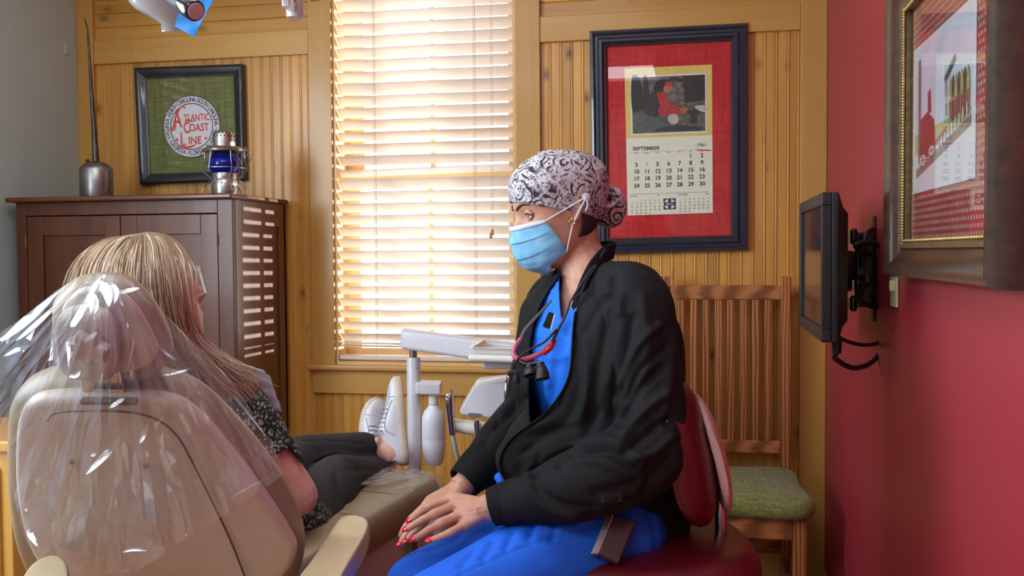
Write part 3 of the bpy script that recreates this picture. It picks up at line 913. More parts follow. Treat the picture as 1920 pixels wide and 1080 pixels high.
MB().ball(c.p(.49, .022, .001), .002, nu=8, nv=6).build('hanging_eyelet', M_liner, head, smooth=60)
mb = MB(); q2.sheet(mb, .03, .97, .02, .98, .0135, .0015); mb.build('glass', M_picglass, ca)

# ------------------------------------------------------------------ large framed locomotive print on the red wall
M_brownframe = wood('brown_frame', srgb(84, 56, 40), srgb(48, 30, 22), axis=1, rough=.35, coat=.5, grain=30)
M_gold = plain('gold_beads', srgb(196, 170, 110), 0.3, 0.9, var=.2)
def wr(pts, Xp): return Quad(*[onx(a, b_, Xp) for a, b_ in pts])
TF = .05
b0, b1 = onx(1675, 518, XR - TF * .6), onx(1884, 545, XR - TF * .6)
fy0, fy1 = b1.y, b0.y                # near, far
zlo = (b0.z + b1.z) / 2
tlz = onx(1683, 28, XR - TF * .5).z + .062
tilt = (b1.z - b0.z)
q = Quad((XR - .002, fy1, tlz - tilt * .1), (XR - .002, fy0, tlz + tilt * .1), (XR - .002, fy0, b1.z), (XR - .002, fy1, b0.z))
lf = thing('framed_print', 'large brown wooden frame with a locomotive print hung on the red wall', 'picture', q.p(.5, 1.0))
fw = .058
frame_bars(q, fw, [(0, 0), (0, TF * .8), (.1, TF), (.3, TF), (.7, TF * .62), (1, TF * .5), (1, 0)], M_brownframe, lf)
qi = Quad(*[q.p(a, b_) for a, b_ in ((fw / q.w, fw / q.h), (1 - fw / q.w, fw / q.h), (1 - fw / q.w, 1 - fw / q.h), (fw / q.w, 1 - fw / q.h))])
frame_bars(qi, .016, [(0, 0), (0, TF * .62), (.5, TF * .55), (1, TF * .4), (1, 0)], plain('dull_gold_liner', srgb(120, 104, 76), .4, .6, var=.3, scale=90), lf, 'liner_rail')
bd = MB()
for k in range(84):
    t = (k + .5) / 84
    for u in (.016 / qi.w * .9, 1 - .016 / qi.w * .9): bd.ball(qi.p(u, t, TF * .5), .0038, nu=6, nv=4)
for k in range(64):
    t = (k + .5) / 64
    for v in (.016 / qi.h * .9, 1 - .016 / qi.h * .9): bd.ball(qi.p(t, v, TF * .5), .0038, nu=6, nv=4)
bd.build('bead_trim', M_gold, lf, kind='stuff', smooth=60)
# mat of red cloth with gold dashes
m_, nt, b = new_mat('dashed_mat')
bk = N(nt, 'ShaderNodeTexBrick', Scale=1.0); bk.offset = .5
bk.inputs['Color1'].default_value = rgba(srgb(176, 150, 120)); bk.inputs['Color2'].default_value = rgba(srgb(160, 130, 100)); bk.inputs['Mortar'].default_value = rgba(srgb(150, 52, 60))
bk.inputs['Brick Width'].default_value = .016; bk.inputs['Row Height'].default_value = .0125; bk.inputs['Mortar Size'].default_value = .0034
tc = N(nt, 'ShaderNodeTexCoord'); sp_ = N(nt, 'ShaderNodeSeparateXYZ'); cb = N(nt, 'ShaderNodeCombineXYZ')
L(nt, tc.outputs['Object'], sp_.inputs[0]); L(nt, sp_.outputs['Y'], cb.inputs['X']); L(nt, sp_.outputs['Z'], cb.inputs['Y']); L(nt, cb.outputs[0], bk.inputs['Vector'])
L(nt, bk.outputs['Color'], b.inputs['Base Color']); b.inputs['Roughness'].default_value = .8
M_dash = m_
mb = MB(); qi.sheet(mb, .01, .99, .01, .99, .006, .002); mb.build('patterned_mat', M_dash, lf)
# the print sheet
pr = wr([(1711, 100), (1829, -12), (1833, 333), (1716, 363)], XR - .011)
ys0, ys1 = (pr.c[1].y + pr.c[2].y) / 2, (pr.c[0].y + pr.c[3].y) / 2
zt_, zb_ = (pr.c[0].z + pr.c[1].z) / 2, (pr.c[2].z + pr.c[3].z) / 2
c = Quad((XR - .011, ys1, zt_), (XR - .011, ys0, zt_), (XR - .011, ys0, zb_), (XR - .011, ys1, zb_))
mb = MB(); c.sheet(mb, 0, 1, 0, 1, 0, .001); pso = mb.build('print_sheet', plain('print_paper', srgb(206, 208, 214), .6, var=.02), lf)
PM2 = {k: pic_mat('loco_' + k, srgb(*a), srgb(*b_), s__) for k, a, b_, s__ in (
    ('sky', (176, 192, 214), (206, 212, 222), 14), ('grass', (150, 150, 100), (176, 172, 122), 40), ('red', (120, 34, 44), (150, 46, 54), 60),
    ('dark', (40, 40, 48), (84, 70, 70), 60), ('yellow', (150, 140, 70), (190, 170, 90), 60), ('white', (214, 214, 214), (226, 226, 226), 40), ('rail', (110, 90, 84), (140, 120, 110), 60))}
LAY[0] = .0012
def lb(pts, key, smooth_=False):
    LAY[0] += .00004
    P = smooth_closed(pts, 4) if smooth_ else pts
    mb = MB(); c.poly(mb, P, LAY[0]); mb.build('picture_patch', PM2[key], pso)
lb([(.05, .05), (.95, .05), (.95, .62), (.05, .62)], 'sky')
lb([(.05, .60), (.95, .60), (.95, .66), (.05, .74)], 'grass')
lb([(.07, .84), (.95, .64), (.95, .70), (.07, .90)], 'rail')
lb([(.10, .10), (.15, .10), (.16, .80), (.11, .80)], 'red')                      # tall chimney
lb([(.12, .52), (.28, .48), (.40, .56), (.42, .74), (.30, .78), (.12, .80)], 'red')
lb([(.28, .36), (.33, .34), (.35, .50), (.28, .50)], 'red')
for wx, wy, wr_ in ((.20, .79, .075), (.36, .75, .065)):
    rr = [(wx + wr_ * math.cos(t), wy + wr_ * .62 * math.sin(t)) for t in [i * math.pi / 9 for i in range(18)]]
    ri = [(wx + wr_ * .8 * math.cos(t), wy + wr_ * .5 * math.sin(t)) for t in [i * math.pi / 9 for i in range(18)]]
    lb(rr, 'dark'); lb(ri, 'white')
    for t in range(4):
        a = t * math.pi / 4
        lb([(wx + wr_ * .8 * math.cos(a), wy + wr_ * .5 * math.sin(a)), (wx + wr_ * .8 * math.cos(a + .15), wy + wr_ * .5 * math.sin(a + .15)), (wx - wr_ * .8 * math.cos(a), wy - wr_ * .5 * math.sin(a)), (wx - wr_ * .8 * math.cos(a + .15), wy - wr_ * .5 * math.sin(a + .15))], 'red')
lb([(.42, .70), (.60, .64), (.60, .67), (.42, .73)], 'red')
lb([(.56, .34), (.72, .24), (.74, .28), (.58, .38)], 'dark'); lb([(.58, .36), (.60, .36), (.61, .58), (.59, .58)], 'yellow')
for k in range(7):
    u = .64 + k * .042
    lb([(u, .42), (u + .015, .36), (u + .03, .38), (u + .04, .46), (u + .038, .60), (u + .004, .62)], 'dark' if k % 2 else 'yellow', True)
    lb([(u + .006, .50), (u + .034, .49), (u + .034, .60), (u + .008, .62)], 'red')
for k in range(9):
    u = .48 + k * .052; v = .76 - k * .018
    lb([(u, v - .045), (u + .014, v - .05), (u + .016, v + .01), (u + .002, v + .014)], 'white')
mb = MB(); qi.sheet(mb, .02, .98, .02, .98, .015, .0015); mb.build('glass', M_picglass, lf)

# ------------------------------------------------------------------ switch plate beside the big frame
a_ = onx(1684, 536, XR)
M_ivory = plain('ivory_plastic', srgb(200, 196, 150), .4, var=.03)
swp = thing('light_switch', 'ivory light switch plate low beside the big wall frame', 'switch', (XR, a_.y, a_.z - .05))
MB().box(XR - .006, XR, a_.y - .012, a_.y + .058, a_.z - .048, a_.z + .066).build('plate', M_ivory, swp, bevel=.003)
MB().box(XR - .016, XR - .005, a_.y + .004, a_.y + .014, a_.z - .012, a_.z + .012).build('toggle', M_ivory, swp, bevel=.002)

# ------------------------------------------------------------------ wall monitor on its bracket
M_blk = plain('black_plastic', srgb(30, 30, 33), .45, var=.1)
M_blk2 = plain('glossy_black', srgb(18, 18, 20), .18, var=.1, coat=.5)
M_screen = plain('dark_screen', srgb(38, 36, 46), .12, var=.03, coat=.3)
mn, mf = at(1541, 500, 2.07), at(1499, 495, 2.56)          # near and far upright edges of the front
ax = (mf - mn); ax.z = 0; mw = ax.length; ax.normalize()
up = V((0, 0, 1)); fn = V((-ax.y, ax.x, 0))               # screen normal (towards -x)
if fn.x > 0: fn = -fn
z1_, z0_ = at(1541, 360.5, 2.07).z, at(1541, 643, 2.07).z
mc = (mn + mf) / 2; mc.z = (z0_ + z1_) / 2
hw, hh = mw / 2, (z1_ - z0_) / 2
mo = thing('monitor', 'black flat-screen monitor turned side-on from the red wall', 'monitor', (mc.x, mc.y, z0_))
fbz = .028
fr_ = MB()
for (u0, u1, v0, v1) in ((-1, 1, hh - fbz, hh), (-1, 1, -hh, -hh + fbz)):
    fr_.obox(mc + up * ((v0 + v1) / 2) - fn * .010, ax * hw, fn * .010, up * ((v1 - v0) / 2))
for sgn in (-1, 1):
    fr_.obox(mc + ax * sgn * (hw - fbz / 2) - fn * .010, ax * fbz / 2, fn * .010, up * (hh - fbz))
fr_.build('bezel', M_blk, mo, bevel=.002)
MB().obox(mc - fn * .009, ax * (hw - fbz), fn * .003, up * (hh - fbz)).build('screen', M_screen, mo)
# back shell: deep box tapering to a hump
def rect(dist, w_, h_, dz=0): return [mc - fn * dist + ax * a * w_ + up * (b_ * h_ + dz) for a, b_ in ((-1, -1), (1, -1), (1, 1), (-1, 1))]
MB().loft([rect(.020, hw, hh), rect(.034, hw, hh), rect(.046, hw * .93, hh * .80), rect(.058, hw * .88, hh * .72)]).build('back_shell', M_blk, mo, bevel=.003)
MB().obox(mc - fn * .066, ax * .075, fn * .010, up * .085).build('mount_plate', M_blk2, mo, bevel=.003)
# swivel bracket on the wall
wy = onx(1640, 500, XR).y
wz = onx(1640, 500, XR).z
bk_ = thing('monitor_bracket', 'black swivel bracket holding the monitor to the red wall', 'bracket', (XR, wy, wz - .1))
MB().box(XR - .004, XR, wy - .018, wy + .018, wz - .135, wz + .125).build('wall_plate', M_blk, bk_, bevel=.002)
MB().box(XR - .05, XR - .004, wy - .03, wy + .03, wz - .10, wz + .085).build('rail_block', M_blk2, bk_, bevel=.006)
MB().box(XR - .062, XR - .045, wy - .034, wy + .034, wz - .11, wz - .07).build('rail_clamp', M_blk2, bk_, bevel=.006)
MB().box(XR - .062, XR - .045, wy - .034, wy + .034, wz + .055, wz + .095).build('rail_clamp', M_blk2, bk_, bevel=.006)
MB().lathe([(.02, -.05), (.022, -.045), (.022, .045), (.02, .05)], (XR - .075, wy, wz - .01), 18).build('pivot', M_blk, bk_, smooth=40)
pv = V((XR - .075, wy, wz - .01)); tgt = mc - fn * .078
dv = (tgt - pv); ln_ = dv.length; dv.normalize()
sv = up.cross(dv).normalized()
MB().obox((pv + tgt) / 2, dv * (ln_ / 2 + .012), sv * .013, up * .026).build('swivel_arm', M_blk, bk_, bevel=.006)
MB().lathe([(.022, -.034), (.026, -.028), (.026, .028), (.022, .034)], tgt + fn * -.004, 18).build('pivot', M_blk, bk_, smooth=40)
hk = onx(1672, 524, XR)
MB().obox((hk + V((XR - .05, wy - .04, hk.z))) / 2 + V((-.02, 0, 0)), V((.006, 0, 0)), V((0, .05, 0)), V((0, 0, .009))).build('cable_hook', M_blk, bk_, bevel=.003)
# cables
jack = at(1551, 652, 2.12) - fn * .02
cb1 = thing('power_cable', 'thick black cable looping from the monitor bottom up to its bracket', 'cable', jack)
MB().tube([jack + V((0, 0, .02)), jack - V((0, 0, .012))], [.012, .010], 12).build('plug', M_blk, cb1, smooth=40)
pts = [jack - V((0, 0, .01)), at(1566, 672, 2.16), at(1600, 690, 2.24), at(1636, 678, 2.32), at(1656, 645, 2.36), at(1653, 600, 2.38), at(1640, 560, 2.38), at(1632, 530, 2.38), at(1636, 500, 2.38)]
MB().tube(pts, .0062, 10, smooth=5).build('cord', M_blk, cb1, smooth=60)
tag(MB().tube([at(1566, 627, 2.16), at(1588, 640, 2.24), at(1625, 647, 2.30), at(1652, 636, 2.35), at(1654, 590, 2.37), at(1650, 550, 2.37)], .0045, 10, smooth=5).build('signal_cable', M_blk, smooth=60),
    'thin black cable sagging from the monitor back to the tie', 'cable')
tag(MB().lathe([(.011, -.014), (.013, -.008), (.012, .008), (.010, .014)], at(1654, 637, 2.355), 12).build('cable_tie', M_blk, smooth=40), 'black tie gathering the two monitor cables below the bracket', 'cable tie')
tag(MB().tube([at(1618, 500, 2.34), at(1622, 445, 2.33), at(1640, 430, 2.36), at(1660, 450, 2.38), at(1662, 475, 2.38), at(1640, 455, 2.31), at(1605, 458, 2.29), at(1612, 470, 2.31), at(1640, 478, 2.34)], .0055, 10, smooth=5).build('coiled_cable', M_blk, smooth=60),
    'black cable coiled over the top of the monitor bracket', 'cable')
tag(MB().tube([at(1655, 520, 2.36), at(1622, 535, 2.32), at(1613, 560, 2.31), at(1630, 574, 2.33), at(1655, 575, 2.36), at(1663, 545, 2.38), at(1655, 520, 2.38)], .0055, 10, smooth=5).build('coiled_cable', M_blk, smooth=60),
    'black cable looped around the lower end of the monitor bracket', 'cable')
# ------------------------------------------------------------------ oak chair with green seat
M_oak = wood('oak_up', srgb(190, 122, 70), srgb(130, 76, 38), axis=2, rough=.4, grain=26, contrast=.8, rings=True)
M_oak_h = wood('oak_level', srgb(190, 122, 70), srgb(130, 76, 38), axis=0, rough=.4, grain=26, contrast=.8, rings=True)
M_greenseat = weave('green_tweed', srgb(150, 152, 84), srgb(92, 106, 44), 900, ax='xy', bmp=.6)
yb = 3.37
hx0, hx1 = ony(1238, 700, yb).x, ony(1482, 700, yb).x
hx1 = min(hx1, XR - .09)
ch = thing('side_chair', 'oak slat-back chair with a green upholstered seat in the corner', 'chair', ((hx0 + hx1) / 2, 3.12, 0))
pw = .032
zt_ = ony(1474, 518, yb).z
def leg_post(x0):
    # rear post: upright above, raked slightly back below
    mb = MB()
    mb.loft([[(x0, yb - .02, z), (x0 + pw, yb - .02, z), (x0 + pw, yb + .018, z), (x0, yb + .018, z)] for z in (0, .45, zt_ - .006, zt_)])
    return mb
leg_post(hx0).build('rear_post', M_oak, ch, bevel=.004); leg_post(hx1 - pw).build('rear_post', M_oak, ch, bevel=.004)
za, zb2 = ony(1360, 535, yb).z, ony(1360, 561, yb).z
MB().box(hx0 + pw, hx1 - pw, yb - .012, yb + .012, zb2, za).build('top_rail', M_oak_h, ch, bevel=.003)
zl1, zl0 = ony(1440, 826, yb).z, ony(1440, 849, yb).z
MB().box(hx0 + pw, hx1 - pw, yb - .012, yb + .012, zl0, zl1).build('lower_rail', M_oak_h, ch, bevel=.003)
sm2 = MB().box(-.0115, .0115, -.007, .007, zl1 - .004, zb2 + .004).mesh('back_slat')
ns = 8
for k in range(ns):
    xk = hx0 + pw + (hx1 - hx0 - 2 * pw) * (k + 1) / (ns + 1)
    o = link_mesh('back_slat', sm2, M_oak, ch, loc=(xk, yb, 0)); md = o.modifiers.new('b', 'BEVEL'); md.width = .002; md.segments = 2
fy = 2.90
zs_ = .425
MB().box(hx0 + .004, hx0 + .042, fy + .012, fy + .05, 0, zs_).build('front_leg', M_oak, ch, bevel=.004)
MB().box(hx1 - .03, hx1 + .008, fy + .012, fy + .05, 0, zs_).build('front_leg', M_oak, ch, bevel=.004)
MB().box(hx0 + .042, hx1 - .03, fy + .018, fy + .04, zs_ - .065, zs_).build('front_apron', M_oak_h, ch, bevel=.003)
for xa in (hx0 + .008, hx1 - .028):
    MB().box(xa, xa + .022, fy + .05, yb - .02, zs_ - .065, zs_).build('side_apron', M_oak_h, ch, bevel=.003)
    MB().box(xa, xa + .02, fy + .05, yb - .02, .13, .17).build('side_stretcher', M_oak_h, ch, bevel=.003)
MB().box(hx0 + .042, hx1 - .03, fy + .02, fy + .042, .20, .245).build('front_stretcher', M_oak_h, ch, bevel=.003)
MB().box(hx0 + pw, hx1 - pw, yb - .012, yb + .01, .20, .245).build('rear_stretcher', M_oak_h, ch, bevel=.003)
sx0, sx1, sy0, sy1 = hx0 - .002, hx1 + .018, fy - .004, yb - .022
MB().pad([(sx0, sy0, zs_ + .03), ((sx0 + sx1) / 2, sy0 - .004, zs_ + .03), (sx1, sy0, zs_ + .03), (sx1 - .004, (sy0 + sy1) / 2, zs_ + .03), (sx1 - .022, sy1, zs_ + .03), ((sx0 + sx1) / 2, sy1, zs_ + .03), (sx0 + .02, sy1, zs_ + .03), (sx0 + .002, (sy0 + sy1) / 2, zs_ + .03)],
         (0, 0, 1), .06, .026, dome=.018, n=8).build('seat_cushion', M_greenseat, ch, smooth=60)

# ------------------------------------------------------------------ operator stool
M_burg = plain('burgundy_vinyl', srgb(96, 18, 30), .32, var=.1, scale=30, bmp=.05)
M_mauve = plain('mauve_shell', srgb(214, 186, 178), .45, var=.03)
M_chrome = plain('chrome', srgb(200, 200, 204), .12, 1.0, var=.02)
sc_ = at(1200, 960, 1.86); SZ = .672
FL = -RV.copy(); FL.z = 0; FL.normalize()                    # facing image left
SD = V((FV.x, FV.y, 0)).normalized()                         # depth direction
sc_ = V((sc_.x, sc_.y, SZ))
st = thing('operator_stool', 'dark red vinyl operator stool the assistant sits on', 'stool', (sc_.x, sc_.y, 0))
def sp2(a, b_, z): return V((sc_.x, sc_.y, z)) - FL * a + SD * b_
out = [sp2(.222 * (abs(math.cos(t)) ** .75) * (1 if math.cos(t) > 0 else -1), .222 * (abs(math.sin(t)) ** .75) * (1 if math.sin(t) > 0 else -1), SZ - .045) for t in [2 * math.pi * i / 16 for i in range(16)]]
MB().pad(out, (0, 0, 1), .09, .042, dome=.008, n=4).build('seat', M_burg, st, smooth=60)
MB().pad([p - V((0, 0, .052)) for p in out], (0, 0, 1), .016, .006, n=4).build('seat_shell', M_mauve, st, smooth=60)
# backrest, curved and upright behind the hips, seen edge-on
def backpad(r0, r1, n_, zlo_, zhi_, half, bow, lean, name, m):
    mb = MB(); rows = []
    prof = []
    for i in range(n_ + 1):
        prof.append(math.pi * 2 * i / n_)
    for k in range(15):
        s__ = -1 + 2 * k / 14
        e = (1 - abs(s__) ** 3.2)
        ring = []
        for a in prof[:-1]:
            ca_, sa_ = math.cos(a), math.sin(a)
            t = (zhi_ - zlo_) / 2 * (abs(sa_) ** .6) * (1 if sa_ > 0 else -1) * (.60 + .40 * e)
            zc = (zhi_ + zlo_) / 2 + t
            off = (r0 + r1) / 2 + (r1 - r0) / 2 * (abs(ca_) ** .8) * (1 if ca_ > 0 else -1) * (.55 + .45 * e)
            v = t / ((zhi_ - zlo_) / 2)
            off += lean * (-v) - .012 * v * v - bow * s__ * s__
            ring.append(sp2(off, s__ * half, zc))
        rows.append(ring)
    mb.loft(rows)
    return mb.build(name, m, st, smooth=60)
ra = (at(1300, 830, 1.86) - sc_).dot(-FL)
backpad(ra - .045, ra + .03, 20, .705, .985, .185, .05, .028, 'backrest', M_burg)
backpad(ra + .028, ra + .056, 20, .722, .945, .105, .015, .028, 'backrest_shell', M_mauve)
MB().tube([sp2(ra + .05, 0, .80), sp2(ra + .05, 0, .60), sp2(.12, 0, .535), sp2(.02, 0, .535)], .012, 10, smooth=4).build('backrest_stem', M_chrome, st, smooth=60)
MB().lathe([(.022, .12), (.022, .36), (.030, .36), (.030, .545), (.06, .55)], (sc_.x, sc_.y, 0), 20).build('column', M_chrome, st, smooth=30)
for k in range(5):
    a = 2 * math.pi * k / 5 + .3
    d_ = V((math.cos(a), math.sin(a), 0))
    MB().tube([V((sc_.x, sc_.y, .12)) + d_ * .02, V((sc_.x, sc_.y, .10)) + d_ * .15, V((sc_.x, sc_.y, .075)) + d_ * .27], [.022, .017, .013], 10).build('base_spoke', M_chrome, st, smooth=50)
    w_ = V((sc_.x, sc_.y, .028)) + d_ * .27; t_ = V((-d_.y, d_.x, 0))
    MB().lathe([(.012, -.018), (.027, -.016), (.028, 0), (.027, .016), (.012, .018)], w_, 16, t_).build('caster', M_blk, st, smooth=40)

# ------------------------------------------------------------------ dental chair
M_taupe = plain('taupe_vinyl', srgb(150, 134, 108), .4, var=.05, scale=30, bmp=.05)
M_taupe_shell = plain('taupe_shell', srgb(200, 190, 178), .38, var=.03)
M_beige = plain('beige_moulding', srgb(186, 170, 136), .35, var=.03, coat=.2)
M_seam = plain('dark_seam', srgb(96, 80, 70), .7)
T0, B0 = at(195, 715, 1.47), at(325, 1085, 1.78)
hax = (V((RV.x, RV.y, 0)).normalized() * math.cos(R(6)) - V((FV.x, FV.y, 0)).normalized() * math.sin(R(6)))   # across the chair
vax = (B0 - T0); vax -= hax * vax.dot(hax); vax.normalize()         # down the back
bn = hax.cross(vax).normalized()                                     # normal of the backrest
if bn.dot(CAM - T0) < 0: bn = -bn                                     # towards the camera (rear side)
def onback(px, py, off=0.0):
    o = T0 + bn * off; q = _dir(px, py); t = (o - CAM).dot(bn) / q.dot(bn); return CAM + q * t
dc = thing('dental_chair', 'taupe reclining dental chair with headrest seen from behind', 'dental chair', tuple(V((B0.x, B0.y, 0)) + SD * .25))
cush = [(22, 800), (30, 740), (62, 708), (110, 697), (200, 695), (300, 702), (370, 730), (440, 795), (510, 880), (556, 965), (570, 1025), (552, 1085), (480, 1150), (360, 1185), (230, 1180), (120, 1130), (50, 1040), (24, 920)]
MB().pad([onback(a, b_, -.055) for a, b_ in cush], bn, .075, .034, n=5, dome=.004).build('backrest_cushion', M_taupe, dc, smooth=60)
shell = [(34, 830), (42, 770), (66, 742), (120, 734), (220, 733), (310, 740), (368, 770), (430, 840), (500, 930), (545, 1000), (556, 1035), (530, 1078), (460, 1130), (350, 1160), (230, 1155), (130, 1105), (66, 1030), (38, 930)]
MB().pad([onback(a, b_, -.012) for a, b_ in shell], bn, .032, .014, n=5, dome=.006).build('backrest_shell', M_taupe_shell, dc, smooth=60)
# raised rear cover with its dark joint
MB().tube([onback(a, b_, .0145) for a, b_ in ((88, 790), (100, 776), (140, 771), (230, 772), (290, 785), (330, 815), (360, 865), (400, 945), (435, 1020), (470, 1110))], .0018, 8, smooth=6).build('cover_joint', M_seam, dc, smooth=60)
for a, b_ in ((135, 866), (274, 874)):
    MB().lathe([(.0045, 0), (.004, .003), (.001, .0035)], onback(a, b_, .0105), 12, bn).build('cover_screw', M_seam, dc, smooth=50)
MB().obox(onback(205, 752, .012), hax * .045, vax * .004, bn * .006).build('slide_slot', M_seam, dc, bevel=.002)
# headrest on its stalk
hn = (bn + V((0, 0, .10))).normalized()
Hc = at(212, 615, 1.44)
def onhead(px, py, off=0.0):
    o = Hc + hn * off; q = _dir(px, py); t = (o - CAM).dot(hn) / q.dot(hn); return CAM + q * t
hr = [(104, 590), (108, 553), (142, 524), (198, 518), (243, 531), (284, 572), (314, 630), (321, 664), (300, 694), (240, 708), (170, 705), (118, 680), (104, 640)]
MB().pad([onhead(a, b_, -.03) for a, b_ in hr], hn, .07, .033, n=5, dome=.004).build('headrest_cushion', M_taupe, dc, smooth=60)
hs = [(118, 600), (122, 566), (150, 542), (196, 536), (228, 548), (262, 584), (288, 632), (296, 660), (276, 684), (226, 696), (170, 694), (128, 670), (118, 640)]
MB().pad([onhead(a, b_, .006) for a, b_ in hs], hn, .02, .009, n=5, dome=.006).build('headrest_shell', M_taupe_shell, dc, smooth=60)
hc = [(112, 590), (150, 575), (196, 584), (218, 612), (223, 650), (216, 700), (190, 710), (150, 706), (118, 690), (108, 640)]
MB().pad([onhead(a, b_, .034) for a, b_ in hc], hn, .034, .015, n=5).build('hinge_cover', M_taupe_shell, dc, smooth=60)
kc = onhead(166, 652, .062)
kn = [kc + hax * (.026 + .005 * math.cos(7 * t)) * math.cos(t) + vax * (.026 + .005 * math.cos(7 * t)) * math.sin(t) for t in [2 * math.pi * i / 42 for i in range(42)]]
MB().pad(kn, hn, .022, .006, n=1).build('adjust_knob', M_taupe_shell, dc, smooth=50)
MB().obox((onhead(190, 705, .0) + onback(205, 760, -.01)) / 2, hax * .035, (onback(205, 770, -.01) - onhead(190, 690, 0)) / 2 * 1.1, bn * .008).build('headrest_stalk', M_chrome, dc, bevel=.003)
# seat and leg rest
zseat = .60
def flat(px, py, z): return onz(px, py, z)
lr_ = [(640, 955), (690, 925), (742, 893), (770, 878), (800, 871), (822, 882), (830, 905), (815, 925), (760, 955), (700, 985), (655, 1012)]
ctr = V((RV.x, RV.y, 0)).normalized()
# pad: right-hand edge follows the photo, left-hand edge mirrors it across the chair's axis
re_ = [flat(a, b_, zseat) for a, b_ in ((560, 1062), (640, 1010), (705, 966), (770, 928), (824, 895))]
fwd = (re_[-1] - re_[0]); fwd.z = 0; Lr = fwd.length; fwd.normalize()
acr = V((-fwd.y, fwd.x, 0))                                          # to the patient's left (image left)
wd = .46
outl = [re_[0], re_[1], re_[2], re_[3], re_[4], re_[4] + fwd * .05 + acr * .06, re_[4] + fwd * .07 + acr * wd * .5, re_[4] + fwd * .05 + acr * (wd - .06), re_[4] + acr * wd,
        re_[2] + acr * wd, re_[0] + acr * wd, re_[0] - fwd * .12 + acr * wd * .98, re_[0] - fwd * .18 + acr * wd * .5, re_[0] - fwd * .12 + acr * .01]
seat = MB().pad([p - V((0, 0, .045)) for p in outl], (0, 0, 1), .09, .042, n=5, dome=.004).build('seat_cushion', M_taupe, dc, smooth=60)
for k, (a, b_) in enumerate(((re_[2] - fwd * .02, .5), (re_[3] - fwd * .01, .5))):
    MB().tube([a + V((0, 0, -.06)) - acr * .001, a + V((0, 0, -.014)) + acr * .012, a + V((0, 0, .0015)) + acr * .05, a + V((0, 0, .003)) + acr * wd * .5, a + V((0, 0, .0015)) + acr * (wd - .05)], .0016, 6, smooth=5).build('stitched_seam', M_seam, seat, smooth=60)
und = [p - V((0, 0, .135)) + (sum(outl, V()) / len(outl) - p) * .06 for p in outl]
MB().pad(und, (0, 0, 1), .09, .02, n=5).build('seat_pan', M_taupe_shell, dc, smooth=60)
MB().pad([p - V((0, 0, .26)) + (sum(outl, V()) / len(outl) - p) * .22 for p in outl], (0, 0, 1), .17, .05, n=5).build('lift_housing', M_beige, dc, smooth=60)
lb_ = re_[3] - V((0, 0, .13)) - acr * .004
MB().obox(lb_, fwd * .02, acr * .006, V((0, 0, .016))).build('release_lever', M_seam, dc, bevel=.003)
cb_ = sum(outl, V()) / len(outl) - fwd * .1
MB().lathe([(.13, .03), (.12, .06), (.11, .30)], (cb_.x, cb_.y, 0), 28).build('base_column', M_beige, dc, smooth=40)
MB().pad([V((cb_.x, cb_.y, .02)) + fwd * a + acr * b_ for a, b_ in ((-.40, -.16), (-.40, .16), (.0, .20), (.38, .17), (.38, -.17), (0, -.2))], (0, 0, 1), .04, .018, n=5).build('base_plate', M_beige, dc, smooth=60)
# armrests: moulded paddles on brackets
za_ = .695
ar = [(548, 1100), (585, 1045), (622, 990), (640, 966), (662, 960), (686, 966), (693, 980), (684, 1005), (655, 1055), (625, 1110), (600, 1150), (560, 1160)]
arm_out = [flat(a, b_, za_) for a, b_ in ar]
arms = MB().pad([p - V((0, 0, .022)) for p in arm_out], (0, 0, 1), .044, .02, n=5).build('armrest', M_beige, dc, smooth=60)
am = sum(arm_out, V()) / len(arm_out)
MB().tube([am - V((0, 0, .03)), am - V((0, 0, .12)) + acr * .02, am - V((0, 0, .22)) + acr * .08], [.03, .035, .04], 12, smooth=4).build('armrest_support', M_beige, dc, smooth=60)
la = [(36, 1100), (52, 1060), (80, 1040), (112, 1036), (130, 1060), (128, 1110), (100, 1180), (50, 1190)]
la_o = [flat(a, b_, za_) for a, b_ in la]
MB().pad([p - V((0, 0, .022)) for p in la_o], (0, 0, 1), .044, .02, n=5).build('armrest', M_beige, dc, smooth=60)
am2 = sum(la_o, V()) / len(la_o)
MB().tube([am2 - V((0, 0, .03)), am2 - V((0, 0, .12)) - acr * .02, am2 - V((0, 0, .22)) - acr * .08], [.03, .035, .04], 12, smooth=4).build('armrest_support', M_beige, dc, smooth=60)

# ------------------------------------------------------------------ delivery unit behind the patient's feet
M_unit = plain('unit_white_plastic', srgb(206, 204, 210), .32, var=.02, coat=.2)
M_unit_w = plain('unit_cream_plastic', srgb(222, 218, 210), .3, var=.02, coat=.2)
M_steel = plain('brushed_steel', srgb(170, 172, 178), .25, 1.0, var=.05)
m_, nt, b = new_mat('cloudy_bottle')
b.inputs['Base Color'].default_value = rgba(srgb(226, 226, 236)); b.inputs['Roughness'].default_value = .35; b.inputs['Subsurface Weight'].default_value = .4
b.inputs['Subsurface Radius'].default_value = (.02, .02, .02)
M_bottle = m_
DU = 3.0
pbase = at(776, 760, DU); 
du = thing('delivery_unit', 'white dental delivery unit with arm, tray and water bottle by the window', 'dental unit', (pbase.x, pbase.y, 0))
rp = (at(788.5, 760, DU) - at(763, 760, DU)).length / 2
ztp = at(776, 670, DU).z
MB().lathe([(.16, 0), (.16, .03), (rp * 1.6, .05), (rp, .06), (rp, ztp - .006), (rp * .93, ztp), (.001, ztp)], (pbase.x, pbase.y, 0), 28).build('post', M_unit, du, smooth=40)
MB().ball(at(782, 690, DU - rp * .98), .002, nu=8, nv=6).build('set_screw', M_seam, du, smooth=60)
MB().lathe([(rp * .55, 0), (rp * .55, .03)], (pbase.x, pbase.y, ztp - .001), 20).build('pivot_pin', M_steel, du, smooth=40)
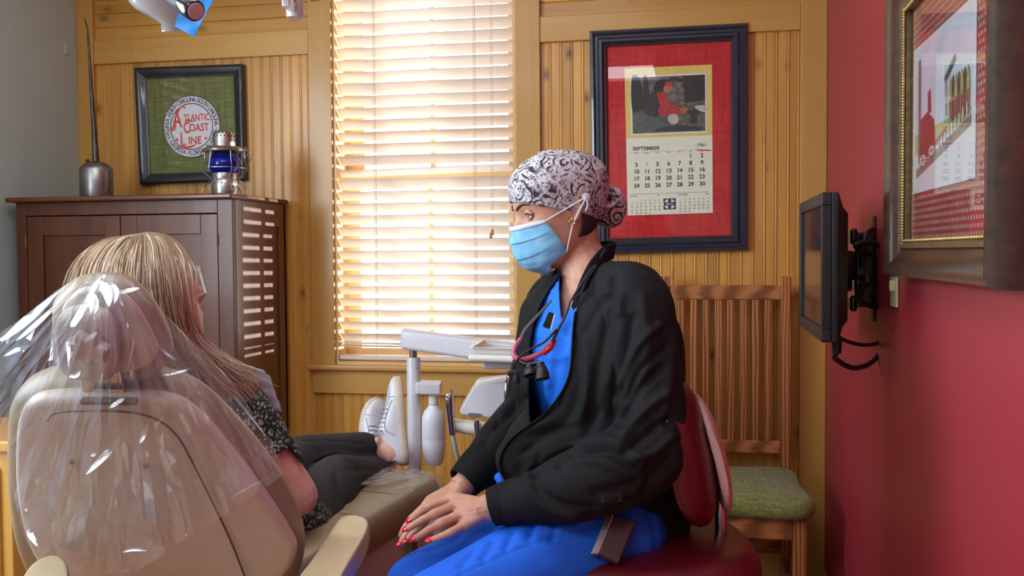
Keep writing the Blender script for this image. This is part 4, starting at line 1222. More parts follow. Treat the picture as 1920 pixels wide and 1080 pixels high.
# boxy arm sloping down to the right
aL0, aL1 = at(750, 617, DU - .035), at(750, 655, DU - .035)
aR0, aR1 = at(985, 648, DU - .16), at(985, 688, DU - .16)
th_ = SD * .07
a_l = [aL0, aL0 + th_, aL1 + th_, aL1]; a_r = [aR0, aR0 + th_ * .9, aR1 + th_ * .9, aR1]
MB().loft([a_l, [p * .96 + q * .04 for p, q in zip(a_l, a_r)], a_r]).build('arm', M_unit, du, bevel=.012, seg=4)
MB().lathe([(.003, 0), (.003, .002), (.001, .0025)], at(766, 648, DU - .037), 12, -SD).build('arm_screw', M_steel, du, smooth=50)
# tray holder and bracket
tz = at(930, 660, 2.72).z
def trq(pts, z): return [onz(a, b_, z) for a, b_ in pts]
tq = [at(877, 662, 2.66), at(1080, 668, 2.56), at(1100, 645, 2.86), at(905, 643, 2.92)]
for p in tq: p.z = tz
MB().loft([[p + V((0, 0, -.020)) for p in tq], [p + V((0, 0, .0)) for p in tq]]).build('tray_holder', M_unit_w, du, bevel=.009, seg=4)
tc_ = sum(tq, V()) / 4
MB().obox(tc_ + V((-.04, 0, -.032)), ctr * .09, SD * .07, V((0, 0, .014))).build('holder_bracket', M_unit, du, bevel=.008, seg=3)
# bottle bracket and bottle
bx = [at(779, 717, DU - .045), at(826, 719, DU - .045), at(826, 741, DU - .045), at(779, 740, DU - .045)]
MB().loft([bx, [p + SD * .075 for p in bx]]).build('bottle_manifold', M_unit, du, bevel=.006, seg=3)
bc = at(813, 790, DU - .01)
def bz(py): return at(813, py, DU - .01).z
def brr(px): return (at(px, 790, DU - .01) - bc).length
MB().lathe([(brr(822.5), bz(741)), (brr(822.5), bz(757)), (brr(823.5), bz(757))], (bc.x, bc.y, 0), 24).build('bottle_cap', M_unit_w, du, smooth=40)
MB().lathe([(.001, bz(872)), (brr(826), bz(872)), (brr(830), bz(866)), (brr(834.5), bz(842)), (brr(835), bz(825.5)), (brr(834.6), bz(824)), (brr(835), bz(822)), (brr(835), bz(790)), (brr(834.5), bz(782)), (brr(831), bz(771)), (brr(824), bz(763)), (brr(821), bz(756))], (bc.x, bc.y, 0), 32).build('water_bottle', M_bottle, du, smooth=50)
# instrument head: wedge-topped box, cream bar with holders
DH = 2.78
hp = [at(861, 772, DH), at(866, 779, DH), at(960, 789, DH), at(1010, 792, DH), at(1010, 716, DH + .03), at(958, 714, DH + .03), at(899, 720, DH + .02), at(889, 727, DH + .01)]
MB().loft([hp, [p + SD * .16 for p in hp]]).build('control_head', M_unit, du, bevel=.012, seg=4)
hb = [at(878, 774, DH - .004), at(902, 776, DH - .004), at(902, 783, DH - .004), at(878, 781, DH - .004)]
MB().loft([hb, [p + SD * .01 for p in hb]]).build('name_window', M_steel, du, bevel=.001)
MB().tube([at(841, 796, DH - .06), at(880, 801, DH - .06), at(912, 806, DH - .06), at(935, 806, DH - .05)], [.024, .026, .027, .024], 16, flat=.8).build('holder_bar', M_unit_w, du, smooth=50)
MB().tube([at(915, 812, DH - .055), at(940, 790, DH - .05), at(975, 750, DH - .03)], [.028, .03, .03], 14).build('holder_elbow', M_unit_w, du, smooth=50)
for (x0, y0, x1, y1, xb, yb_, big) in ((842, 745, 848, 815, 868, 885, True), (894, 789, 897, 820, 902, 860, False)):
    d_ = DH - .09
    if big:
        MB().tube([at(x0 - 1, y0 - 6, d_), at(x0, y0 + 6, d_), at(x0 + 2, y0 + 30, d_), at(x1, y1, d_)], [.009, .0125, .0105, .0085], 14, smooth=4).build('syringe', M_chrome, du, smooth=50)
        MB().tube([at(x0 + 3, y0 + 2, d_), at(x0 + 6, y0 - 8, d_ + .02), at(x0 + 5, y0 - 14, d_ + .03)], [.006, .005, .005], 10, smooth=3).build('syringe_nozzle', M_chrome, du, smooth=50)
        for dx in (-3, 3):
            MB().lathe([(.0035, 0), (.0035, .004), (.001, .005)], at(x0 + dx - 1, y0 - 1, d_ - .012), 12, -SD).build('syringe_button', M_steel, du, smooth=50)
    else:
        MB().tube([at(x0, y0 - 2, d_), at(x0, y0 + 8, d_), at(x1, y1, d_)], [.0085, .0095, .0075], 12).build('handpiece', M_chrome, du, smooth=50)
    MB().tube([at(x1, y1 - 3, d_), at((x1 + xb) / 2 - 2, (y1 + yb_) / 2, d_), at(xb, yb_, d_ + .02), at(xb + 25, yb_ + 90, d_ + .06), at(xb + 60, yb_ + 110, d_ + .14)], .0062, 10, smooth=5).build('hose', plain('grey_hose', srgb(150, 150, 150), .5) if big else MATS['grey_hose'], du, smooth=60)
MB().lathe([(.005, 0), (.0055, .03), (.008, .04), (.0075, .07), (.004, .078), (.004, .09), (.005, .095), (.001, .10)], at(950, 772, DH - .05), 14).build('handpiece', M_chrome, du, smooth=50)
MB().tube([at(975, 800, DH - .02), at(960, 870, DH), at(900, 900, DH + .06), (pbase.x + .08, pbase.y, .35), (pbase.x, pbase.y, .30)], .024, 12, smooth=4).build('supply_arm', M_unit, du, smooth=60)
# loose steel-rimmed tray lying on the holder
tr_ = thing('instrument_tray', 'shallow white instrument tray lying on the delivery arm', 'tray', tuple(tc_))
cen = tc_
ins = [cen + (p - cen) * .93 for p in tq]
mb = MB()
rows = [[p + V((0, 0, .0015)) for p in [cen + (p - cen) * .86 for p in tq]], [p + V((0, 0, .018)) for p in ins], [cen + (p - cen) * .985 + V((0, 0, .019)) for p in tq]]
mb.loft(rows, True, False)
mb.build('tray_body', M_unit_w, tr_, solid=.002, smooth=40)
yp = at(952, 648, 2.78)
tag(MB().loft([[cen + V(v) + V((.02, 0, .004)) for v in ((-.03, -.04, 0), (.05, -.05, 0), (.06, 0, 0), (-.02, .02, 0))], [cen + V(v) + V((.02, 0, .008)) for v in ((-.03, -.04, 0), (.05, -.05, 0), (.06, 0, 0), (-.02, .02, 0))]]).build('yellow_packet', plain('yellow_packet', srgb(214, 190, 40), .4), None, bevel=.001),
    'yellow paper packet lying in the instrument tray', 'packet')

# ------------------------------------------------------------------ side counter at the left edge
xe = at(22, 950, 2.45).x; ye = at(22, 950, 2.45).y
sdc = thing('side_cabinet', 'honey pine side cabinet at the left edge beyond the dental chair', 'cabinet', ((XL + xe) / 2, ye + .1, 0))
MB().box(XL + .02, xe, ye, ye + .30, .0, .72).build('carcass', M_trim, sdc, bevel=.004)
MB().box(XL + .02, xe + .012, ye - .015, ye + .31, .72, .75).build('counter_top', M_trim_h, sdc, bevel=.006)
MB().box(XL + .04, xe - .03, ye - .012, ye, .10, .68).build('door', M_trim, sdc, bevel=.004)

# ------------------------------------------------------------------ operating light and its arm
m_, nt, b = new_mat('clear_shield')
tr = N(nt, 'ShaderNodeBsdfTransparent'); tr.inputs['Color'].default_value = (.96, .97, .98, 1)
gl = N(nt, 'ShaderNodeBsdfGlossy'); gl.inputs['Roughness'].default_value = 0.05
df = N(nt, 'ShaderNodeBsdfDiffuse'); df.inputs['Color'].default_value = rgba(srgb(216, 220, 226))
fr = thin_fresnel(nt, 1.5); mx = N(nt, 'ShaderNodeMixShader'); mx2 = N(nt, 'ShaderNodeMixShader'); mx2.inputs[0].default_value = .35
L(nt, tr.outputs[0], mx2.inputs[1]); L(nt, df.outputs[0], mx2.inputs[2])
L(nt, fr.outputs[0], mx.inputs[0]); L(nt, mx2.outputs[0], mx.inputs[1]); L(nt, gl.outputs[0], mx.inputs[2]); L(nt, mx.outputs[0], nt.nodes['Material Output'].inputs['Surface'])
M_shield = m_
DL = 1.42
dl = thing('operating_light', 'overhead dental operating light with a clear shield and black handle', 'dental light', at(330, -60, DL))
# shield: shallow clear dish facing down to the patient
sh = MB(); rows = []
lc = at(302, -42, DL + .02)
for i in range(9):
    t = i / 8
    ring = []
    for k in range(28):
        a = 2 * math.pi * k / 28
        ring.append(lc + RV * (math.cos(a) * .062 * math.sin(t * math.pi / 2) ** .7 * (1 + .1 * math.cos(a))) + SD * (math.sin(a) * .05 * math.sin(t * math.pi / 2) ** .7) + V((0, 0, -.068 * (math.cos(t * math.pi / 2)) ** .8 - .012 * math.cos(a) * 1.0)))
    rows.append(ring)
sh.grid(rows, closed=True)
sh.build('shield', M_shield, dl, solid=.003, smooth=60)
MB().pad([lc + RV * (.078 * math.cos(a)) + SD * (.06 * math.sin(a)) + V((0, 0, .02)) for a in [2 * math.pi * k / 16 for k in range(16)]], (0, 0, 1), .06, .025, n=3).build('lamp_housing', M_unit, dl, smooth=60)
MB().lathe([(.018, 0), (.026, .02), (.028, .03)], lc - V((0, 0, .034)), 20).build('lamp_lens', plain('amber_lens', srgb(196, 180, 120), .2), dl, smooth=50)
h0, h1 = at(296, -26, DL - .05), at(367, 21, DL - .115)
hd = (h1 - h0).normalized()
MB().tube([h0, h0.lerp(h1, .72)], .0125, 18).build('handle', plain('soft_black_grip', srgb(52, 58, 62), .6), dl, smooth=40)
ha = MB().tube([h0.lerp(h1, .72), h0.lerp(h1, .80), h1 - hd * .002, h1], [.0138, .0150, .0150, .0135], 22).build('handle_end', M_blk2, dl, smooth=40)
MB().lathe([(.0118, 0), (.0115, .0015), (.001, .002)], h1, 20, hd).build('end_cap', plain('pale_grey_cap', srgb(196, 190, 200), .6), ha, smooth=40)
# arm to a hub on the ceiling pole
hub = at(553, 12, 2.35)
hr_ = (at(571, 12, 2.35) - at(538.5, 12, 2.35)).length / 2
zl_ = at(553, 33, 2.35).z
MB().lathe([(hr_ * .9, 0), (hr_, .006), (hr_, .5), (hr_ * .7, .52), (hr_ * .7, ZC - zl_)], (hub.x, hub.y, zl_), 28).build('ceiling_pole', M_unit, dl, smooth=40)
e0 = at(536, 0, 2.08); 
bxr = [at(527.5, -25, 2.10), at(543, -25, 2.10), at(543.5, 12.5, 2.10), at(528.5, 12.5, 2.10)]
bxe = [at(541, -22, 2.34), at(555, -22, 2.34), at(555, 24, 2.34), at(541, 22, 2.34)]
MB().loft([bxr, bxe]).build('arm_joint', M_unit, dl, bevel=.003, seg=3)
MB().lathe([(.004, 0), (.004, .003), (.001, .004)], at(553, 1, 2.28), 12, RV).build('joint_screw', M_steel, dl, smooth=50)
MB().tube([at(535, -20, 2.12), at(500, -60, 1.9), at(420, -110, 1.62), lc + V((0, 0, .045))], .022, 14, smooth=4).build('light_arm', M_unit, dl, smooth=60)
# blue barrier film hanging behind the handle
m_, nt, b = new_mat('blue_film')
b.inputs['Base Color'].default_value = rgba(srgb(30, 150, 240)); b.inputs['Roughness'].default_value = .2; b.inputs['Transmission Weight'].default_value = .15
M_film = m_
f0 = [at(396, -40, DL - .01), at(403, -6, DL - .015), at(364, 69, DL - .04), at(327, 49, DL - .02), at(340, 20, DL - .005), at(356, -40, DL + .005)]
bf = MB()
bf.add(f0, [tuple(range(6))])
tag(bf.build('barrier_film', M_film, solid=.0006), 'blue plastic barrier film hanging from the dental light handle', 'film')
# ------------------------------------------------------------------ tools for bodies and cloth
def np_co(me):
    a = np.empty(len(me.vertices) * 3, np.float32); me.vertices.foreach_get('co', a); return a.reshape(-1, 3).astype(np.float64)
def np_no(me):
    a = np.empty(len(me.vertices) * 3, np.float32); me.vertex_normals.foreach_get('vector', a); return a.reshape(-1, 3).astype(np.float64)
def set_co(me, co):
    me.vertices.foreach_set('co', np.ascontiguousarray(co, np.float32).ravel()); me.update()
def to_px(co):
    d = co - np.array(CAM); w = d @ np.array(FV)
    return 960 + FPX * (d @ np.array(RV)) / w, 540 - FPX * (d @ np.array(UV_)) / w, w
def fuse(mb, voxel, it=6, fac=.5):
    """one continuous skin around overlapping closed shapes"""
    me = bpy.data.meshes.new('f'); me.from_pydata(mb.v, [], mb.f)
    bm = bmesh.new(); bm.from_mesh(me); bmesh.ops.recalc_face_normals(bm, faces=bm.faces); bm.to_mesh(me); bm.free()
    ob = bpy.data.objects.new('f', me); col.objects.link(ob)
    r = ob.modifiers.new('r', 'REMESH'); r.mode = 'VOXEL'; r.voxel_size = voxel
    if it:
        s = ob.modifiers.new('s', 'SMOOTH'); s.factor = fac; s.iterations = it
    out = baked(ob); bpy.data.objects.remove(ob, do_unlink=True); bpy.data.meshes.remove(me)
    return out
def limb(mb, pts, rad, n=16, steps=5, flat=1.0, hint=None):
    mb.tube(pts, rad, n, smooth=steps, flat=flat, hint=hint); 
    mb.ball(pts[0], rad[0] * .98, nu=12, nv=8); mb.ball(pts[-1], rad[-1] * .98, nu=12, nv=8)
def section(c, ex, ey, rx, ry, n=28, p=2.4):
    out = []
    for k in range(n):
        a = 2 * math.pi * k / n; ca, sa = math.cos(a), math.sin(a)
        out.append(V(c) + V(ex) * (rx * math.copysign(abs(ca) ** (2 / p), ca)) + V(ey) * (ry * math.copysign(abs(sa) ** (2 / p), sa)))
    return out
def torso(mb, secs, ex, ey, grow=0.0, steps=4):
    """secs: (centre, half-width across, half-depth, forward shift)"""
    q = catmull([tuple(c) + (a, b, f) for c, a, b, f in secs], steps)
    mb.loft([section(V(s[:3]) + V(ey) * s[5], ex, ey, s[3] + grow, s[4] + grow) for s in q])
def seg_dist(px, py, poly):
    best = np.full(px.shape, 1e9)
    for (x0, y0), (x1, y1) in zip(poly[:-1], poly[1:]):
        dx, dy = x1 - x0, y1 - y0; l2 = dx * dx + dy * dy or 1e-9
        t = np.clip(((px - x0) * dx + (py - y0) * dy) / l2, 0, 1)
        best = np.minimum(best, np.hypot(px - x0 - t * dx, py - y0 - t * dy))
    return best
def fold(me, creases, drange=None):
    """press creases and raise ridges (path in the view, width, height in metres) into cloth"""
    co, no = np_co(me), np_no(me)
    px, py, w = to_px(co)
    view = co - np.array(CAM); view /= np.linalg.norm(view, axis=1)[:, None]
    face = np.clip(-(no * view).sum(1) * 2.0, 0, 1)
    h = np.zeros(len(co))
    for poly, wd, amp in creases:
        P = [tuple(p[:2]) for p in catmull(poly, 5)] if len(poly) > 2 else poly
        d = seg_dist(px, py, P)
        h += amp * np.exp(-(d / wd) ** 2)
    if drange is not None: face = face * ((w > drange[0]) & (w < drange[1]))
    set_co(me, co + no * (h * face)[:, None])
def ripple(me, amp, scale, seed=0.0):
    co, no = np_co(me), np_no(me)
    h = np.array([noise.noise(V(c) * scale + V((seed, seed * 2, seed * 3))) for c in co])
    set_co(me, co + no * (h * amp)[:, None])
def inside(px, py, poly):
    r = np.zeros(px.shape, bool); j = len(poly) - 1
    for i in range(len(poly)):
        xi, yi = poly[i]; xj, yj = poly[j]
        c = ((yi > py) != (yj > py)) & (px < (xj - xi) * (py - yi) / ((yj - yi) or 1e-9) + xi)
        r ^= c; j = i
    return r
def cut_open(me, poly, dmin, dmax, snap=14, facing=True):
    """cut an opening along an outline seen in the view, only through cloth between two distances; edges follow the outline"""
    bm = bmesh.new(); bm.from_mesh(me); bm.normal_update()
    cen = np.array([f.calc_center_median() for f in bm.faces]); nor = np.array([f.normal for f in bm.faces])
    px, py, w = to_px(cen)
    view = cen - np.array(CAM)
    kill = inside(px, py, poly) & (w > dmin) & (w < dmax)
    if facing: kill &= ((nor * view).sum(1) < 0.02)
    bm.faces.ensure_lookup_table()
    bmesh.ops.delete(bm, geom=[bm.faces[i] for i in np.nonzero(kill)[0]], context='FACES')
    cl = poly + [poly[0]]
    bv = [v for v in bm.verts if v.is_boundary]
    if bv:
        c = np.array([v.co for v in bv]); x, y, w = to_px(c)
        for i, v in enumerate(bv):
            best = None
            for (x0, y0), (x1, y1) in zip(cl[:-1], cl[1:]):
                dx, dy = x1 - x0, y1 - y0; l2 = dx * dx + dy * dy or 1e-9
                t = min(1, max(0, ((x[i] - x0) * dx + (y[i] - y0) * dy) / l2)); X_, Y_ = x0 + t * dx, y0 + t * dy
                d = math.hypot(x[i] - X_, y[i] - Y_)
                if best is None or d < best[0]: best = (d, X_, Y_)
            if best[0] < snap: v.co = at(best[1], best[2], w[i])
    bm.to_mesh(me); bm.free()
def join_into(me, others):
    bm = bmesh.new(); bm.from_mesh(me)
    for o in others: bm.from_mesh(o)
    bm.to_mesh(me); bm.free()
def cloth_obj(name, me, m, parent, solid=0.0, label=None):
    me.shade_smooth()
    o = link_mesh(name, me, m, parent)
    if solid:
        md = o.modifiers.new('solid', 'SOLIDIFY'); md.thickness = solid; md.offset = -1
    if label: o['label'] = label
    return o
# ------------------------------------------------------------------ heads
HT = [(-.122, .030, .066, .018), (-.112, .004, .080, .038), (-.095, -.030, .087, .053), (-.075, -.056, .089, .062), (-.05, -.074, .089, .067), (-.025, -.086, .088, .071), (0, -.094, .088, .074),
      (.03, -.099, .092, .076), (.06, -.096, .088, .073), (.085, -.082, .074, .063), (.103, -.056, .050, .047), (.113, -.028, .024, .026), (.117, -.004, .004, .004)]
def head_pt(z, a, off=0.0):
    zz = [h[0] for h in HT]
    xb, xf, w = (float(np.interp(z, zz, [h[i] for h in HT])) for i in (1, 2, 3))
    xc, rx = (xb + xf) / 2, (xf - xb) / 2
    ca, sa = math.cos(a), math.sin(a)
    p = 2.15
    x = xc + (rx + off) * math.copysign(abs(ca) ** (2 / p), ca); y = (w + off) * math.copysign(abs(sa) ** (2 / p), sa)
    return V((x, y, z))
def gauss(d, s): return math.exp(-d * d / (2 * s * s))
def face_pt(z, a):
    p = head_pt(z, a)
    if abs(a) < 1.6:
        y = p.y
        f = 0
        f += .024 * gauss(y, .0085 + .004 * (z < -.028)) * (gauss(z + .032, .011) + .55 * gauss(z + .012, .014))     # nose
        f += .005 * gauss(y, .03) * gauss(z - .022, .009)                       # brow
        f -= .0075 * (gauss(y - .032, .013) + gauss(y + .032, .013)) * gauss(z + .001, .010)   # eye sockets
        f += .006 * gauss(y, .018) * (gauss(z + .066, .006) + gauss(z + .078, .006))          # lips
        f += .006 * gauss(y, .015) * gauss(z + .108, .01)                        # chin
        f += .004 * (gauss(y - .045, .016) + gauss(y + .045, .016)) * gauss(z + .03, .016)    # cheeks
        p.x += f
    return p
class Head:
    def __init__(s, centre, yaw_vec, pitch, roll=0.0, k=1.0):
        f = V(yaw_vec).normalized(); l = V((0, 0, 1)).cross(f).normalized()
        s.f = (f * math.cos(pitch) + V((0, 0, 1)) * math.sin(pitch)).normalized()
        s.l = l; s.u = s.f.cross(s.l).normalized()
        if roll:
            l2 = s.l * math.cos(roll) + s.u * math.sin(roll); s.u = s.f.cross(l2).normalized(); s.l = l2
        s.c = V(centre); s.k = k
    def w(s, p): return s.c + (s.f * p[0] + s.l * p[1] + s.u * p[2]) * s.k
    def skull(s, mb, nz=46, na=64):
        zs = np.linspace(-.1215, .1168, nz)
        mb.loft([[s.w(face_pt(z, 2 * math.pi * i / na)) for i in range(na)] for z in zs])
    def ear(s, mb, side):
        y0 = .071 * side
        pts = [(-.006, y0, -.026), (-.001, y0 + .003 * side, -.010), (.000, y0 + .005 * side, .006), (-.008, y0 + .008 * side, .018), (-.020, y0 + .011 * side, .018), (-.026, y0 + .011 * side, .004), (-.020, y0 + .008 * side, -.016), (-.011, y0 + .005 * side, -.029)]
        mb.tube([s.w(p) for p in pts], [.0036, .0036, .0036, .0038, .004, .004, .005, .0055], 10, smooth=4)
        mb.ball(s.w((-.010, y0 + .002 * side, .004)),   .013 * s.k, .006 * s.k, .019 * s.k, frame=(s.f, s.l, s.u))
M_skin, nt, b = new_mat('tan_skin')
def skin_nodes(nt, b, c1, c2, rough=.48):
    no = N(nt, 'ShaderNodeTexNoise', Scale=38.0, Detail=5.0); L(nt, coords(nt, (1, 1, 1), False), no.inputs['Vector'])
    r = ramp(nt, [(.35, c1), (.68, c2)]); L(nt, no.outputs['Fac'], r.inputs['Fac']); L(nt, r.outputs['Color'], b.inputs['Base Color'])
    b.inputs['Roughness'].default_value = rough; b.inputs['Subsurface Weight'].default_value = .18; b.inputs['Subsurface Radius'].default_value = (.012, .005, .003)
    n2 = N(nt, 'ShaderNodeTexNoise', Scale=420.0, Detail=2.0); L(nt, coords(nt, (1, 1, 1), False), n2.inputs['Vector']); bump(nt, b, n2.outputs['Fac'], .12, .0006)
skin_nodes(nt, b, srgb(196, 142, 118), srgb(212, 160, 138))
M_skin_p, nt, b = new_mat('fair_skin'); skin_nodes(nt, b, srgb(222, 164, 146), srgb(234, 184, 168))
def hand_mesh(wrist, fingers, thumb=None, wr=.024, voxel=.0021, k=1.0, forearm=None):
    """palm from five rays plus separate jointed fingers; fingers = lists of joints knuckle..tip"""
    mb = MB()
    for j, f in enumerate(fingers):
        m0 = V(wrist).lerp(V(f[0]), .12)
        mb.tube([m0, V(wrist).lerp(V(f[0]), .55), V(f[0]), V(f[0]).lerp(V(f[1]), .25)], [.0165 * k, .0135 * k, .0118 * k, .0098 * k], 12, smooth=3)
        n = len(f); r0 = [.0102, .0090, .0092, .0080, .0076, .0060]
        tk = .84 if j == 3 else 1.0
        pts = [V(f[0]), V(f[0]).lerp(V(f[1]), .55), V(f[1]), V(f[1]).lerp(V(f[2]), .5), V(f[2]).lerp(V(f[1]), .0)]
        if n == 4:
            pts = [V(f[0]), V(f[0]).lerp(V(f[1]), .5), V(f[1]), V(f[1]).lerp(V(f[2]), .5), V(f[2]), V(f[3])]
            rr = [.0105, .0090, .0094, .0078, .0078, .0062]
        else:
            rr = [.0105, .0090, .0094, .0080, .0062]
        limb(mb, pts, [q * tk * k for q in rr], 12, 3)
    for a, c in zip(fingers[:-1], fingers[1:]):
        mid = (V(a[0]) + V(c[0])) / 2
        mb.tube([V(wrist).lerp(mid, .2), V(wrist).lerp(mid, .6), mid.lerp(V(wrist), .06)], [.0155 * k, .0130 * k, .0098 * k], 10)
    if thumb:
        mb.tube([V(wrist).lerp(V(thumb[0]), .3), V(thumb[0])], [.016 * k, .0145 * k], 10)
        limb(mb, [V(p) for p in thumb], [q * k for q in (.0140, .0115, .0105, .0075)][:len(thumb)], 12, 3)
    if forearm:
        mb.tube([V(wrist).lerp(V(fingers[1][0]), .18), V(wrist), V(wrist).lerp(V(forearm), .3), V(forearm)], [wr * .98 * k, wr * k, wr * 1.08 * k, wr * 1.3 * k], 16, flat=1.0)
    return fuse(mb, voxel, 3, .5)
def nail(parent, tip, prev, upv, m, r=.0064):
    d = (V(tip) - V(prev)).normalized(); u = V(upv) - d * V(upv).dot(d); u.normalize(); s = d.cross(u)
    mb = MB(); mb.ball(V(tip) + u * .0032 + d * .0022, r * 1.5, r, .0030, nu=14, nv=8, frame=(d, s, u))
    mb.build('fingernail', m, parent, smooth=60)
# ------------------------------------------------------------------ the seated assistant
H3 = lambda a: V((a[0], a[1], 0))
RH, FH = H3(RV).normalized(), H3(FV).normalized()             # level image-right and depth directions
def hd(r, d): return (RH * r + FH * d).normalized()
A = at
who = thing('person', 'assistant in black jacket, blue scrubs, patterned cap and blue mask, seated', 'person', (sc_.x, sc_.y, SZ))
aH = Head(A(1046, 391, 1.93), hd(-math.cos(R(13)), -math.sin(R(13))), R(-13), R(-2), .945)
LAT = hd(-.53, .845)           # across the chest, towards her far (right) side
CHF = hd(-.845, -.53)          # the way the chest faces
hipc, waist, chest, shl, nkb = A(1192, 980, 1.93), A(1165, 850, 1.91), A(1128, 690, 1.89), A(1112, 575, 1.90), A(1110, 510, 1.92)
SEC = [(A(1150, 1000, 1.93), .130, .095, 0), (A(1158, 965, 1.93), .138, .105, 0), (waist, .142, .112, .005), (chest, .158, .118, .01), (shl, .172, .088, 0), (A(1110, 540, 1.91), .12, .075, 0), (nkb, .066, .06, 0)]
nS, nE, nW = A(1190, 572, 1.76), A(1222, 840, 1.72), A(925, 950, 1.70)
fS, fE, fW = A(1036, 572, 2.07), A(992, 775, 2.10), A(874, 908, 1.88)
# body: head, neck, trunk, arms, legs in one skin
mb = MB()
aH.skull(mb); aH.ear(mb, 1); aH.ear(mb, -1)
limb(mb, [aH.w((-.02, 0, -.05)), aH.w((-.022, 0, -.105)), A(1100, 505, 1.925), nkb - V((0, 0, .03))], [.052, .051, .054, .066])
torso(mb, SEC, LAT, CHF, -.022)
limb(mb, [nS, nS.lerp(nE, .5), nE], [.045, .042, .036]); limb(mb, [nE, nE.lerp(nW, .35), nW.lerp(nE, .12)], [.036, .038, .026])
limb(mb, [fS, fS.lerp(fE, .5), fE], [.045, .042, .036]); limb(mb, [fE, fE.lerp(fW, .35), fW.lerp(fE, .12)], [.036, .038, .026])
nH, nK = A(1160, 990, 1.82), A(800, 1150, 1.60)
fH, fK = A(1095, 985, 2.03), A(778, 1098, 1.88)
nF = V((nK.x, nK.y, .09)) - CHF * .10; fF = V((fK.x, fK.y, .09)) - CHF * .08
limb(mb, [nH, nH.lerp(nK, .5), nK], [.075, .068, .05]); limb(mb, [nK, nK.lerp(nF, .4), nF], [.05, .046, .034])
limb(mb, [fH, fH.lerp(fK, .5), fK], [.075, .068, .05]); limb(mb, [fK, fK.lerp(fF, .4), fF], [.05, .046, .034])
bme = fuse(mb, .0034, 4, .5)
# left hand (on top): near to far pinky, ring, middle, index
Lh = {'index': [A(849, 934, 1.775), A(806, 949, 1.765), A(788, 961, 1.78), A(771, 975, 1.79)],
      'middle': [A(854, 947, 1.752), A(815, 963, 1.735), A(790, 976, 1.75), A(764, 992, 1.765)],
      'ring': [A(862, 965, 1.732), A(826, 981, 1.712), A(803, 994, 1.722), A(779, 1010, 1.735)],
      'pinky': [A(872, 984, 1.715), A(843, 999, 1.695), A(826, 1006, 1.70), A(808, 1013, 1.705)]}
lw_ = A(918, 952, 1.712)
lhm = hand_mesh(lw_, [Lh[k] for k in ('index', 'middle', 'ring', 'pinky')], [A(858, 938, 1.81), A(822, 955, 1.83), A(795, 972, 1.83)], forearm=A(985, 935, 1.705))
Rh = {'index': [A(812, 958, 1.825), A(788, 984, 1.81), A(777, 998, 1.805), A(765, 1012, 1.80)],
      'middle': [A(806, 950, 1.85), A(776, 982, 1.84), A(763, 1001, 1.835), A(751, 1019, 1.83)],
      'ring': [A(804, 944, 1.875), A(772, 974, 1.87), A(760, 990, 1.87), A(752, 1004, 1.87)],
      'pinky': [A(808, 938, 1.90), A(782, 962, 1.90), A(772, 974, 1.90), A(764, 984, 1.90)]}
rhm = hand_mesh(A(868, 910, 1.885), [Rh[k] for k in ('index', 'middle', 'ring', 'pinky')], [A(840, 950, 1.83), A(815, 975, 1.82), A(800, 990, 1.82)], forearm=A(905, 872, 1.92))
# tendons and knuckles on the back of the left hand
fold(lhm, [([(905, 945), (875, 940), (850, 934)], 4, .0014), ([(908, 952), (880, 951), (856, 948)], 4, .0014), ([(908, 958), (885, 962), (864, 965)], 4, .0012), ([(905, 968), (890, 975), (874, 984)], 5, .0010),
           ([(902, 950), (884, 956), (870, 952)], 2.5, .0012), ([(806, 944), (807, 956)], 3, .0008), ([(815, 958), (817, 970)], 3, .0008), ([(826, 975), (829, 988)], 3, .0008)])
join_into(bme, [lhm, rhm])
bo = cloth_obj('body', bme, M_skin, who)
M_rednail = plain('red_nail_varnish', srgb(226, 22, 38), .12, coat=.8, var=.02)
upn = V((0, 0, 1)) * .8 - FH * .6 - RH * .15
for f in Lh.values(): nail(bo, f[3], f[2], upn, M_rednail)
for k in ('index', 'middle'): nail(bo, Rh[k][3], Rh[k][2], V((0, 0, .5)) - RH * .6 - FH * .4, M_rednail)
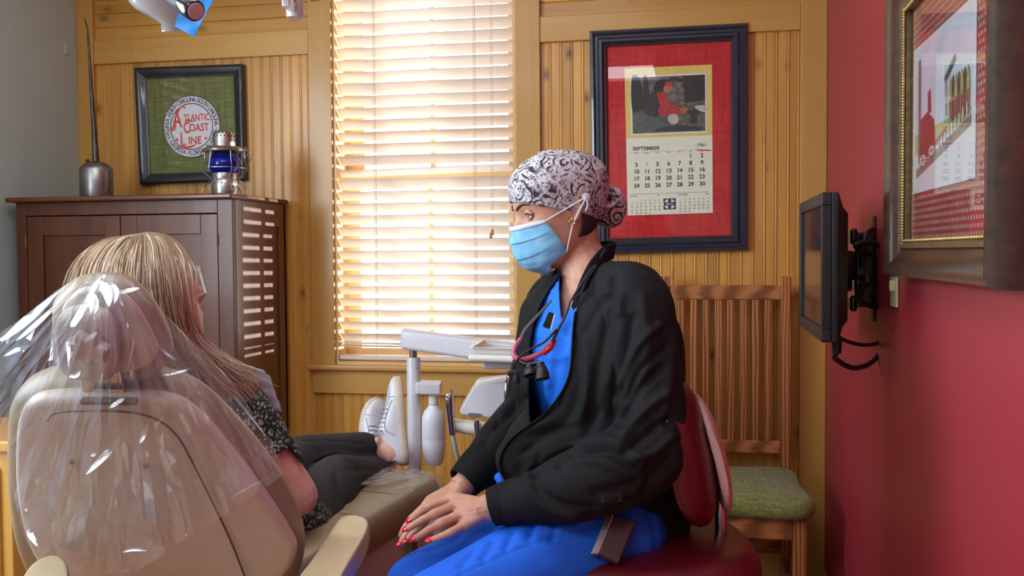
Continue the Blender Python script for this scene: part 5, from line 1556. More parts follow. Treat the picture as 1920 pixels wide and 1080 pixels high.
# eyes and brows
M_eye = plain('eye_white', srgb(226, 220, 218), .2, var=.02, coat=.5); M_iris = plain('dark_iris', srgb(52, 36, 28), .15, coat=.6); M_lash = plain('dark_lash', srgb(34, 24, 22), .7); M_brow = plain('brow_hair', srgb(74, 52, 44), .8)
for sd in (1, -1):
    ec_ = (.0655, .0325 * sd, .001)
    eo = MB().ball(aH.w(ec_), .0118, nu=18, nv=12).build('eye', M_eye, bo, smooth=60)
    g = V((.86, .35 * sd if sd > 0 else .1, -.18)).normalized()
    MB().ball(aH.w(V(ec_) + g * .0086), .0046, nu=14, nv=8).build('iris', M_iris, eo, smooth=60)
    ar_ = lambda zo, xo, ys: aH.w((ec_[0] + xo, (abs(ec_[1]) + ys) * sd, ec_[2] + zo))
    MB().tube([ar_(.001, .010, -.0135), ar_(.0035, .0125, -.007), ar_(.0045, .0130, .001), ar_(.0034, .0110, .009), ar_(.0005, .006, .0155)], [.0008, .0014, .0018, .0018, .0009], 8, smooth=4).build('upper_lash', M_lash, bo, smooth=60)
    MB().tube([ar_(.005, .0085, -.013), ar_(.0085, .0100, -.006), ar_(.0100, .0100, .002), ar_(.0080, .0080, .010), ar_(.003, .005, .017)], [.0022, .0048, .0056, .0048, .0020], 8, smooth=4).build('upper_eyelid', M_skin, bo, smooth=60)
    MB().tube([ar_(-.0045, .0085, -.011), ar_(-.0065, .0095, 0), ar_(-.0050, .0078, .009), ar_(-.001, .005, .0155)], [.0020, .0036, .0034, .0016], 8, smooth=4).build('lower_eyelid', M_skin, bo, smooth=60)
    bp = [face_pt(.0165, R(10)), face_pt(.024, R(20)), face_pt(.0265, R(30)), face_pt(.022, R(42))]
    MB().tube([aH.w((p.x + .0008, p.y * sd, p.z)) for p in bp], [.0018, .0024, .0020, .0008], 8, smooth=4, flat=1.0).build('eyebrow', M_brow, bo, smooth=60)
# dark hair at the nape, below the cap
mb = MB(); rows = []
for i in range(8):
    t = i / 7; z = -.012 - .052 * t
    rows.append([aH.w(head_pt(z, R(108 + 144 * k / 20), .004 * (1 - t))) for k in range(21)])
mb.grid(rows); mb.build('nape_hair', plain('dark_hair', srgb(46, 36, 34), .6), bo, smooth=80, solid=.003)
# patterned cap with bun
m_, nt, b = new_mat('paisley_cap')
vc = coords(nt, (1, 1, 1), False)
n0 = N(nt, 'ShaderNodeTexNoise', Scale=26.0, Detail=2.0); L(nt, vc, n0.inputs['Vector'])
wp = N(nt, 'ShaderNodeVectorMath', operation='MULTIPLY_ADD'); wp.inputs[1].default_value = (.022, .022, .022); L(nt, n0.outputs['Color'], wp.inputs[0]); L(nt, vc, wp.inputs[2])
vo = N(nt, 'ShaderNodeTexVoronoi', Scale=26.0); L(nt, wp.outputs[0], vo.inputs['Vector'])
sn = N(nt, 'ShaderNodeMath', operation='MULTIPLY'); sn.inputs[1].default_value = 21.0; L(nt, vo.outputs['Distance'], sn.inputs[0])
sb = N(nt, 'ShaderNodeVectorMath', operation='SUBTRACT'); L(nt, vc, sb.inputs[0])
sx_ = N(nt, 'ShaderNodeVectorMath', operation='SCALE'); sx_.inputs['Scale'].default_value = 26.0; L(nt, wp.outputs[0], sx_.inputs[0])
df_ = N(nt, 'ShaderNodeVectorMath', operation='SUBTRACT'); L(nt, wp.outputs[0], df_.inputs[0]); L(nt, vo.outputs['Position'], df_.inputs[1])
se = N(nt, 'ShaderNodeSeparateXYZ'); L(nt, df_.outputs[0], se.inputs[0])
at2 = N(nt, 'ShaderNodeMath', operation='ARCTAN2'); L(nt, se.outputs['Z'], at2.inputs[0]); L(nt, se.outputs['X'], at2.inputs[1])
ad = N(nt, 'ShaderNodeMath', operation='ADD'); L(nt, sn.outputs[0], ad.inputs[0]); L(nt, at2.outputs[0], ad.inputs[1])
si = N(nt, 'ShaderNodeMath', operation='SINE'); L(nt, ad.outputs[0], si.inputs[0])
r1 = ramp(nt, [(.66, (0, 0, 0)), (.84, (1, 1, 1))])
mr = N(nt, 'ShaderNodeMapRange'); mr.inputs['From Min'].default_value = -1; L(nt, si.outputs[0], mr.inputs['Value']); L(nt, mr.outputs['Result'], r1.inputs['Fac'])
v2 = N(nt, 'ShaderNodeTexVoronoi', Scale=110.0); L(nt, vc, v2.inputs['Vector'])
r2 = ramp(nt, [(.26, (1, 1, 1)), (.34, (0, 0, 0))]); L(nt, v2.outputs['Distance'], r2.inputs['Fac'])
n3 = N(nt, 'ShaderNodeTexNoise', Scale=34.0, Detail=1.0); L(nt, vc, n3.inputs['Vector'])
r3 = ramp(nt, [(.44, (0, 0, 0)), (.54, (1, 1, 1))]); L(nt, n3.outputs['Fac'], r3.inputs['Fac'])
pm = N(nt, 'ShaderNodeMath', operation='MULTIPLY'); L(nt, r2.outputs['Color'], pm.inputs[0]); pm.inputs[1].default_value = .8
mm = N(nt, 'ShaderNodeMath', operation='MULTIPLY'); L(nt, r1.outputs['Color'], mm.inputs[0]); L(nt, r3.outputs['Color'], mm.inputs[1])
mxx = N(nt, 'ShaderNodeMath', operation='MAXIMUM'); L(nt, mm.outputs[0], mxx.inputs[0]); L(nt, pm.outputs[0], mxx.inputs[1])
mc_ = N(nt, 'ShaderNodeMix', data_type='RGBA'); L(nt, mxx.outputs[0], mc_.inputs[0]); n5 = N(nt, 'ShaderNodeTexNoise', Scale=85.0, Detail=3.0, Distortion=2.5); L(nt, vc, n5.inputs['Vector'])
r5 = ramp(nt, [(.40, srgb(214, 210, 216)), (.52, srgb(196, 192, 198)), (.60, srgb(140, 136, 144))]); L(nt, n5.outputs['Fac'], r5.inputs['Fac']); L(nt, r5.outputs['Color'], mc_.inputs[6]); mc_.inputs[7].default_value = rgba(srgb(48, 44, 52))
L(nt, mc_.outputs[2], b.inputs['Base Color']); b.inputs['Roughness'].default_value = .85
M_cap = m_
def brim(a):
    t = abs(((a + math.pi) % (2 * math.pi)) - math.pi) / math.pi
    return float(np.interp(t, [0, .2, .42, .55, .75, 1.0], [.036, .030, .004, -.012, -.036, -.046]))
mb = MB(); rows = []
NA = 120
for i in range(34):
    t = i / 33
    ring = []
    for k in range(NA):
        a = 2 * math.pi * k / NA
        zb_ = brim(a); z = zb_ + (.1165 - zb_) * (math.sin(t * math.pi / 2) ** .96)
        back = max(0, -math.cos(a)); 
        off = .0045 + .012 * back * math.sin(min(1, t * 1.1) * math.pi) ** .8 + .005 * math.sin(t * math.pi)
        p = head_pt(z, a, off)
        if t > .93: p.z += .002
        wr_ = noise.noise(V((p.x * 30, p.y * 30, p.z * 40))) * .0018 + noise.noise(V((p.x * 70, p.y * 70, p.z * 90))) * .0007
        gather = back ** 3 * .0022 * math.sin(a * 46 + t * 3) * (1 - t) 
        q = V((p.x, p.y, 0)).normalized() * (wr_ + gather)
        ring.append(aH.w((p.x + q.x, p.y + q.y, p.z + .006 * t)))
    rows.append(ring)
mb.grid(rows, closed=True)
mb.f.append(tuple(range(33 * NA, 34 * NA)))
cap = mb.build('cap', M_cap, who, smooth=80, solid=.0012, label='white and black paisley surgical cap with a bun')
bm_ = MB(); bm_.ball(A(1143, 389, 1.985), .036, .036, .043, nu=64, nv=40)
bme2 = bm_.mesh('bun'); co = np_co(bme2); cb_n = np.array(A(1143, 389, 1.985))
for i, c in enumerate(co):
    d_ = V(c - cb_n); L_ = d_.length
    sw = math.sin(7 * math.atan2(d_.z, d_.dot(RH)) + 160 * L_ + 5 * noise.noise(d_ * 45))
    rr = 1 + .075 * noise.noise(d_ * 48) + .05 * sw * noise.noise(d_ * 30 + V((3, 1, 2))) + .05 * noise.noise(d_ * 110)
    co[i] = cb_n + np.array(d_) * rr
set_co(bme2, co); bme2.shade_smooth(); link_mesh('cap_bun', bme2, M_cap, cap)
# twisted tie between cap and bun
MB().tube([A(1118, 360, 1.95), A(1132, 352, 1.94), A(1146, 356, 1.935), A(1154, 366, 1.935)], [.004, .005, .005, .003], 10, smooth=4).build('cap_tie', M_cap, cap, smooth=60)
MB().tube([A(1128, 378, 1.94), A(1136, 386, 1.925), A(1150, 384, 1.93), A(1160, 376, 1.94)], [.004, .005, .005, .003], 10, smooth=4).build('cap_tie', M_cap, cap, smooth=60)
# face mask
M_mask, nt, b = new_mat('blue_mask')
b.inputs['Roughness'].default_value = .75; b.inputs['Base Color'].default_value = rgba(srgb(128, 196, 232)); b.inputs['Sheen Weight'].default_value = .15
no = N(nt, 'ShaderNodeTexNoise', Scale=60.0, Detail=4.0); L(nt, coords(nt, (1, 1, 1), False), no.inputs['Vector'])
r = ramp(nt, [(.3, srgb(108, 182, 224)), (.7, srgb(140, 206, 238))]); L(nt, no.outputs['Fac'], r.inputs['Fac']); L(nt, r.outputs['Color'], b.inputs['Base Color'])
M_maskw = plain('white_mask_edge', srgb(214, 222, 236), .7)
def mask_pt(u, v, lift=0.0):
    amax = R(58 + 36 * v)
    a = u * amax
    z = -.015 - .115 * v + .002 * abs(u) ** 1.5 * (1 - v) + .040 * abs(u) ** 2.5 * v
    zc = max(z, -.108)
    p = head_pt(zc, a, .007 + lift)
    dz = z - zc
    p.z = z
    tent = .019 * gauss(u, .36) * (gauss(v - .22, .30)) + .010 * gauss(u, .5) * gauss(v - .7, .25)
    p.x += tent + dz * 1.6
    pl = (v * 3.2) % 1.0
    p.x += .0042 * (pl - .5) * (1 - abs(u) ** 4) * (1 if .08 < v < .9 else .2)
    p.y += math.copysign(.002 * (pl - .5), u) * (abs(u) > .4)
    n_ = noise.noise(V((u * 3.1, v * 4.0, 1.7))) * .003
    p.x += n_
    return aH.w(p)
mb = MB(); mb.grid([[mask_pt(-1 + 2 * j / 48, i / 56) for j in range(49)] for i in range(57)])
mk = mb.build('face_mask', M_mask, who, smooth=35, solid=.0012)
mb = MB(); mb.grid([[mask_pt(-1 + 2 * j / 40, -.01 + .085 * i / 3, .0012) for j in range(41)] for i in range(4)]); mb.build('mask_top_band', M_maskw, mk, smooth=60, solid=.0008)
bt = aH.w(head_pt(.026, R(100), .010))
but = A(1099, 370, 1.855)
MB().lathe([(.0085, 0), (.0085, .002), (.006, .0035), (.001, .004)], but + FH * .002, 18, -FH).build('ear_loop_button', plain('mauve_button', srgb(198, 184, 192), .4), mk, smooth=50)
for v, mids in ((.03, []), (.97, [A(1074, 421, 1.855)])):
    MB().tube([mask_pt(1, v, .001)] + mids + [but - FH * .001], .0016, 8).build('ear_loop', M_maskw, mk, smooth=60)
MB().tube([but, A(1102, 384, 1.853), A(1098, 396, 1.85)], .0014, 8, smooth=4).build('ear_loop', M_maskw, mk, smooth=60)
M_goldj = plain('gold_jewellery', srgb(220, 180, 90), .2, 1.0)
for (a_, b_, rr) in ((1068.5, 411, .0036), (1074.5, 419.5, .0034)):
    cc = A(a_, b_, 1.85)
    MB().tube([cc + RH * rr * math.cos(t) + V((0, 0, rr * 1.15 * math.sin(t))) - FH * .002 * math.cos(t) for t in [2 * math.pi * i / 14 for i in range(15)]], .0011, 6).build('earring', M_goldj, who, smooth=60)
# scrub top
M_blue = plain('royal_blue_scrub', srgb(20, 118, 248), .75, var=.06, scale=240)
M_blue2 = plain('blue_trousers', srgb(18, 106, 240), .75, var=.06, scale=240)
mb = MB(); torso(mb, SEC, LAT, CHF, .004)
sme = fuse(mb, .006, 6)
fold(sme, [([(1070, 600), (1040, 650), (1030, 720)], 8, .005), ([(1005, 640), (1015, 700), (1005, 770)], 7, -.004), ([(1048, 640), (1042, 700), (1030, 770)], 7, -.004), ([(1012, 655), (1035, 672), (1060, 668)], 6, .004)])
cut_open(sme, [(1050, 480), (1047, 540), (1049, 575), (1053, 604), (1068, 580), (1092, 545), (1112, 515), (1130, 480)], 1.2, 1.95)
cloth_obj('scrub_top', sme, M_blue, who, .002)
# trousers
mb = MB()
mb.ball(A(1150, 978, 1.93), .14, .105, .10, frame=(LAT, CHF, V((0, 0, 1))))
limb(mb, [nH, nH.lerp(nK, .5), nK], [.098, .086, .064], 20); limb(mb, [nK, nK.lerp(nF, .4), nF], [.064, .062, .052], 20)
limb(mb, [fH, fH.lerp(fK, .5), fK], [.098, .084, .062], 20); limb(mb, [fK, fK.lerp(fF, .4), fF], [.062, .06, .052], 20)
tme = fuse(mb, .0055, 8)
ripple(tme, .002, 16)
fold(tme, [([(1110, 985), (1000, 1018), (900, 1060), (850, 1085)], 2.2, -.0025), ([(1108, 981), (998, 1014), (898, 1056), (846, 1080)], 2.0, .0020),
           ([(1000, 985), (990, 1010)], 6, -.006), ([(960, 1000), (948, 1030)], 6, -.005), ([(925, 1015), (905, 1045)], 7, -.006), ([(890, 1030), (865, 1060)], 7, -.006), ([(1040, 985), (1035, 1012)], 6, -.004),
           ([(870, 985), (850, 1010), (800, 1030)], 9, -.006), ([(1100, 975), (1060, 990), (1010, 990)], 8, .005)])
cloth_obj('trousers', tme, M_blue2, who)
wl_ = MB().tube([A(935, 892, 1.83), A(942, 902, 1.82), A(948, 912, 1.82)], [.010, .011, .010], 12, smooth=3); wl_.build('drawstring_loop', M_blue2, who, smooth=60)
# shoes under the stool edge
for F_ in (nF, fF):
    t_ = CHF
    mb = MB(); mb.loft([section(V((F_.x, F_.y, .035)) + t_ * x, LAT, V((0, 0, 1)), w_, h_, 16) for x, w_, h_ in ((-.07, .018, .02), (-.06, .034, .034), (0, .038, .036), (.08, .045, .030), (.15, .040, .026), (.185, .018, .016))])
    mb.build('shoe', M_blk, who, smooth=60)
# jacket: trunk with flaring front, sleeves
M_jacket = plain('black_jacket_cloth', srgb(25, 25, 28), .8, spec=.25, var=.12, scale=300, bmp=.08)
M_rib = plain('black_rib_knit', srgb(22, 22, 25), .85, spec=.25, var=.2, scale=200, bmp=.1)
jm = MB()
JS = [(A(1158, 988, 1.94), .150, .098, 0), (A(1166, 930, 1.93), .160, .122, .01), (A(1150, 860, 1.90), .166, .150, .035), (A(1140, 780, 1.89), .164, .140, .022), (chest, .178, .138, .012), (A(1120, 620, 1.895), .186, .12, 0), (shl, .178, .100, 0), (A(1112, 540, 1.91), .13, .084, 0), (A(1116, 512, 1.92), .088, .072, 0), (A(1120, 492, 1.925), .072, .064, 0)]
torso(jm, JS, LAT, CHF, .006)
# near front panel pushed out over the lap
limb(jm, [A(1075, 800, 1.80), A(1010, 835, 1.80), A(972, 862, 1.80)], [.075, .066, .046], 18)
limb(jm, [A(1100, 860, 1.80), A(1030, 880, 1.79), A(985, 890, 1.79)], [.06, .05, .036], 18)
sn_ = MB()
limb(sn_, [A(1150, 548, 1.84), A(1188, 566, 1.775), nS.lerp(nE, .35), nS.lerp(nE, .72), nE.lerp(nS, .05)], [.062, .070, .070, .070, .072], 20)
limb(sn_, [nE, A(1160, 880, 1.68), A(1080, 912, 1.675), A(1000, 934, 1.69), A(955, 944, 1.70)], [.072, .073, .062, .046, .037], 20)
sf_ = MB()
limb(sf_, [A(1066, 552, 2.0), fS, fS.lerp(fE, .45), fE], [.056, .060, .060, .058], 20)
limb(sf_, [fE, fE.lerp(fW, .4), fW.lerp(fE, .22)], [.058, .055, .046], 20)
jnear, jfar = fuse(sn_, .0045, 7), fuse(sf_, .0045, 7)
limb(jm, [A(1150, 552, 1.85), A(1178, 572, 1.80), A(1190, 620, 1.80)], [.062, .064, .06], 20)
limb(jm, [A(1066, 552, 2.0), fS, fS.lerp(fE, .25)], [.056, .058, .056], 20)
jme = fuse(jm, .0052, 7)
ripple(jme, .0035, 11, 2.0); ripple(jnear, .0042, 13, 4.0); ripple(jfar, .004, 13, 6.0)
JF = [
    # shoulder and upper sleeve
    ([(1150, 520), (1140, 600), (1120, 700), (1105, 790)], 9, -.008), ([(1165, 560), (1155, 640), (1140, 720)], 8, .005), ([(1185, 600), (1170, 690), (1150, 780)], 10, -.006), ([(1135, 560), (1115, 590), (1100, 620)], 7, -.005),
    ([(1205, 560), (1215, 640), (1205, 720)], 12, .004), ([(1240, 690), (1200, 730), (1165, 790)], 9, -.007), ([(1245, 740), (1205, 775), (1170, 820)], 9, .007), ([(1250, 790), (1210, 815), (1175, 845)], 9, -.008),
    # elbow bunch and forearm
    ([(1085, 838), (1125, 826), (1165, 836), (1205, 866)], 8, .008), ([(1095, 850), (1140, 846), (1190, 880)], 8, -.008), ([(1060, 868), (1100, 862), (1150, 875), (1200, 905)], 9, .004), ([(1215, 890), (1170, 915), (1120, 925)], 12, -.006),
    ([(1000, 888), (1012, 918), (1050, 945), (1110, 955)], 8, -.005), ([(988, 890), (996, 925), (1030, 955), (1080, 968)], 8, .005), ([(1180, 940), (1140, 965), (1095, 975)], 8, -.006),
    # front panels
    ([(1075, 640), (1085, 720), (1060, 790), (1000, 820)], 9, -.006), ([(1100, 640), (1100, 740), (1080, 800)], 8, .005), ([(1080, 800), (1030, 815), (980, 850)], 9, -.007), ([(1095, 830), (1040, 845), (990, 880)], 8, .006), ([(1030, 790), (975, 815), (950, 850)], 7, .005),
    ([(1120, 770), (1090, 830), (1050, 870)], 10, -.008), ([(1010, 860), (1000, 890), (985, 905)], 6, -.006),
    # far sleeve
    ([(1000, 640), (985, 700), (995, 750)], 7, -.006), ([(975, 720), (960, 750), (940, 775)], 7, .007), ([(985, 745), (960, 775), (930, 800)], 6, -.007), ([(935, 790), (915, 815), (905, 850)], 7, -.005), ([(990, 600), (985, 660), (980, 700)], 6, .004),
    # back
    ([(1262, 640), (1255, 720), (1240, 800)], 9, .004), ([(1255, 860), (1225, 900), (1200, 940)], 10, -.007)]
fold(jme, JF); fold(jfar, JF)
fold(jnear, [(p_, w_, a_ * 1.35) for p_, w_, a_ in JF] + [([(1235, 610), (1195, 650), (1160, 720)], 7, .008), ([(1250, 650), (1205, 690), (1172, 750)], 7, -.007), ([(1160, 600), (1150, 660), (1150, 740)], 8, -.006), ([(1258, 820), (1225, 850), (1190, 862)], 8, .008)])
cut_open(jme, [(1128, 470), (1108, 512), (1092, 545), (1079, 585), (1074, 630), (1071, 690), (1061, 722), (1040, 756), (1010, 786), (994, 800), (990, 760), (991, 700), (993, 640), (999, 605), (1012, 570), (1030, 540), (1048, 515), (1060, 470)], 1.2, 1.945)
cut_open(jme, [(1060, 440), (1040, 512), (1075, 520), (1120, 512), (1146, 480), (1150, 440)], 1.2, 2.3, snap=6, facing=False)
jk = cloth_obj('jacket', jme, M_jacket, who, .0035, label='black zip jacket hanging open')
for m2_ in (jnear, jfar): cloth_obj('sleeve', m2_, M_jacket, jk)
# zip edge and band collar
zipn = [A(1079, 585, 1.806), A(1074, 630, 1.79), A(1071, 690, 1.775), A(1061, 722, 1.77), A(1040, 756, 1.765), A(1010, 786, 1.765), A(975, 808, 1.77), A(948, 835, 1.78), A(936, 866, 1.785), A(944, 895, 1.785), A(958, 910, 1.78)]
def surf_depth(me, pts, back=.003):
    co = np_co(me); x, y, w = to_px(co); out = []
    for p in pts:
        q = np.array([p]); px, py, _ = to_px(q)
        d2 = (x - px) ** 2 + (y - py) ** 2
        near = d2 < 9 ** 2
        w0 = float(np.median(np.sort(w[near])[:12])) if near.sum() > 12 else float(_[0])
        out.append(at(float(px[0]), float(py[0]), w0 - back))
    return out
def smooth_line(P, it=3):
    P = [V(p) for p in P]
    for _ in range(it): P = [P[0]] + [(P[i - 1] + P[i] * 2 + P[i + 1]) / 4 for i in range(1, len(P) - 1)] + [P[-1]]
    return P
dense = [V(p) for p in catmull([tuple(p) for p in zipn], 5)]
zl = smooth_line(surf_depth(jme, dense), 6)
MB().tube(zl, .0038, 10, flat=.6).build('zip_edge', M_rib, jk, smooth=60)
cp = [(1078, 588, 1.805), (1092, 548, 1.80), (1113, 505, 1.815), (1136, 482, 1.86), (1150, 476, 1.92), (1140, 474, 1.985), (1105, 478, 2.02), (1068, 505, 2.01), (1046, 532, 1.985), (1030, 560, 1.965)]
top = [(1072, 575, 1.808), (1084, 535, 1.803), (1106, 490, 1.82), (1132, 462, 1.865), (1154, 456, 1.92), (1143, 452, 1.98), (1106, 458, 2.01), (1066, 488, 2.0), (1042, 518, 1.98), (1024, 552, 1.963)]
c1 = catmull([tuple(A(*p)) for p in cp], 5); c2 = catmull([tuple(A(*p)) for p in top], 5)
mb = MB(); mb.grid([[V(a) * (1 - t) + V(b_) * t + (V((0, 0, .002)) * math.sin(t * math.pi)) for a, b_ in zip(c1, c2)] for t in (-.35, 0, .25, .5, .75, 1)])
mb.build('collar', M_rib, jk, smooth=80, solid=.005)
# ribbed cuffs
def cuff(a, b_, r0, r1, flat=1.0):
    mb = MB(); n = 72; rows = []
    ax_ = (V(b_) - V(a)).normalized(); e1, e2 = frame_of(ax_)
    for i in range(10):
        t = i / 9; r = r0 + (r1 - r0) * t + .002 * math.sin(t * math.pi)
        rows.append([V(a).lerp(V(b_), t) + (e1 * math.cos(2 * math.pi * k / n) + e2 * math.sin(2 * math.pi * k / n)) * (r + .0007 * (k % 2)) for k in range(n)])
    rows.append([V(b_) - ax_ * .001 + (e1 * math.cos(2 * math.pi * k / n) + e2 * math.sin(2 * math.pi * k / n)) * (r1 - .004) for k in range(n)])
    rows.append([V(b_) - ax_ * .03 + (e1 * math.cos(2 * math.pi * k / n) + e2 * math.sin(2 * math.pi * k / n)) * (r1 - .005) for k in range(n)])
    mb.grid(rows, closed=True); return mb.build('cuff', M_rib, jk, smooth=70)
cuff(A(984, 934, 1.70), A(922, 951, 1.708), .040, .033)
cuff(A(912, 862, 1.925), A(868, 906, 1.89), .042, .034)
# woven tag on the near hem
tg = surf_depth(jnear, [A(1126, 928, 1.6), A(1165, 926, 1.6), A(1165, 940, 1.6), A(1127, 942, 1.6)], .0012)
mb = MB(); mb.add(tg, [(0, 1, 2, 3)]); tgo = mb.build('woven_tag', plain('grey_tag', srgb(44, 41, 43), .9, var=.3, scale=400), jk, solid=.001)
# badge on the scrub, pack at the hip, loupes on their lanyard: separate things she wears
bq = [A(1029, 584, 1.80), A(1041, 588, 1.795), A(1033, 618, 1.79), A(1017, 612, 1.795)]
bdg = thing('name_badge', 'small black badge clipped to the blue scrub top', 'badge', bq[3])
MB().loft([bq, [p - FH * .008 for p in bq]]).build('badge_case', M_rib, bdg, bevel=.0015)
be = [bq[1] - FH * .0085 - RH * .0025, bq[1] - FH * .0085, bq[2] - FH * .0085, bq[2] - FH * .0085 - RH * .0025]
MB().loft([be, [p - FH * .001 for p in be]]).build('badge_edge', M_maskw, bdg)
pk = thing('battery_pack', 'flat brown and silver pack clipped at the assistant\'s hip', 'pack', A(1135, 1050, 1.66))
f0 = [A(1150, 963, 1.70), A(1192, 978, 1.69), A(1160, 1056, 1.655), A(1121, 1038, 1.66)]
nb = (f0[1] - f0[0]).cross(f0[3] - f0[0]).normalized()
if nb.dot(CAM - f0[0]) < 0: nb = -nb
M_pack = plain('brown_pack', srgb(64, 44, 42), .4, var=.08)
MB().loft([[p - nb * .016 for p in f0], f0]).build('pack_case', M_pack, pk, bevel=.003, seg=3)
se_ = [f0[0] - RH * .012 - V((0, 0, .001)), f0[0] + RH * .002, f0[3] + RH * .002, f0[3] - RH * .013]
MB().loft([[p - nb * .0165 for p in se_], [p + nb * .0006 for p in se_]]).build('pack_rim', plain('satin_silver', srgb(176, 182, 192), .3, .8), pk, bevel=.002)
# loupes
M_pink = plain('pink_frame', srgb(206, 92, 128), .25, var=.05, coat=.5); M_redf = plain('red_frame', srgb(206, 24, 40), .25, var=.05, coat=.5)
lo_ = thing('magnifying_loupes', 'pink-framed magnifying loupes hanging on a lanyard over the blue scrub', 'glasses', A(1000, 700, 1.76))
D_ = 1.755
MB().tube([A(976, 636, D_ + .03), A(967, 648, D_ + .01), A(962.5, 662, D_), A(970, 673, D_ - .005), A(985, 674, D_ - .005), A(1004, 667, D_ - .004), A(1020, 660, D_)], [.004, .004, .0045, .005, .005, .0048, .0045], 10, smooth=5).build('frame_front', M_pink, lo_, smooth=60)
MB().tube([A(1018, 662, D_), A(1030, 652, D_), A(1040, 638, D_ + .005)], [.006, .007, .005], 12, smooth=4).build('frame_hinge', M_redf, lo_, smooth=60)
MB().tube([A(1036, 640, D_), A(1046, 618, D_), A(1060, 592, D_ + .01), A(1069, 566, D_ + .02)], [.0055, .005, .0042, .0034], 12, smooth=4, flat=.6).build('temple', plain('grey_temple', srgb(66, 66, 70), .5), lo_, smooth=60)
MB().tube([A(976, 637, D_ + .03), A(985, 618, D_ + .035), A(1006, 594, D_ + .04), A(1034, 563, D_ + .045)], [.005, .0055, .0044, .0030], 12, smooth=4, flat=.6).build('temple', MATS['grey_temple'], lo_, smooth=60)
MB().tube([A(1069, 566, D_ + .02), A(1085, 540, D_ + .025), A(1104, 512, D_ + .045), A(1121, 490, D_ + .075), A(1133, 470, D_ + .10), A(1141, 458, D_ + .15)], .0022, 8, smooth=5).build('lanyard', plain('navy_cord', srgb(46, 50, 74), .7), lo_, smooth=60)
MB().tube([A(1072, 562, D_ + .02), A(1090, 548, D_ + .02), A(1098, 528, D_ + .03), A(1118, 500, D_ + .055)], .0016, 8, smooth=5).build('lamp_cable', M_blk, lo_, smooth=60)
MB().tube([A(1044, 617, D_ - .006), A(1022, 640, D_ - .006), A(1000, 652, D_ - .008), A(980, 664, D_ - .012), A(967, 678, D_ - .012), A(963, 692, D_ - .008)], .0022, 8, smooth=5).build('lamp_cable', M_blk, lo_, smooth=60)
br_ = MB().tube([A(975, 678, D_ - .008), A(990, 684, D_ - .012), A(1012, 680, D_ - .012)], .005, 10, smooth=3).build('loupe_bridge', M_blk2, lo_, smooth=60)
for (x0, y0, x1, y1, r0) in ((1013, 680, 1017, 711, .0135), (992, 684, 995, 704, .0115)):
    a_, b_ = A(x0, y0, D_ - .012), A(x1, y1, D_ - .022); ax_ = (b_ - a_).normalized(); Lh_ = (b_ - a_).length
    MB().lathe([(r0 * .55, 0), (r0 * .62, .006), (r0 * .72, .007), (r0 * .95, Lh_ * .55), (r0, Lh_ * .6), (r0, Lh_), (r0 * .85, Lh_), (r0 * .8, Lh_ - .003)], a_, 22, ax_).build('loupe_barrel', M_blk, lo_, smooth=40)
MB().obox(A(962, 700, D_ - .01), RH * .010, FH * .006, V((0, 0, .005))).build('headlamp_mount', M_blk, lo_, bevel=.002)
MB().lathe([(.006, 0), (.008, .012), (.007, .016)], A(968, 702, D_ - .012), 14, (0, 0, -1)).build('headlamp', M_blk, lo_, smooth=40)
# ------------------------------------------------------------------ the reclining patient
pt = thing('person', 'patient with long fair hair in patterned shirt and black jeans, reclining', 'person', tuple(flat(560, 1000, zseat)))
CHR, CFW = hax.copy(), SD.copy()
pH = Head(A(276, 549, 1.90), hd(.86, .52), R(14), 0, .98)
pdn = (B0 - T0).normalized()                       # down the back
pn = -bn                                           # chest direction (away from the chair back)
pN, pC, pW, pP = A(345, 700, 2.00), A(372, 815, 2.05), A(440, 935, 2.15), A(495, 1020, 2.25)
PSEC = [(A(335, 672, 1.985), .06, .055, 0), (A(342, 716, 2.0), .115, .075, 0), (A(350, 762, 2.02), .150, .095, 0), (pC, .165, .110, 0), (pW, .150, .105, 0), (pP, .170, .115, 0), (A(525, 1060, 2.32), .165, .10, 0)]
rS, rE, rW = A(440, 770, 1.97), A(562, 932, 2.02), A(505, 860, 2.22)
lS, lE, lW = A(268, 770, 2.06), A(330, 960, 2.20), A(470, 880, 2.32)
lHp, lKn, lAn = A(470, 985, 2.38), A(560, 862, 2.62), A(700, 838, 2.80)
rHp, rKn, rAn = A(560, 1010, 2.26), A(628, 905, 2.52), A(716, 890, 2.80)
mb = MB()
pH.skull(mb); pH.ear(mb, 1); pH.ear(mb, -1)
limb(mb, [pH.w((-.02, 0, -.05)), pH.w((-.022, 0, -.10)), A(338, 682, 1.985)], [.052, .052, .058])
torso(mb, PSEC, CHR, pn, -.015)
for S_, E_, W_ in ((rS, rE, rW), (lS, lE, lW)):
    limb(mb, [S_, S_.lerp(E_, .5), E_.lerp(S_, .06), E_], [.052, .047, .042, .040]); limb(mb, [E_, E_.lerp(W_, .3), W_], [.040, .041, .027])
for H_, K_, N_ in ((lHp, lKn, lAn), (rHp, rKn, rAn)):
    limb(mb, [H_, H_.lerp(K_, .5), K_], [.075, .07, .052]); limb(mb, [K_, K_.lerp(N_, .4), N_], [.052, .048, .036])
lFt, rFt = A(735, 850, 2.79), A(722, 845, 2.92)
limb(mb, [lAn, A(716, 842, 2.79), lFt], [.034, .034, .036]); limb(mb, [rAn, A(722, 868, 2.86), rFt], [.034, .034, .034])
mb.ball(A(706, 828, 2.768), .014, nu=10, nv=8)          # ankle bone
pme = fuse(mb, .0042, 4)
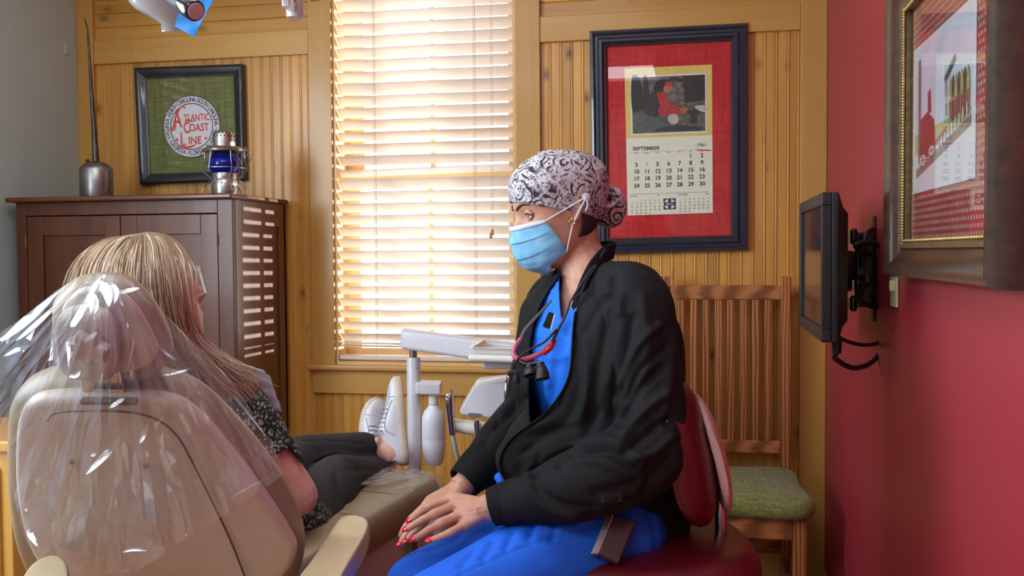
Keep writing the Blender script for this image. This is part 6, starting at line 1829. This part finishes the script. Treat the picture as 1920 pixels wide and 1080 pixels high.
# relaxed hands folded on the belly
def lap_hand(w_, dirv, side):
    d_ = V(dirv).normalized(); up_ = V((0, 0, 1)); s_ = d_.cross(up_).normalized() * side
    fs = []
    for i, l_ in enumerate((.072, .080, .074, .058)):
        k0 = w_ + d_ * .085 + s_ * (.030 - .020 * i) - up_ * .002 * abs(i - 1)
        fs.append([k0, k0 + d_ * l_ * .45 - up_ * .004, k0 + d_ * l_ * .75 - up_ * .016, k0 + d_ * l_ - up_ * .030])
    th = [w_ + d_ * .03 + s_ * .032 - up_ * .008, w_ + d_ * .065 + s_ * .045 - up_ * .014, w_ + d_ * .09 + s_ * .042 - up_ * .02]
    return hand_mesh(w_, fs, th, voxel=.0028)
h1_ = lap_hand(rW, -RH * .6 + FH * .7, -1); h2_ = lap_hand(lW, RH * .3 + FH * .8, 1)
join_into(pme, [h1_, h2_])
pbo = cloth_obj('body', pme, M_skin_p, pt)
for sd in (1, -1):
    MB().ball(pH.w((.0655, .0325 * sd, .001)), .0118, nu=14, nv=10).build('eye', M_eye, pbo, smooth=60)
# shirt: dark cloth flecked with green and white
m_, nt, b = new_mat('flecked_shirt')
vc = coords(nt, (105, 105, 80), False)
vo = N(nt, 'ShaderNodeTexVoronoi', Scale=1.6); vo.inputs['Randomness'].default_value = .75; L(nt, vc, vo.inputs['Vector'])
r1 = ramp(nt, [(.42, (1, 1, 1)), (.52, (0, 0, 0))]); L(nt, vo.outputs['Distance'], r1.inputs['Fac'])
sp_ = N(nt, 'ShaderNodeSeparateColor'); L(nt, vo.outputs['Color'], sp_.inputs[0])
rc = ramp(nt, [(0, srgb(30, 40, 66)), (.28, srgb(150, 158, 140)), (.55, srgb(70, 110, 70)), (.8, srgb(176, 180, 160))]); rc.color_ramp.interpolation = 'CONSTANT'
L(nt, sp_.outputs[0], rc.inputs['Fac'])
mx = N(nt, 'ShaderNodeMix', data_type='RGBA'); L(nt, r1.outputs['Color'], mx.inputs[0]); mx.inputs[6].default_value = rgba(srgb(22, 28, 34)); L(nt, rc.outputs['Color'], mx.inputs[7])
L(nt, mx.outputs[2], b.inputs['Base Color']); b.inputs['Roughness'].default_value = .8
M_shirt = m_
mb = MB(); torso(mb, PSEC[1:], CHR, pn, .012)
rSl, lSl = rS.lerp(rE, .62), lS.lerp(lE, .62)
limb(mb, [A(400, 748, 1.99), rS, rSl], [.06, .064, .064], 18); limb(mb, [A(310, 745, 2.03), lS, lSl], [.06, .066, .064], 18)
shm = fuse(mb, .006, 7)
ripple(shm, .004, 14, 5.0)
fold(shm, [([(445, 700), (470, 760), (500, 820)], 7, -.005), ([(480, 730), (505, 790), (525, 840)], 7, .004), ([(430, 740), (455, 800), (480, 850)], 8, -.004)])
cut_open(shm, [(500, 862), (545, 838), (600, 900), (600, 960), (520, 900)], 1.7, 2.6, snap=10, facing=False)
cloth_obj('shirt', shm, M_shirt, pt, .003)
# jeans
M_jean = plain('black_denim', srgb(44, 42, 44), .85, var=.18, scale=220, bmp=.1)
mb = MB(); mb.ball(A(515, 1015, 2.30), .165, .12, .11, frame=(CHR, pn, V((0, 0, 1))))
limb(mb, [lHp, lHp.lerp(lKn, .5), lKn, ], [.092, .082, .066], 20); limb(mb, [lKn, lKn.lerp(lAn, .45), A(684, 838, 2.775)], [.066, .058, .045], 20)
limb(mb, [rHp, rHp.lerp(rKn, .5), rKn], [.098, .090, .074], 20); limb(mb, [rKn, rKn.lerp(rAn, .45), A(706, 890, 2.76)], [.074, .062, .050], 20)
jn = fuse(mb, .006, 8)
ripple(jn, .0035, 13, 9.0)
fold(jn, [([(545, 828), (610, 826), (680, 832)], 2.0, -.003), ([(620, 862), (650, 880), (700, 880)], 6, -.005), ([(640, 855), (660, 862), (700, 860)], 5, .004), ([(590, 900), (610, 940), (600, 990)], 9, -.006), ([(630, 890), (640, 925), (655, 950)], 7, -.006), ([(650, 955), (660, 930), (665, 900)], 3, -.003), ([(590, 860), (630, 850), (660, 856)], 6, .005)])
cloth_obj('jeans', jn, M_jean, pt)
# sneakers
M_shoe = plain('white_leather', srgb(214, 212, 220), .4, var=.03, bmp=.04); M_shoe2 = plain('white_perforated_leather', srgb(204, 202, 210), .5, var=.03); M_sole = plain('cream_rubber', srgb(214, 202, 180), .6, var=.04); M_lace = plain('grey_lace', srgb(166, 164, 166), .8); M_tab = plain('silver_heel_tab', srgb(180, 186, 200), .25, .8)
def sneaker(label, heel, t_, dorsal, k=1.0, mirror=1):
    t_ = V(t_).normalized(); dz = V(dorsal) - t_ * V(dorsal).dot(t_); dz.normalize(); ly = dz.cross(t_) * mirror
    P = lambda x, y, z: V(heel) + (t_ * x + ly * y + dz * z) * k
    so = thing('sneaker', label, 'shoe', V(heel), 'patient\'s white sneakers')
    xs = [0, .012, .04, .09, .14, .185, .225, .255, .272, .279]
    hwid = [.012, .027, .034, .033, .038, .046, .045, .036, .022, .008]
    def outline(x, n=26): pass
    # sole: lofted slab
    def ring_sole(z, grow):
        pts = [];
        for x, w_ in zip(xs, hwid): pts.append((x, w_ + grow))
        up_ = [P(.139 + (x - .139) * (1 + grow * 6), w_, z) for x, w_ in pts]; dn = [P(.139 + (x - .139) * (1 + grow * 6), -w_, z) for x, w_ in reversed(pts)]
        return up_ + dn
    MB().loft([ring_sole(0, -.002), ring_sole(.003, .001), ring_sole(.022, .001), ring_sole(.026, -.001)]).build('sole', M_sole, so, smooth=50)
    # upper: half rings along the foot
    prof = [(.004, .018, .030), (.014, .028, .066), (.04, .034, .068), (.075, .034, .074), (.105, .035, .088), (.13, .038, .080), (.16, .042, .066), (.19, .045, .055), (.22, .043, .047), (.248, .035, .041), (.266, .022, .034), (.274, .008, .028)]
    q = catmull(prof, 4); rings = []
    for x, w_, h in q:
        ring = []
        for j in range(17):
            a = math.pi * j / 16; c_, s__ = math.cos(a), math.sin(a)
            ring.append(P(x, max(w_, .004) * math.copysign(abs(c_) ** .75, c_), .020 + (h - .020) * abs(s__) ** .85))
        rings.append(ring)
    MB().loft(rings).build('upper', M_shoe, so, smooth=60)
    def on(x, a, off=.001):
        w_ = float(np.interp(x, [r_[0] for r_ in q], [r_[1] for r_ in q])); h = float(np.interp(x, [r_[0] for r_ in q], [r_[2] for r_ in q]))
        c_, s__ = math.cos(a), math.sin(a)
        return P(x, (max(w_, .004) + off) * math.copysign(abs(c_) ** .75, c_), .020 + (h - .020 + off) * abs(s__) ** .85)
    MB().tube([on(.215, R(a), .0006) for a in range(8, 173, 12)], .0013, 6).build('toe_seam', M_lace, so, smooth=60)
    mb = MB(); mb.grid([[on(.19 + .055 * i / 6, R(52 + 76 * j / 8), .0014) for j in range(9)] for i in range(7)]); tb = mb.build('toe_panel', M_shoe2, so, smooth=60)
    hl = MB()
    for i in range(5):
        for j in range(5): hl.ball(on(.20 + .009 * i, R(66 + 12 * j), .0016), .0011, nu=6, nv=4)
    hl.build('vent_hole', M_lace, tb, kind='stuff')
    for sg in (1, -1):
        MB().tube([on(.205, R(90 - sg * 62), .0006), on(.185, R(90 - sg * 48), .0006), on(.15, R(90 - sg * 40), .0006), on(.115, R(90 - sg * 52), .0006), on(.095, R(90 - sg * 78), .0006)], .0013, 6, smooth=4).build('side_seam', M_lace, so, smooth=60)
    for i in range(6):
        x = .115 + .0135 * i
        MB().tube([on(x - .004, R(128), .0022), on(x, R(108), .005), on(x + .002, R(90), .006), on(x, R(72), .005), on(x - .004, R(52), .0022)], .0026, 8, smooth=3, flat=.6).build('lace', M_lace, so, smooth=60)
    for sg in (1, -1):
        MB().tube([on(.115, R(90), .007), on(.104, R(90 + sg * 22), .012), on(.112, R(90 + sg * 40), .010), on(.120, R(90 + sg * 18), .009), on(.114, R(90), .008)], .0022, 8, smooth=4).build('lace_bow', M_lace, so, smooth=60)
    mb = MB(); mb.grid([[on(.003 + .016 * i / 3, R(20 + 140 * j / 10), .0016) for j in range(11)] for i in range(4)]); mb.build('heel_tab', M_tab, so, smooth=60)
    return so
UPW = V((0, 0, 1))
sneaker('white sneaker nearer the grey post, on the foot crossed over', A(766, 872, 2.79), -RH * .10 + UPW * .95 + FH * .20, -RH * .96 - FH * .20 + UPW * .02, .93)
sneaker('white sneaker farther left, behind the bare ankle', A(676, 902, 2.96), RH * .16 + UPW * .92 + FH * .25, RH * .50 - FH * .84, .93, mirror=1)
# safety glasses
m_, nt, b = new_mat('clear_lens')
tr = N(nt, 'ShaderNodeBsdfTransparent'); gl = N(nt, 'ShaderNodeBsdfGlossy'); gl.inputs['Roughness'].default_value = .03
fr = thin_fresnel(nt, 1.7); mx = N(nt, 'ShaderNodeMixShader'); L(nt, fr.outputs[0], mx.inputs[0]); L(nt, tr.outputs[0], mx.inputs[1]); L(nt, gl.outputs[0], mx.inputs[2]); L(nt, mx.outputs[0], nt.nodes['Material Output'].inputs['Surface'])
M_lens = m_
M_clearframe = plain('clear_plastic_frame', srgb(206, 210, 224), .15, coat=.6)
gg = thing('safety_glasses', 'clear safety glasses on the patient\'s face', 'glasses', pH.w((.10, 0, 0)))
mb = MB(); mb.grid([[pH.w(V((.106 * math.cos(R(a)) + .006, .078 * math.sin(R(a)), .026 - .052 * j / 6 - .004 * math.sin(R(abs(a)))))) for a in range(-76, 77, 8)] for j in range(7)])
mb.build('lens', M_lens, gg, smooth=80, solid=.002)
for j in (0, 6):
    MB().tube([pH.w(V((.106 * math.cos(R(a)) + .006, .078 * math.sin(R(a)), .026 - .052 * j / 6 - .004 * math.sin(R(abs(a)))))) for a in range(-76, 77, 8)], .0016, 8).build('rim', M_clearframe, gg, smooth=60)
for sd in (1, -1):
    MB().tube([pH.w((.03, .078 * sd, .018)), pH.w((.0, .081 * sd, .016)), pH.w((-.03, .080 * sd, .010))], .003, 8, smooth=3, flat=.6).build('temple', M_clearframe, gg, smooth=60)
# paper bib
M_bib = plain('pale_blue_bib', srgb(214, 236, 242), .8, var=.03)
bibp = [[(392, 690, 2.03), (405, 735, 2.05), (425, 790, 2.08)], [(440, 688, 2.02), (452, 738, 2.05), (470, 800, 2.08)], [(486, 700, 2.03), (497, 740, 2.05), (512, 780, 2.08)], [(502, 712, 2.05), (514, 746, 2.07), (528, 782, 2.09)]]
# laid over the chest beyond the shirt front
mb = MB()
rows = []
for r_ in bibp: rows.append([A(*p) for p in r_])
fin = []
for r_ in rows: fin.append([V(p) for p in catmull([tuple(v) for v in r_], 5)])
cols_ = list(zip(*fin)); cols_ = [[V(p) for p in catmull([tuple(v) for v in c_], 5)] for c_ in cols_]
for i, c_ in enumerate(cols_):
    for j, p in enumerate(c_): c_[j] = p + pn * (.002 * math.sin(i * 1.9) + .003 * noise.noise(V((i * .4, j * .5, 0)))) + pn * .012
mb.grid(cols_)
tag(mb.build('dental_bib', M_bib, smooth=50, solid=.0012), 'pale blue paper bib over the patient\'s shoulder and chest', 'bib')
# hair: scalp shell plus many strands
m_, nt, b = new_mat('fair_hair')
ca_ = N(nt, 'ShaderNodeAttribute'); ca_.attribute_name = 'tone'; ca_.attribute_type = 'GEOMETRY'
r = ramp(nt, [(0, srgb(104, 82, 62)), (.35, srgb(156, 130, 102)), (.7, srgb(196, 172, 144)), (1, srgb(226, 212, 192))]); L(nt, ca_.outputs['Fac'], r.inputs['Fac']); L(nt, r.outputs['Color'], b.inputs['Base Color'])
b.inputs['Roughness'].default_value = .42; b.inputs['Specular IOR Level'].default_value = .6
M_hair = m_
hair_v = []; hair_f = []; tone = []
GU = [  # guide paths (view position, distance), from the parting outwards
    [(246, 446, 1.86), (190, 452, 1.80), (146, 486, 1.76), (128, 540, 1.74), (132, 610, 1.75), (140, 680, 1.76)],
    [(250, 444, 1.85), (212, 456, 1.77), (180, 494, 1.71), (168, 550, 1.69), (166, 620, 1.69), (168, 690, 1.70)],
    [(256, 442, 1.84), (240, 458, 1.75), (222, 500, 1.68), (214, 560, 1.66), (212, 630, 1.66), (214, 700, 1.67)],
    [(264, 440, 1.84), (262, 456, 1.75), (258, 500, 1.67), (256, 560, 1.655), (258, 630, 1.66), (262, 705, 1.67)],
    [(274, 440, 1.84), (284, 458, 1.75), (292, 502, 1.68), (298, 562, 1.665), (306, 630, 1.67), (318, 705, 1.69)],
    [(284, 441, 1.85), (304, 458, 1.77), (320, 502, 1.71), (328, 560, 1.69), (336, 625, 1.70), (356, 680, 1.74), (392, 722, 1.79), (424, 752, 1.82)],
    [(294, 443, 1.87), (318, 460, 1.81), (338, 504, 1.76), (342, 560, 1.74), (348, 620, 1.76), (378, 668, 1.79), (420, 702, 1.82), (444, 728, 1.84), (446, 760, 1.85)],
    [(302, 446, 1.89), (328, 462, 1.85), (350, 502, 1.81), (346, 560, 1.79), (352, 612, 1.80), (394, 664, 1.84), (446, 700, 1.86), (492, 724, 1.90)]]
GC = [[np.array(A(*p)) for p in g] for g in GU]
GS = [np.array(catmull(g, 4)) for g in GC]
def resample(a, n):
    d = np.r_[0, np.cumsum(np.linalg.norm(np.diff(a, axis=0), axis=1))]; t = np.linspace(0, d[-1], n)
    return np.stack([np.interp(t, d, a[:, i]) for i in range(3)], 1)
NP_ = 18
GS = [resample(g, NP_) for g in GS]
rnd = random.Random(11)
hc_ = np.array(pH.c)
def strand(path, r, t):
    o = len(hair_v); n = len(path)
    for i in range(n):
        d = path[min(i + 1, n - 1)] - path[max(i - 1, 0)]; d = d / (np.linalg.norm(d) + 1e-9)
        a = np.cross(d, np.array(FV)); a /= np.linalg.norm(a) + 1e-9; b_ = np.cross(d, a)
        rr = r * (1 - .75 * (i / (n - 1)) ** 3)
        for k in range(3):
            an = 2 * math.pi * k / 3
            hair_v.append(path[i] + (a * math.cos(an) + b_ * math.sin(an)) * rr); tone.append(t)
    for i in range(n - 1):
        for k in range(3):
            k2 = (k + 1) % 3
            hair_f.append((o + i * 3 + k, o + i * 3 + k2, o + (i + 1) * 3 + k2, o + (i + 1) * 3 + k))
NL = 150
for L_ in range(NL):                                  # locks of strands
    g = rnd.random() ** .9 * (len(GS) - 1.001); i = int(g); f = g - i
    base = GS[i] * (1 - f) + GS[i + 1] * f
    lay = rnd.random()                                 # 0 = outer layer
    tl_ = min(1, max(0, .55 + .05 * (i - 3) + rnd.gauss(0, .26)))
    ph = rnd.random() * 6.28; am = rnd.uniform(.003, .011); wv_ = rnd.uniform(6, 12)
    out_dir = np.array(-FH)
    for s_ in range(17):
        jx, jd, jy = rnd.gauss(0, .007), rnd.gauss(0, .004), rnd.gauss(0, .005)
        p = base.copy()
        n = len(p); tt = np.linspace(0, 1, n)
        sprd = 1 + 1.8 * (g > 4.5) * np.clip((tt - .62) / .38, 0, 1)
        p += np.array(RH)[None] * (jx * (.35 + .8 * tt) * sprd + am * sprd * np.sin(wv_ * tt + ph) * tt)[:, None]
        p += np.array(FH)[None] * (jd + .014 * lay + .004 * np.cos(wv_ * tt * 1.3 + ph) * tt)[:, None]
        p += np.array([0, 0, 1.])[None] * (jy * (.3 + tt) * sprd - .008 * lay + am * .8 * (sprd - 1) * np.cos(wv_ * tt + ph) * tt)[:, None]
        cut = rnd.uniform(.82, 1.0); p = p[:max(6, int(n * cut))]
        strand(p, rnd.uniform(.0009, .0017), min(1, max(0, tl_ + rnd.gauss(0, .10))))
for L_ in range(26):                                   # stray hairs
    g = rnd.random() * (len(GS) - 1.001); i = int(g); f = g - i
    p = (GS[i] * (1 - f) + GS[i + 1] * f).copy(); n = len(p); tt = np.linspace(0, 1, n)
    p += (np.array(RH)[None] * (rnd.gauss(0, .016) * tt)[:, None] + np.array([0, 0, 1.])[None] * (.007 * np.sin(3.1 * tt))[:, None] - np.array(FH)[None] * (.008 * np.sin(3.1 * tt))[:, None])
    strand(p[:int(n * rnd.uniform(.5, 1))], .0005, .6)
me = bpy.data.meshes.new('hair'); me.from_pydata([tuple(v) for v in hair_v], [], hair_f)
at_ = me.attributes.new('tone', 'FLOAT', 'POINT'); at_.data.foreach_set('value', np.array(tone, np.float32))
me.shade_smooth()
ho = link_mesh('hair', me, M_hair, pt); ho['kind'] = 'stuff'; ho['label'] = 'long wavy dark-blond hair'
# underlying volume so that no scalp shows
mb = MB(); rows = []
for i in range(20):
    t = i / 19
    rows.append([pH.w(head_pt(.1165 - .19 * t, R(62 + 236 * k / 36), .012)) for k in range(37)])
mb.grid(rows)
me = mb.mesh('hair_underlayer', 80); at_ = me.attributes.new('tone', 'FLOAT', 'POINT'); at_.data.foreach_set('value', np.full(len(me.vertices), .3, np.float32))
link_mesh('hair_underlayer', me, M_hair, pt)
mb = MB(); rows = []
for i in range(NP_):
    rows.append([V(GS[j][i]) + FH * .030 for j in range(len(GS))])
mb.grid(rows)
me = mb.mesh('hair_fall', 80); at_ = me.attributes.new('tone', 'FLOAT', 'POINT'); at_.data.foreach_set('value', np.full(len(me.vertices), .25, np.float32))
o = link_mesh('hair_fall', me, M_hair, pt); md = o.modifiers.new('s', 'SOLIDIFY'); md.thickness = .016; md.offset = 0; o.modifiers.new('u', 'SUBSURF').render_levels = 2
# ------------------------------------------------------------------ clear plastic covers
from mathutils.geometry import delaunay_2d_cdt
def film_mat(name, haze, ior, hz=(.72, .80, 1.0), rough=.06):
    m, nt, b = new_mat(name)
    tr = N(nt, 'ShaderNodeBsdfTransparent'); tr.inputs['Color'].default_value = (.975, .98, .985, 1)
    gl = N(nt, 'ShaderNodeBsdfGlossy'); gl.inputs['Roughness'].default_value = rough
    df = N(nt, 'ShaderNodeBsdfDiffuse'); df.inputs['Color'].default_value = rgba(hz)
    no = N(nt, 'ShaderNodeTexNoise', Scale=9.0, Detail=3.0); L(nt, coords(nt, (1, 1, 1), False), no.inputs['Vector'])
    rp_ = ramp(nt, [(.38, (haze * .35,) * 3), (.68, (haze * 1.6,) * 3)]); L(nt, no.outputs['Fac'], rp_.inputs['Fac'])
    m1 = N(nt, 'ShaderNodeMixShader'); L(nt, rp_.outputs['Color'], m1.inputs[0]); L(nt, tr.outputs[0], m1.inputs[1]); L(nt, df.outputs[0], m1.inputs[2])
    fr = thin_fresnel(nt, ior)
    m2 = N(nt, 'ShaderNodeMixShader'); L(nt, fr.outputs[0], m2.inputs[0]); L(nt, m1.outputs[0], m2.inputs[1]); L(nt, gl.outputs[0], m2.inputs[2])
    L(nt, m2.outputs[0], nt.nodes['Material Output'].inputs['Surface'])
    return m
M_cover = film_mat('clear_chair_film', .13, 1.75)
M_cover2 = film_mat('clear_foot_film', .08, 1.85, (.9, .86, .76))
ol = [(-40, 700), (-12, 636), (50, 590), (106, 545), (148, 521), (198, 514), (246, 527), (292, 568), (335, 615), (375, 655), (420, 698), (470, 768), (505, 825), (528, 872), (527, 893), (480, 925), (430, 960), (380, 990), (330, 1022), (270, 1063), (228, 1074), (150, 1074), (92, 1062), (48, 1012), (33, 960), (22, 915), (2, 862), (-25, 790)]
olp = [tuple(p) for p in smooth_closed(ol, 3)]
rf = random.Random(5)
ox_, oy_ = 205, 470
def warp(x, y):
    dx, dy = x - ox_, y - oy_; r = math.hypot(dx, dy); th = math.atan2(dx, dy)
    return (th * 900, r * .5)
pts = [p for p in olp]
tries = 0
while len(pts) < 760 and tries < 60000:
    tries += 1
    x, y = rf.uniform(-40, 530), rf.uniform(512, 1075)
    if inside(np.array([x]), np.array([y]), olp)[0]: pts.append((x, y))
wv = [V(warp(*p)) for p in pts]
n_b = len(olp)
vs, es, fs, ov, oe, of = delaunay_2d_cdt(wv, [], [list(range(n_b))], 1, 1e-5)
src = [o[0] if o else None for o in ov]
def sst(a, b_, x): t = min(1, max(0, (x - a) / (b_ - a))); return t * t * (3 - 2 * t)
def film_depth(px, py):
    db = (onback(px, py, .030) - CAM).dot(FV)
    dh_ = (onhead(px, py, .078 if 110 < px < 225 and 580 < py < 712 else .05) - CAM).dot(FV)
    w_ = 1 - sst(655, 800, py + .22 * abs(px - 205))
    d = db * (1 - w_) + dh_ * w_
    edge = max(0, 60 - px)
    d += edge * .0014
    # over the crest of the headrest the film turns back
    crest = max(0, 560 - py + max(0, abs(px - 200) - 60) * .9) / 45
    d += .03 * min(1.4, crest) ** 2 if py < 640 else 0
    return d
vv = []
for i, q in enumerate(vs):
    if src[i] is None: vv.append(None); continue
    x, y = pts[src[i]]
    th, r = warp(x, y)
    fan = .016 * math.sin(th * .021 + 2.2 * noise.noise(V((th * .004, r * .004, 0)))) * sst(60, 260, r) + .009 * math.sin(th * .055 + r * .01)
    jit = rf.gauss(0, .0036) + .016 * noise.noise(V((x * .012, y * .012, 3.3))) + .006 * noise.noise(V((x * .04, y * .04, 7.7)))
    d = film_depth(x, y) + (fan + jit) * .7 - .004
    lim = min((onback(x, y, .012) - CAM).dot(FV), 99)
    if y > 760: d = min(d, lim)
    vv.append(at(x, y, d))
ok = [i for i, q in enumerate(vv) if q is not None]; rem = {o: k for k, o in enumerate(ok)}
mb = MB(); mb.add([vv[i] for i in ok], [tuple(rem[j] for j in f) for f in fs if all(j in rem for j in f)])
# glint facets shaped into the film, angled to mirror side light at the camera
LW = V((-2.4, .95, 1.62))
def glint_facet(line, wpx, tilt=0.0, lift=.008):
    mx_, my_ = line[len(line) // 2]
    c0 = at(mx_, my_, film_depth(mx_, my_) - lift)
    n_ = ((CAM - c0).normalized() + (LW - c0).normalized()).normalized()
    L_ = [tuple(p) for p in catmull(line, 4)]
    rows = []
    for i, (x, y) in enumerate(L_):
        t = i / (len(L_) - 1)
        x1, y1 = L_[min(i + 1, len(L_) - 1)]; x0, y0 = L_[max(i - 1, 0)]
        l_ = math.hypot(x1 - x0, y1 - y0) or 1; nx, ny = -(y1 - y0) / l_, (x1 - x0) / l_
        h_ = wpx * .5 * (math.sin(math.pi * min(1, t * .94 + .03)) ** .7)
        row = []
        for s_ in (-1, 0, 1):
            px, py = x + nx * h_ * s_, y + ny * h_ * s_
            q = _dir(px, py); d_ = (c0 - CAM).dot(n_) / q.dot(n_)
            d_ = min(d_, film_depth(px, py) - .001)
            row.append(CAM + q * d_ + n_ * (.0006 * (1 - s_ * s_)))
        rows.append(row)
    mb.grid(rows)
for ln, wpx in (([(162, 890), (200, 850), (240, 804)], 13), ([(262, 832), (270, 812), (277, 793)], 11), ([(2, 640), (50, 600), (104, 552)], 16), ([(30, 640), (70, 606), (112, 566)], 9), ([(140, 545), (172, 560), (178, 600)], 22), ([(160, 530), (196, 540), (206, 575)], 20), ([(200, 528), (216, 545), (214, 570)], 14),
                ([(218, 552), (240, 545), (262, 540)], 8), ([(120, 610), (128, 650), (130, 690)], 7), ([(290, 640), (310, 662), (330, 675)], 6), ([(385, 690), (440, 745), (500, 820)], 5), ([(300, 705), (330, 698), (360, 690)], 6), ([(120, 700), (140, 705), (152, 696)], 9),
                ([(170, 855), (180, 848)], 9), ([(230, 1035), (250, 1030), (275, 1032)], 7), ([(48, 965), (56, 1000), (72, 1025)], 12), ([(40, 935), (52, 960)], 9), ([(345, 1005), (352, 998)], 6), ([(430, 935), (470, 912), (500, 898)], 4), ([(205, 765), (220, 755), (236, 745)], 8), ([(90, 600), (98, 640), (92, 690)], 5), ([(8, 668), (34, 655), (60, 648)], 8), ([(240, 620), (250, 640), (240, 690)], 4), ([(210, 950), (235, 962)], 4)):
    glint_facet(ln, wpx, .0004)
tag(mb.build('chair_cover_film', M_cover), 'crinkled clear plastic bag pulled over the headrest and chair back', 'plastic cover')
# film glints are shaped by the facets above
# film around the foot end of the leg rest
thr = (re_[3] - fwd * .015).dot(fwd)
mb = MB().pad([p - V((0, 0, .047)) + (p - sum(outl, V()) / len(outl)) * .022 for p in outl], (0, 0, 1), .112, .050, n=9, dome=.006)
me = mb.mesh('foot_cover_film')
bm = bmesh.new(); bm.from_mesh(me)
bmesh.ops.delete(bm, geom=[v for v in bm.verts if v.co.dot(fwd) < thr], context='VERTS')
bmesh.ops.subdivide_edges(bm, edges=bm.edges[:], cuts=2, use_grid_fill=True)
bm.normal_update()
for v in bm.verts:
    a = v.co.dot(fwd); c_ = v.co.dot(acr); z = v.co.z
    rg = abs(noise.noise(V((a * 55, c_ * 26, z * 14)))) + .6 * abs(noise.noise(V((a * 130, c_ * 70, z * 30))))
    v.co += v.normal * (.001 + .0075 * rg)
bm.to_mesh(me); bm.free()
o = link_mesh('foot_cover_film', me, M_cover2); tag(o, 'clear plastic film wrapped over the foot end of the dental chair', 'plastic cover')
# ------------------------------------------------------------------ housings added for the unseen overhead lights set at the top
for yy, lb in ((1.3, 'flat white lamp panel added out of view above the dental chair'), (-.7, 'flat white lamp panel added out of view toward the rear wall')):
    cl_ = thing('added_ceiling_lamp', lb, 'ceiling lamp', (-.95, yy, ZC))
    MB().box(-1.58, -.32, yy - .33, yy + .33, 2.64, ZC).build('lamp_tray', M_ceil, cl_, bevel=.004)
    rim = MB()
    rim.box(-1.58, -.32, yy - .33, yy - .305, 2.60, 2.64).box(-1.58, -.32, yy + .305, yy + .33, 2.60, 2.64).box(-1.58, -1.555, yy - .305, yy + .305, 2.60, 2.64).box(-.345, -.32, yy - .305, yy + .305, 2.60, 2.64)
    rim.build('lamp_rim', M_ceil, cl_)
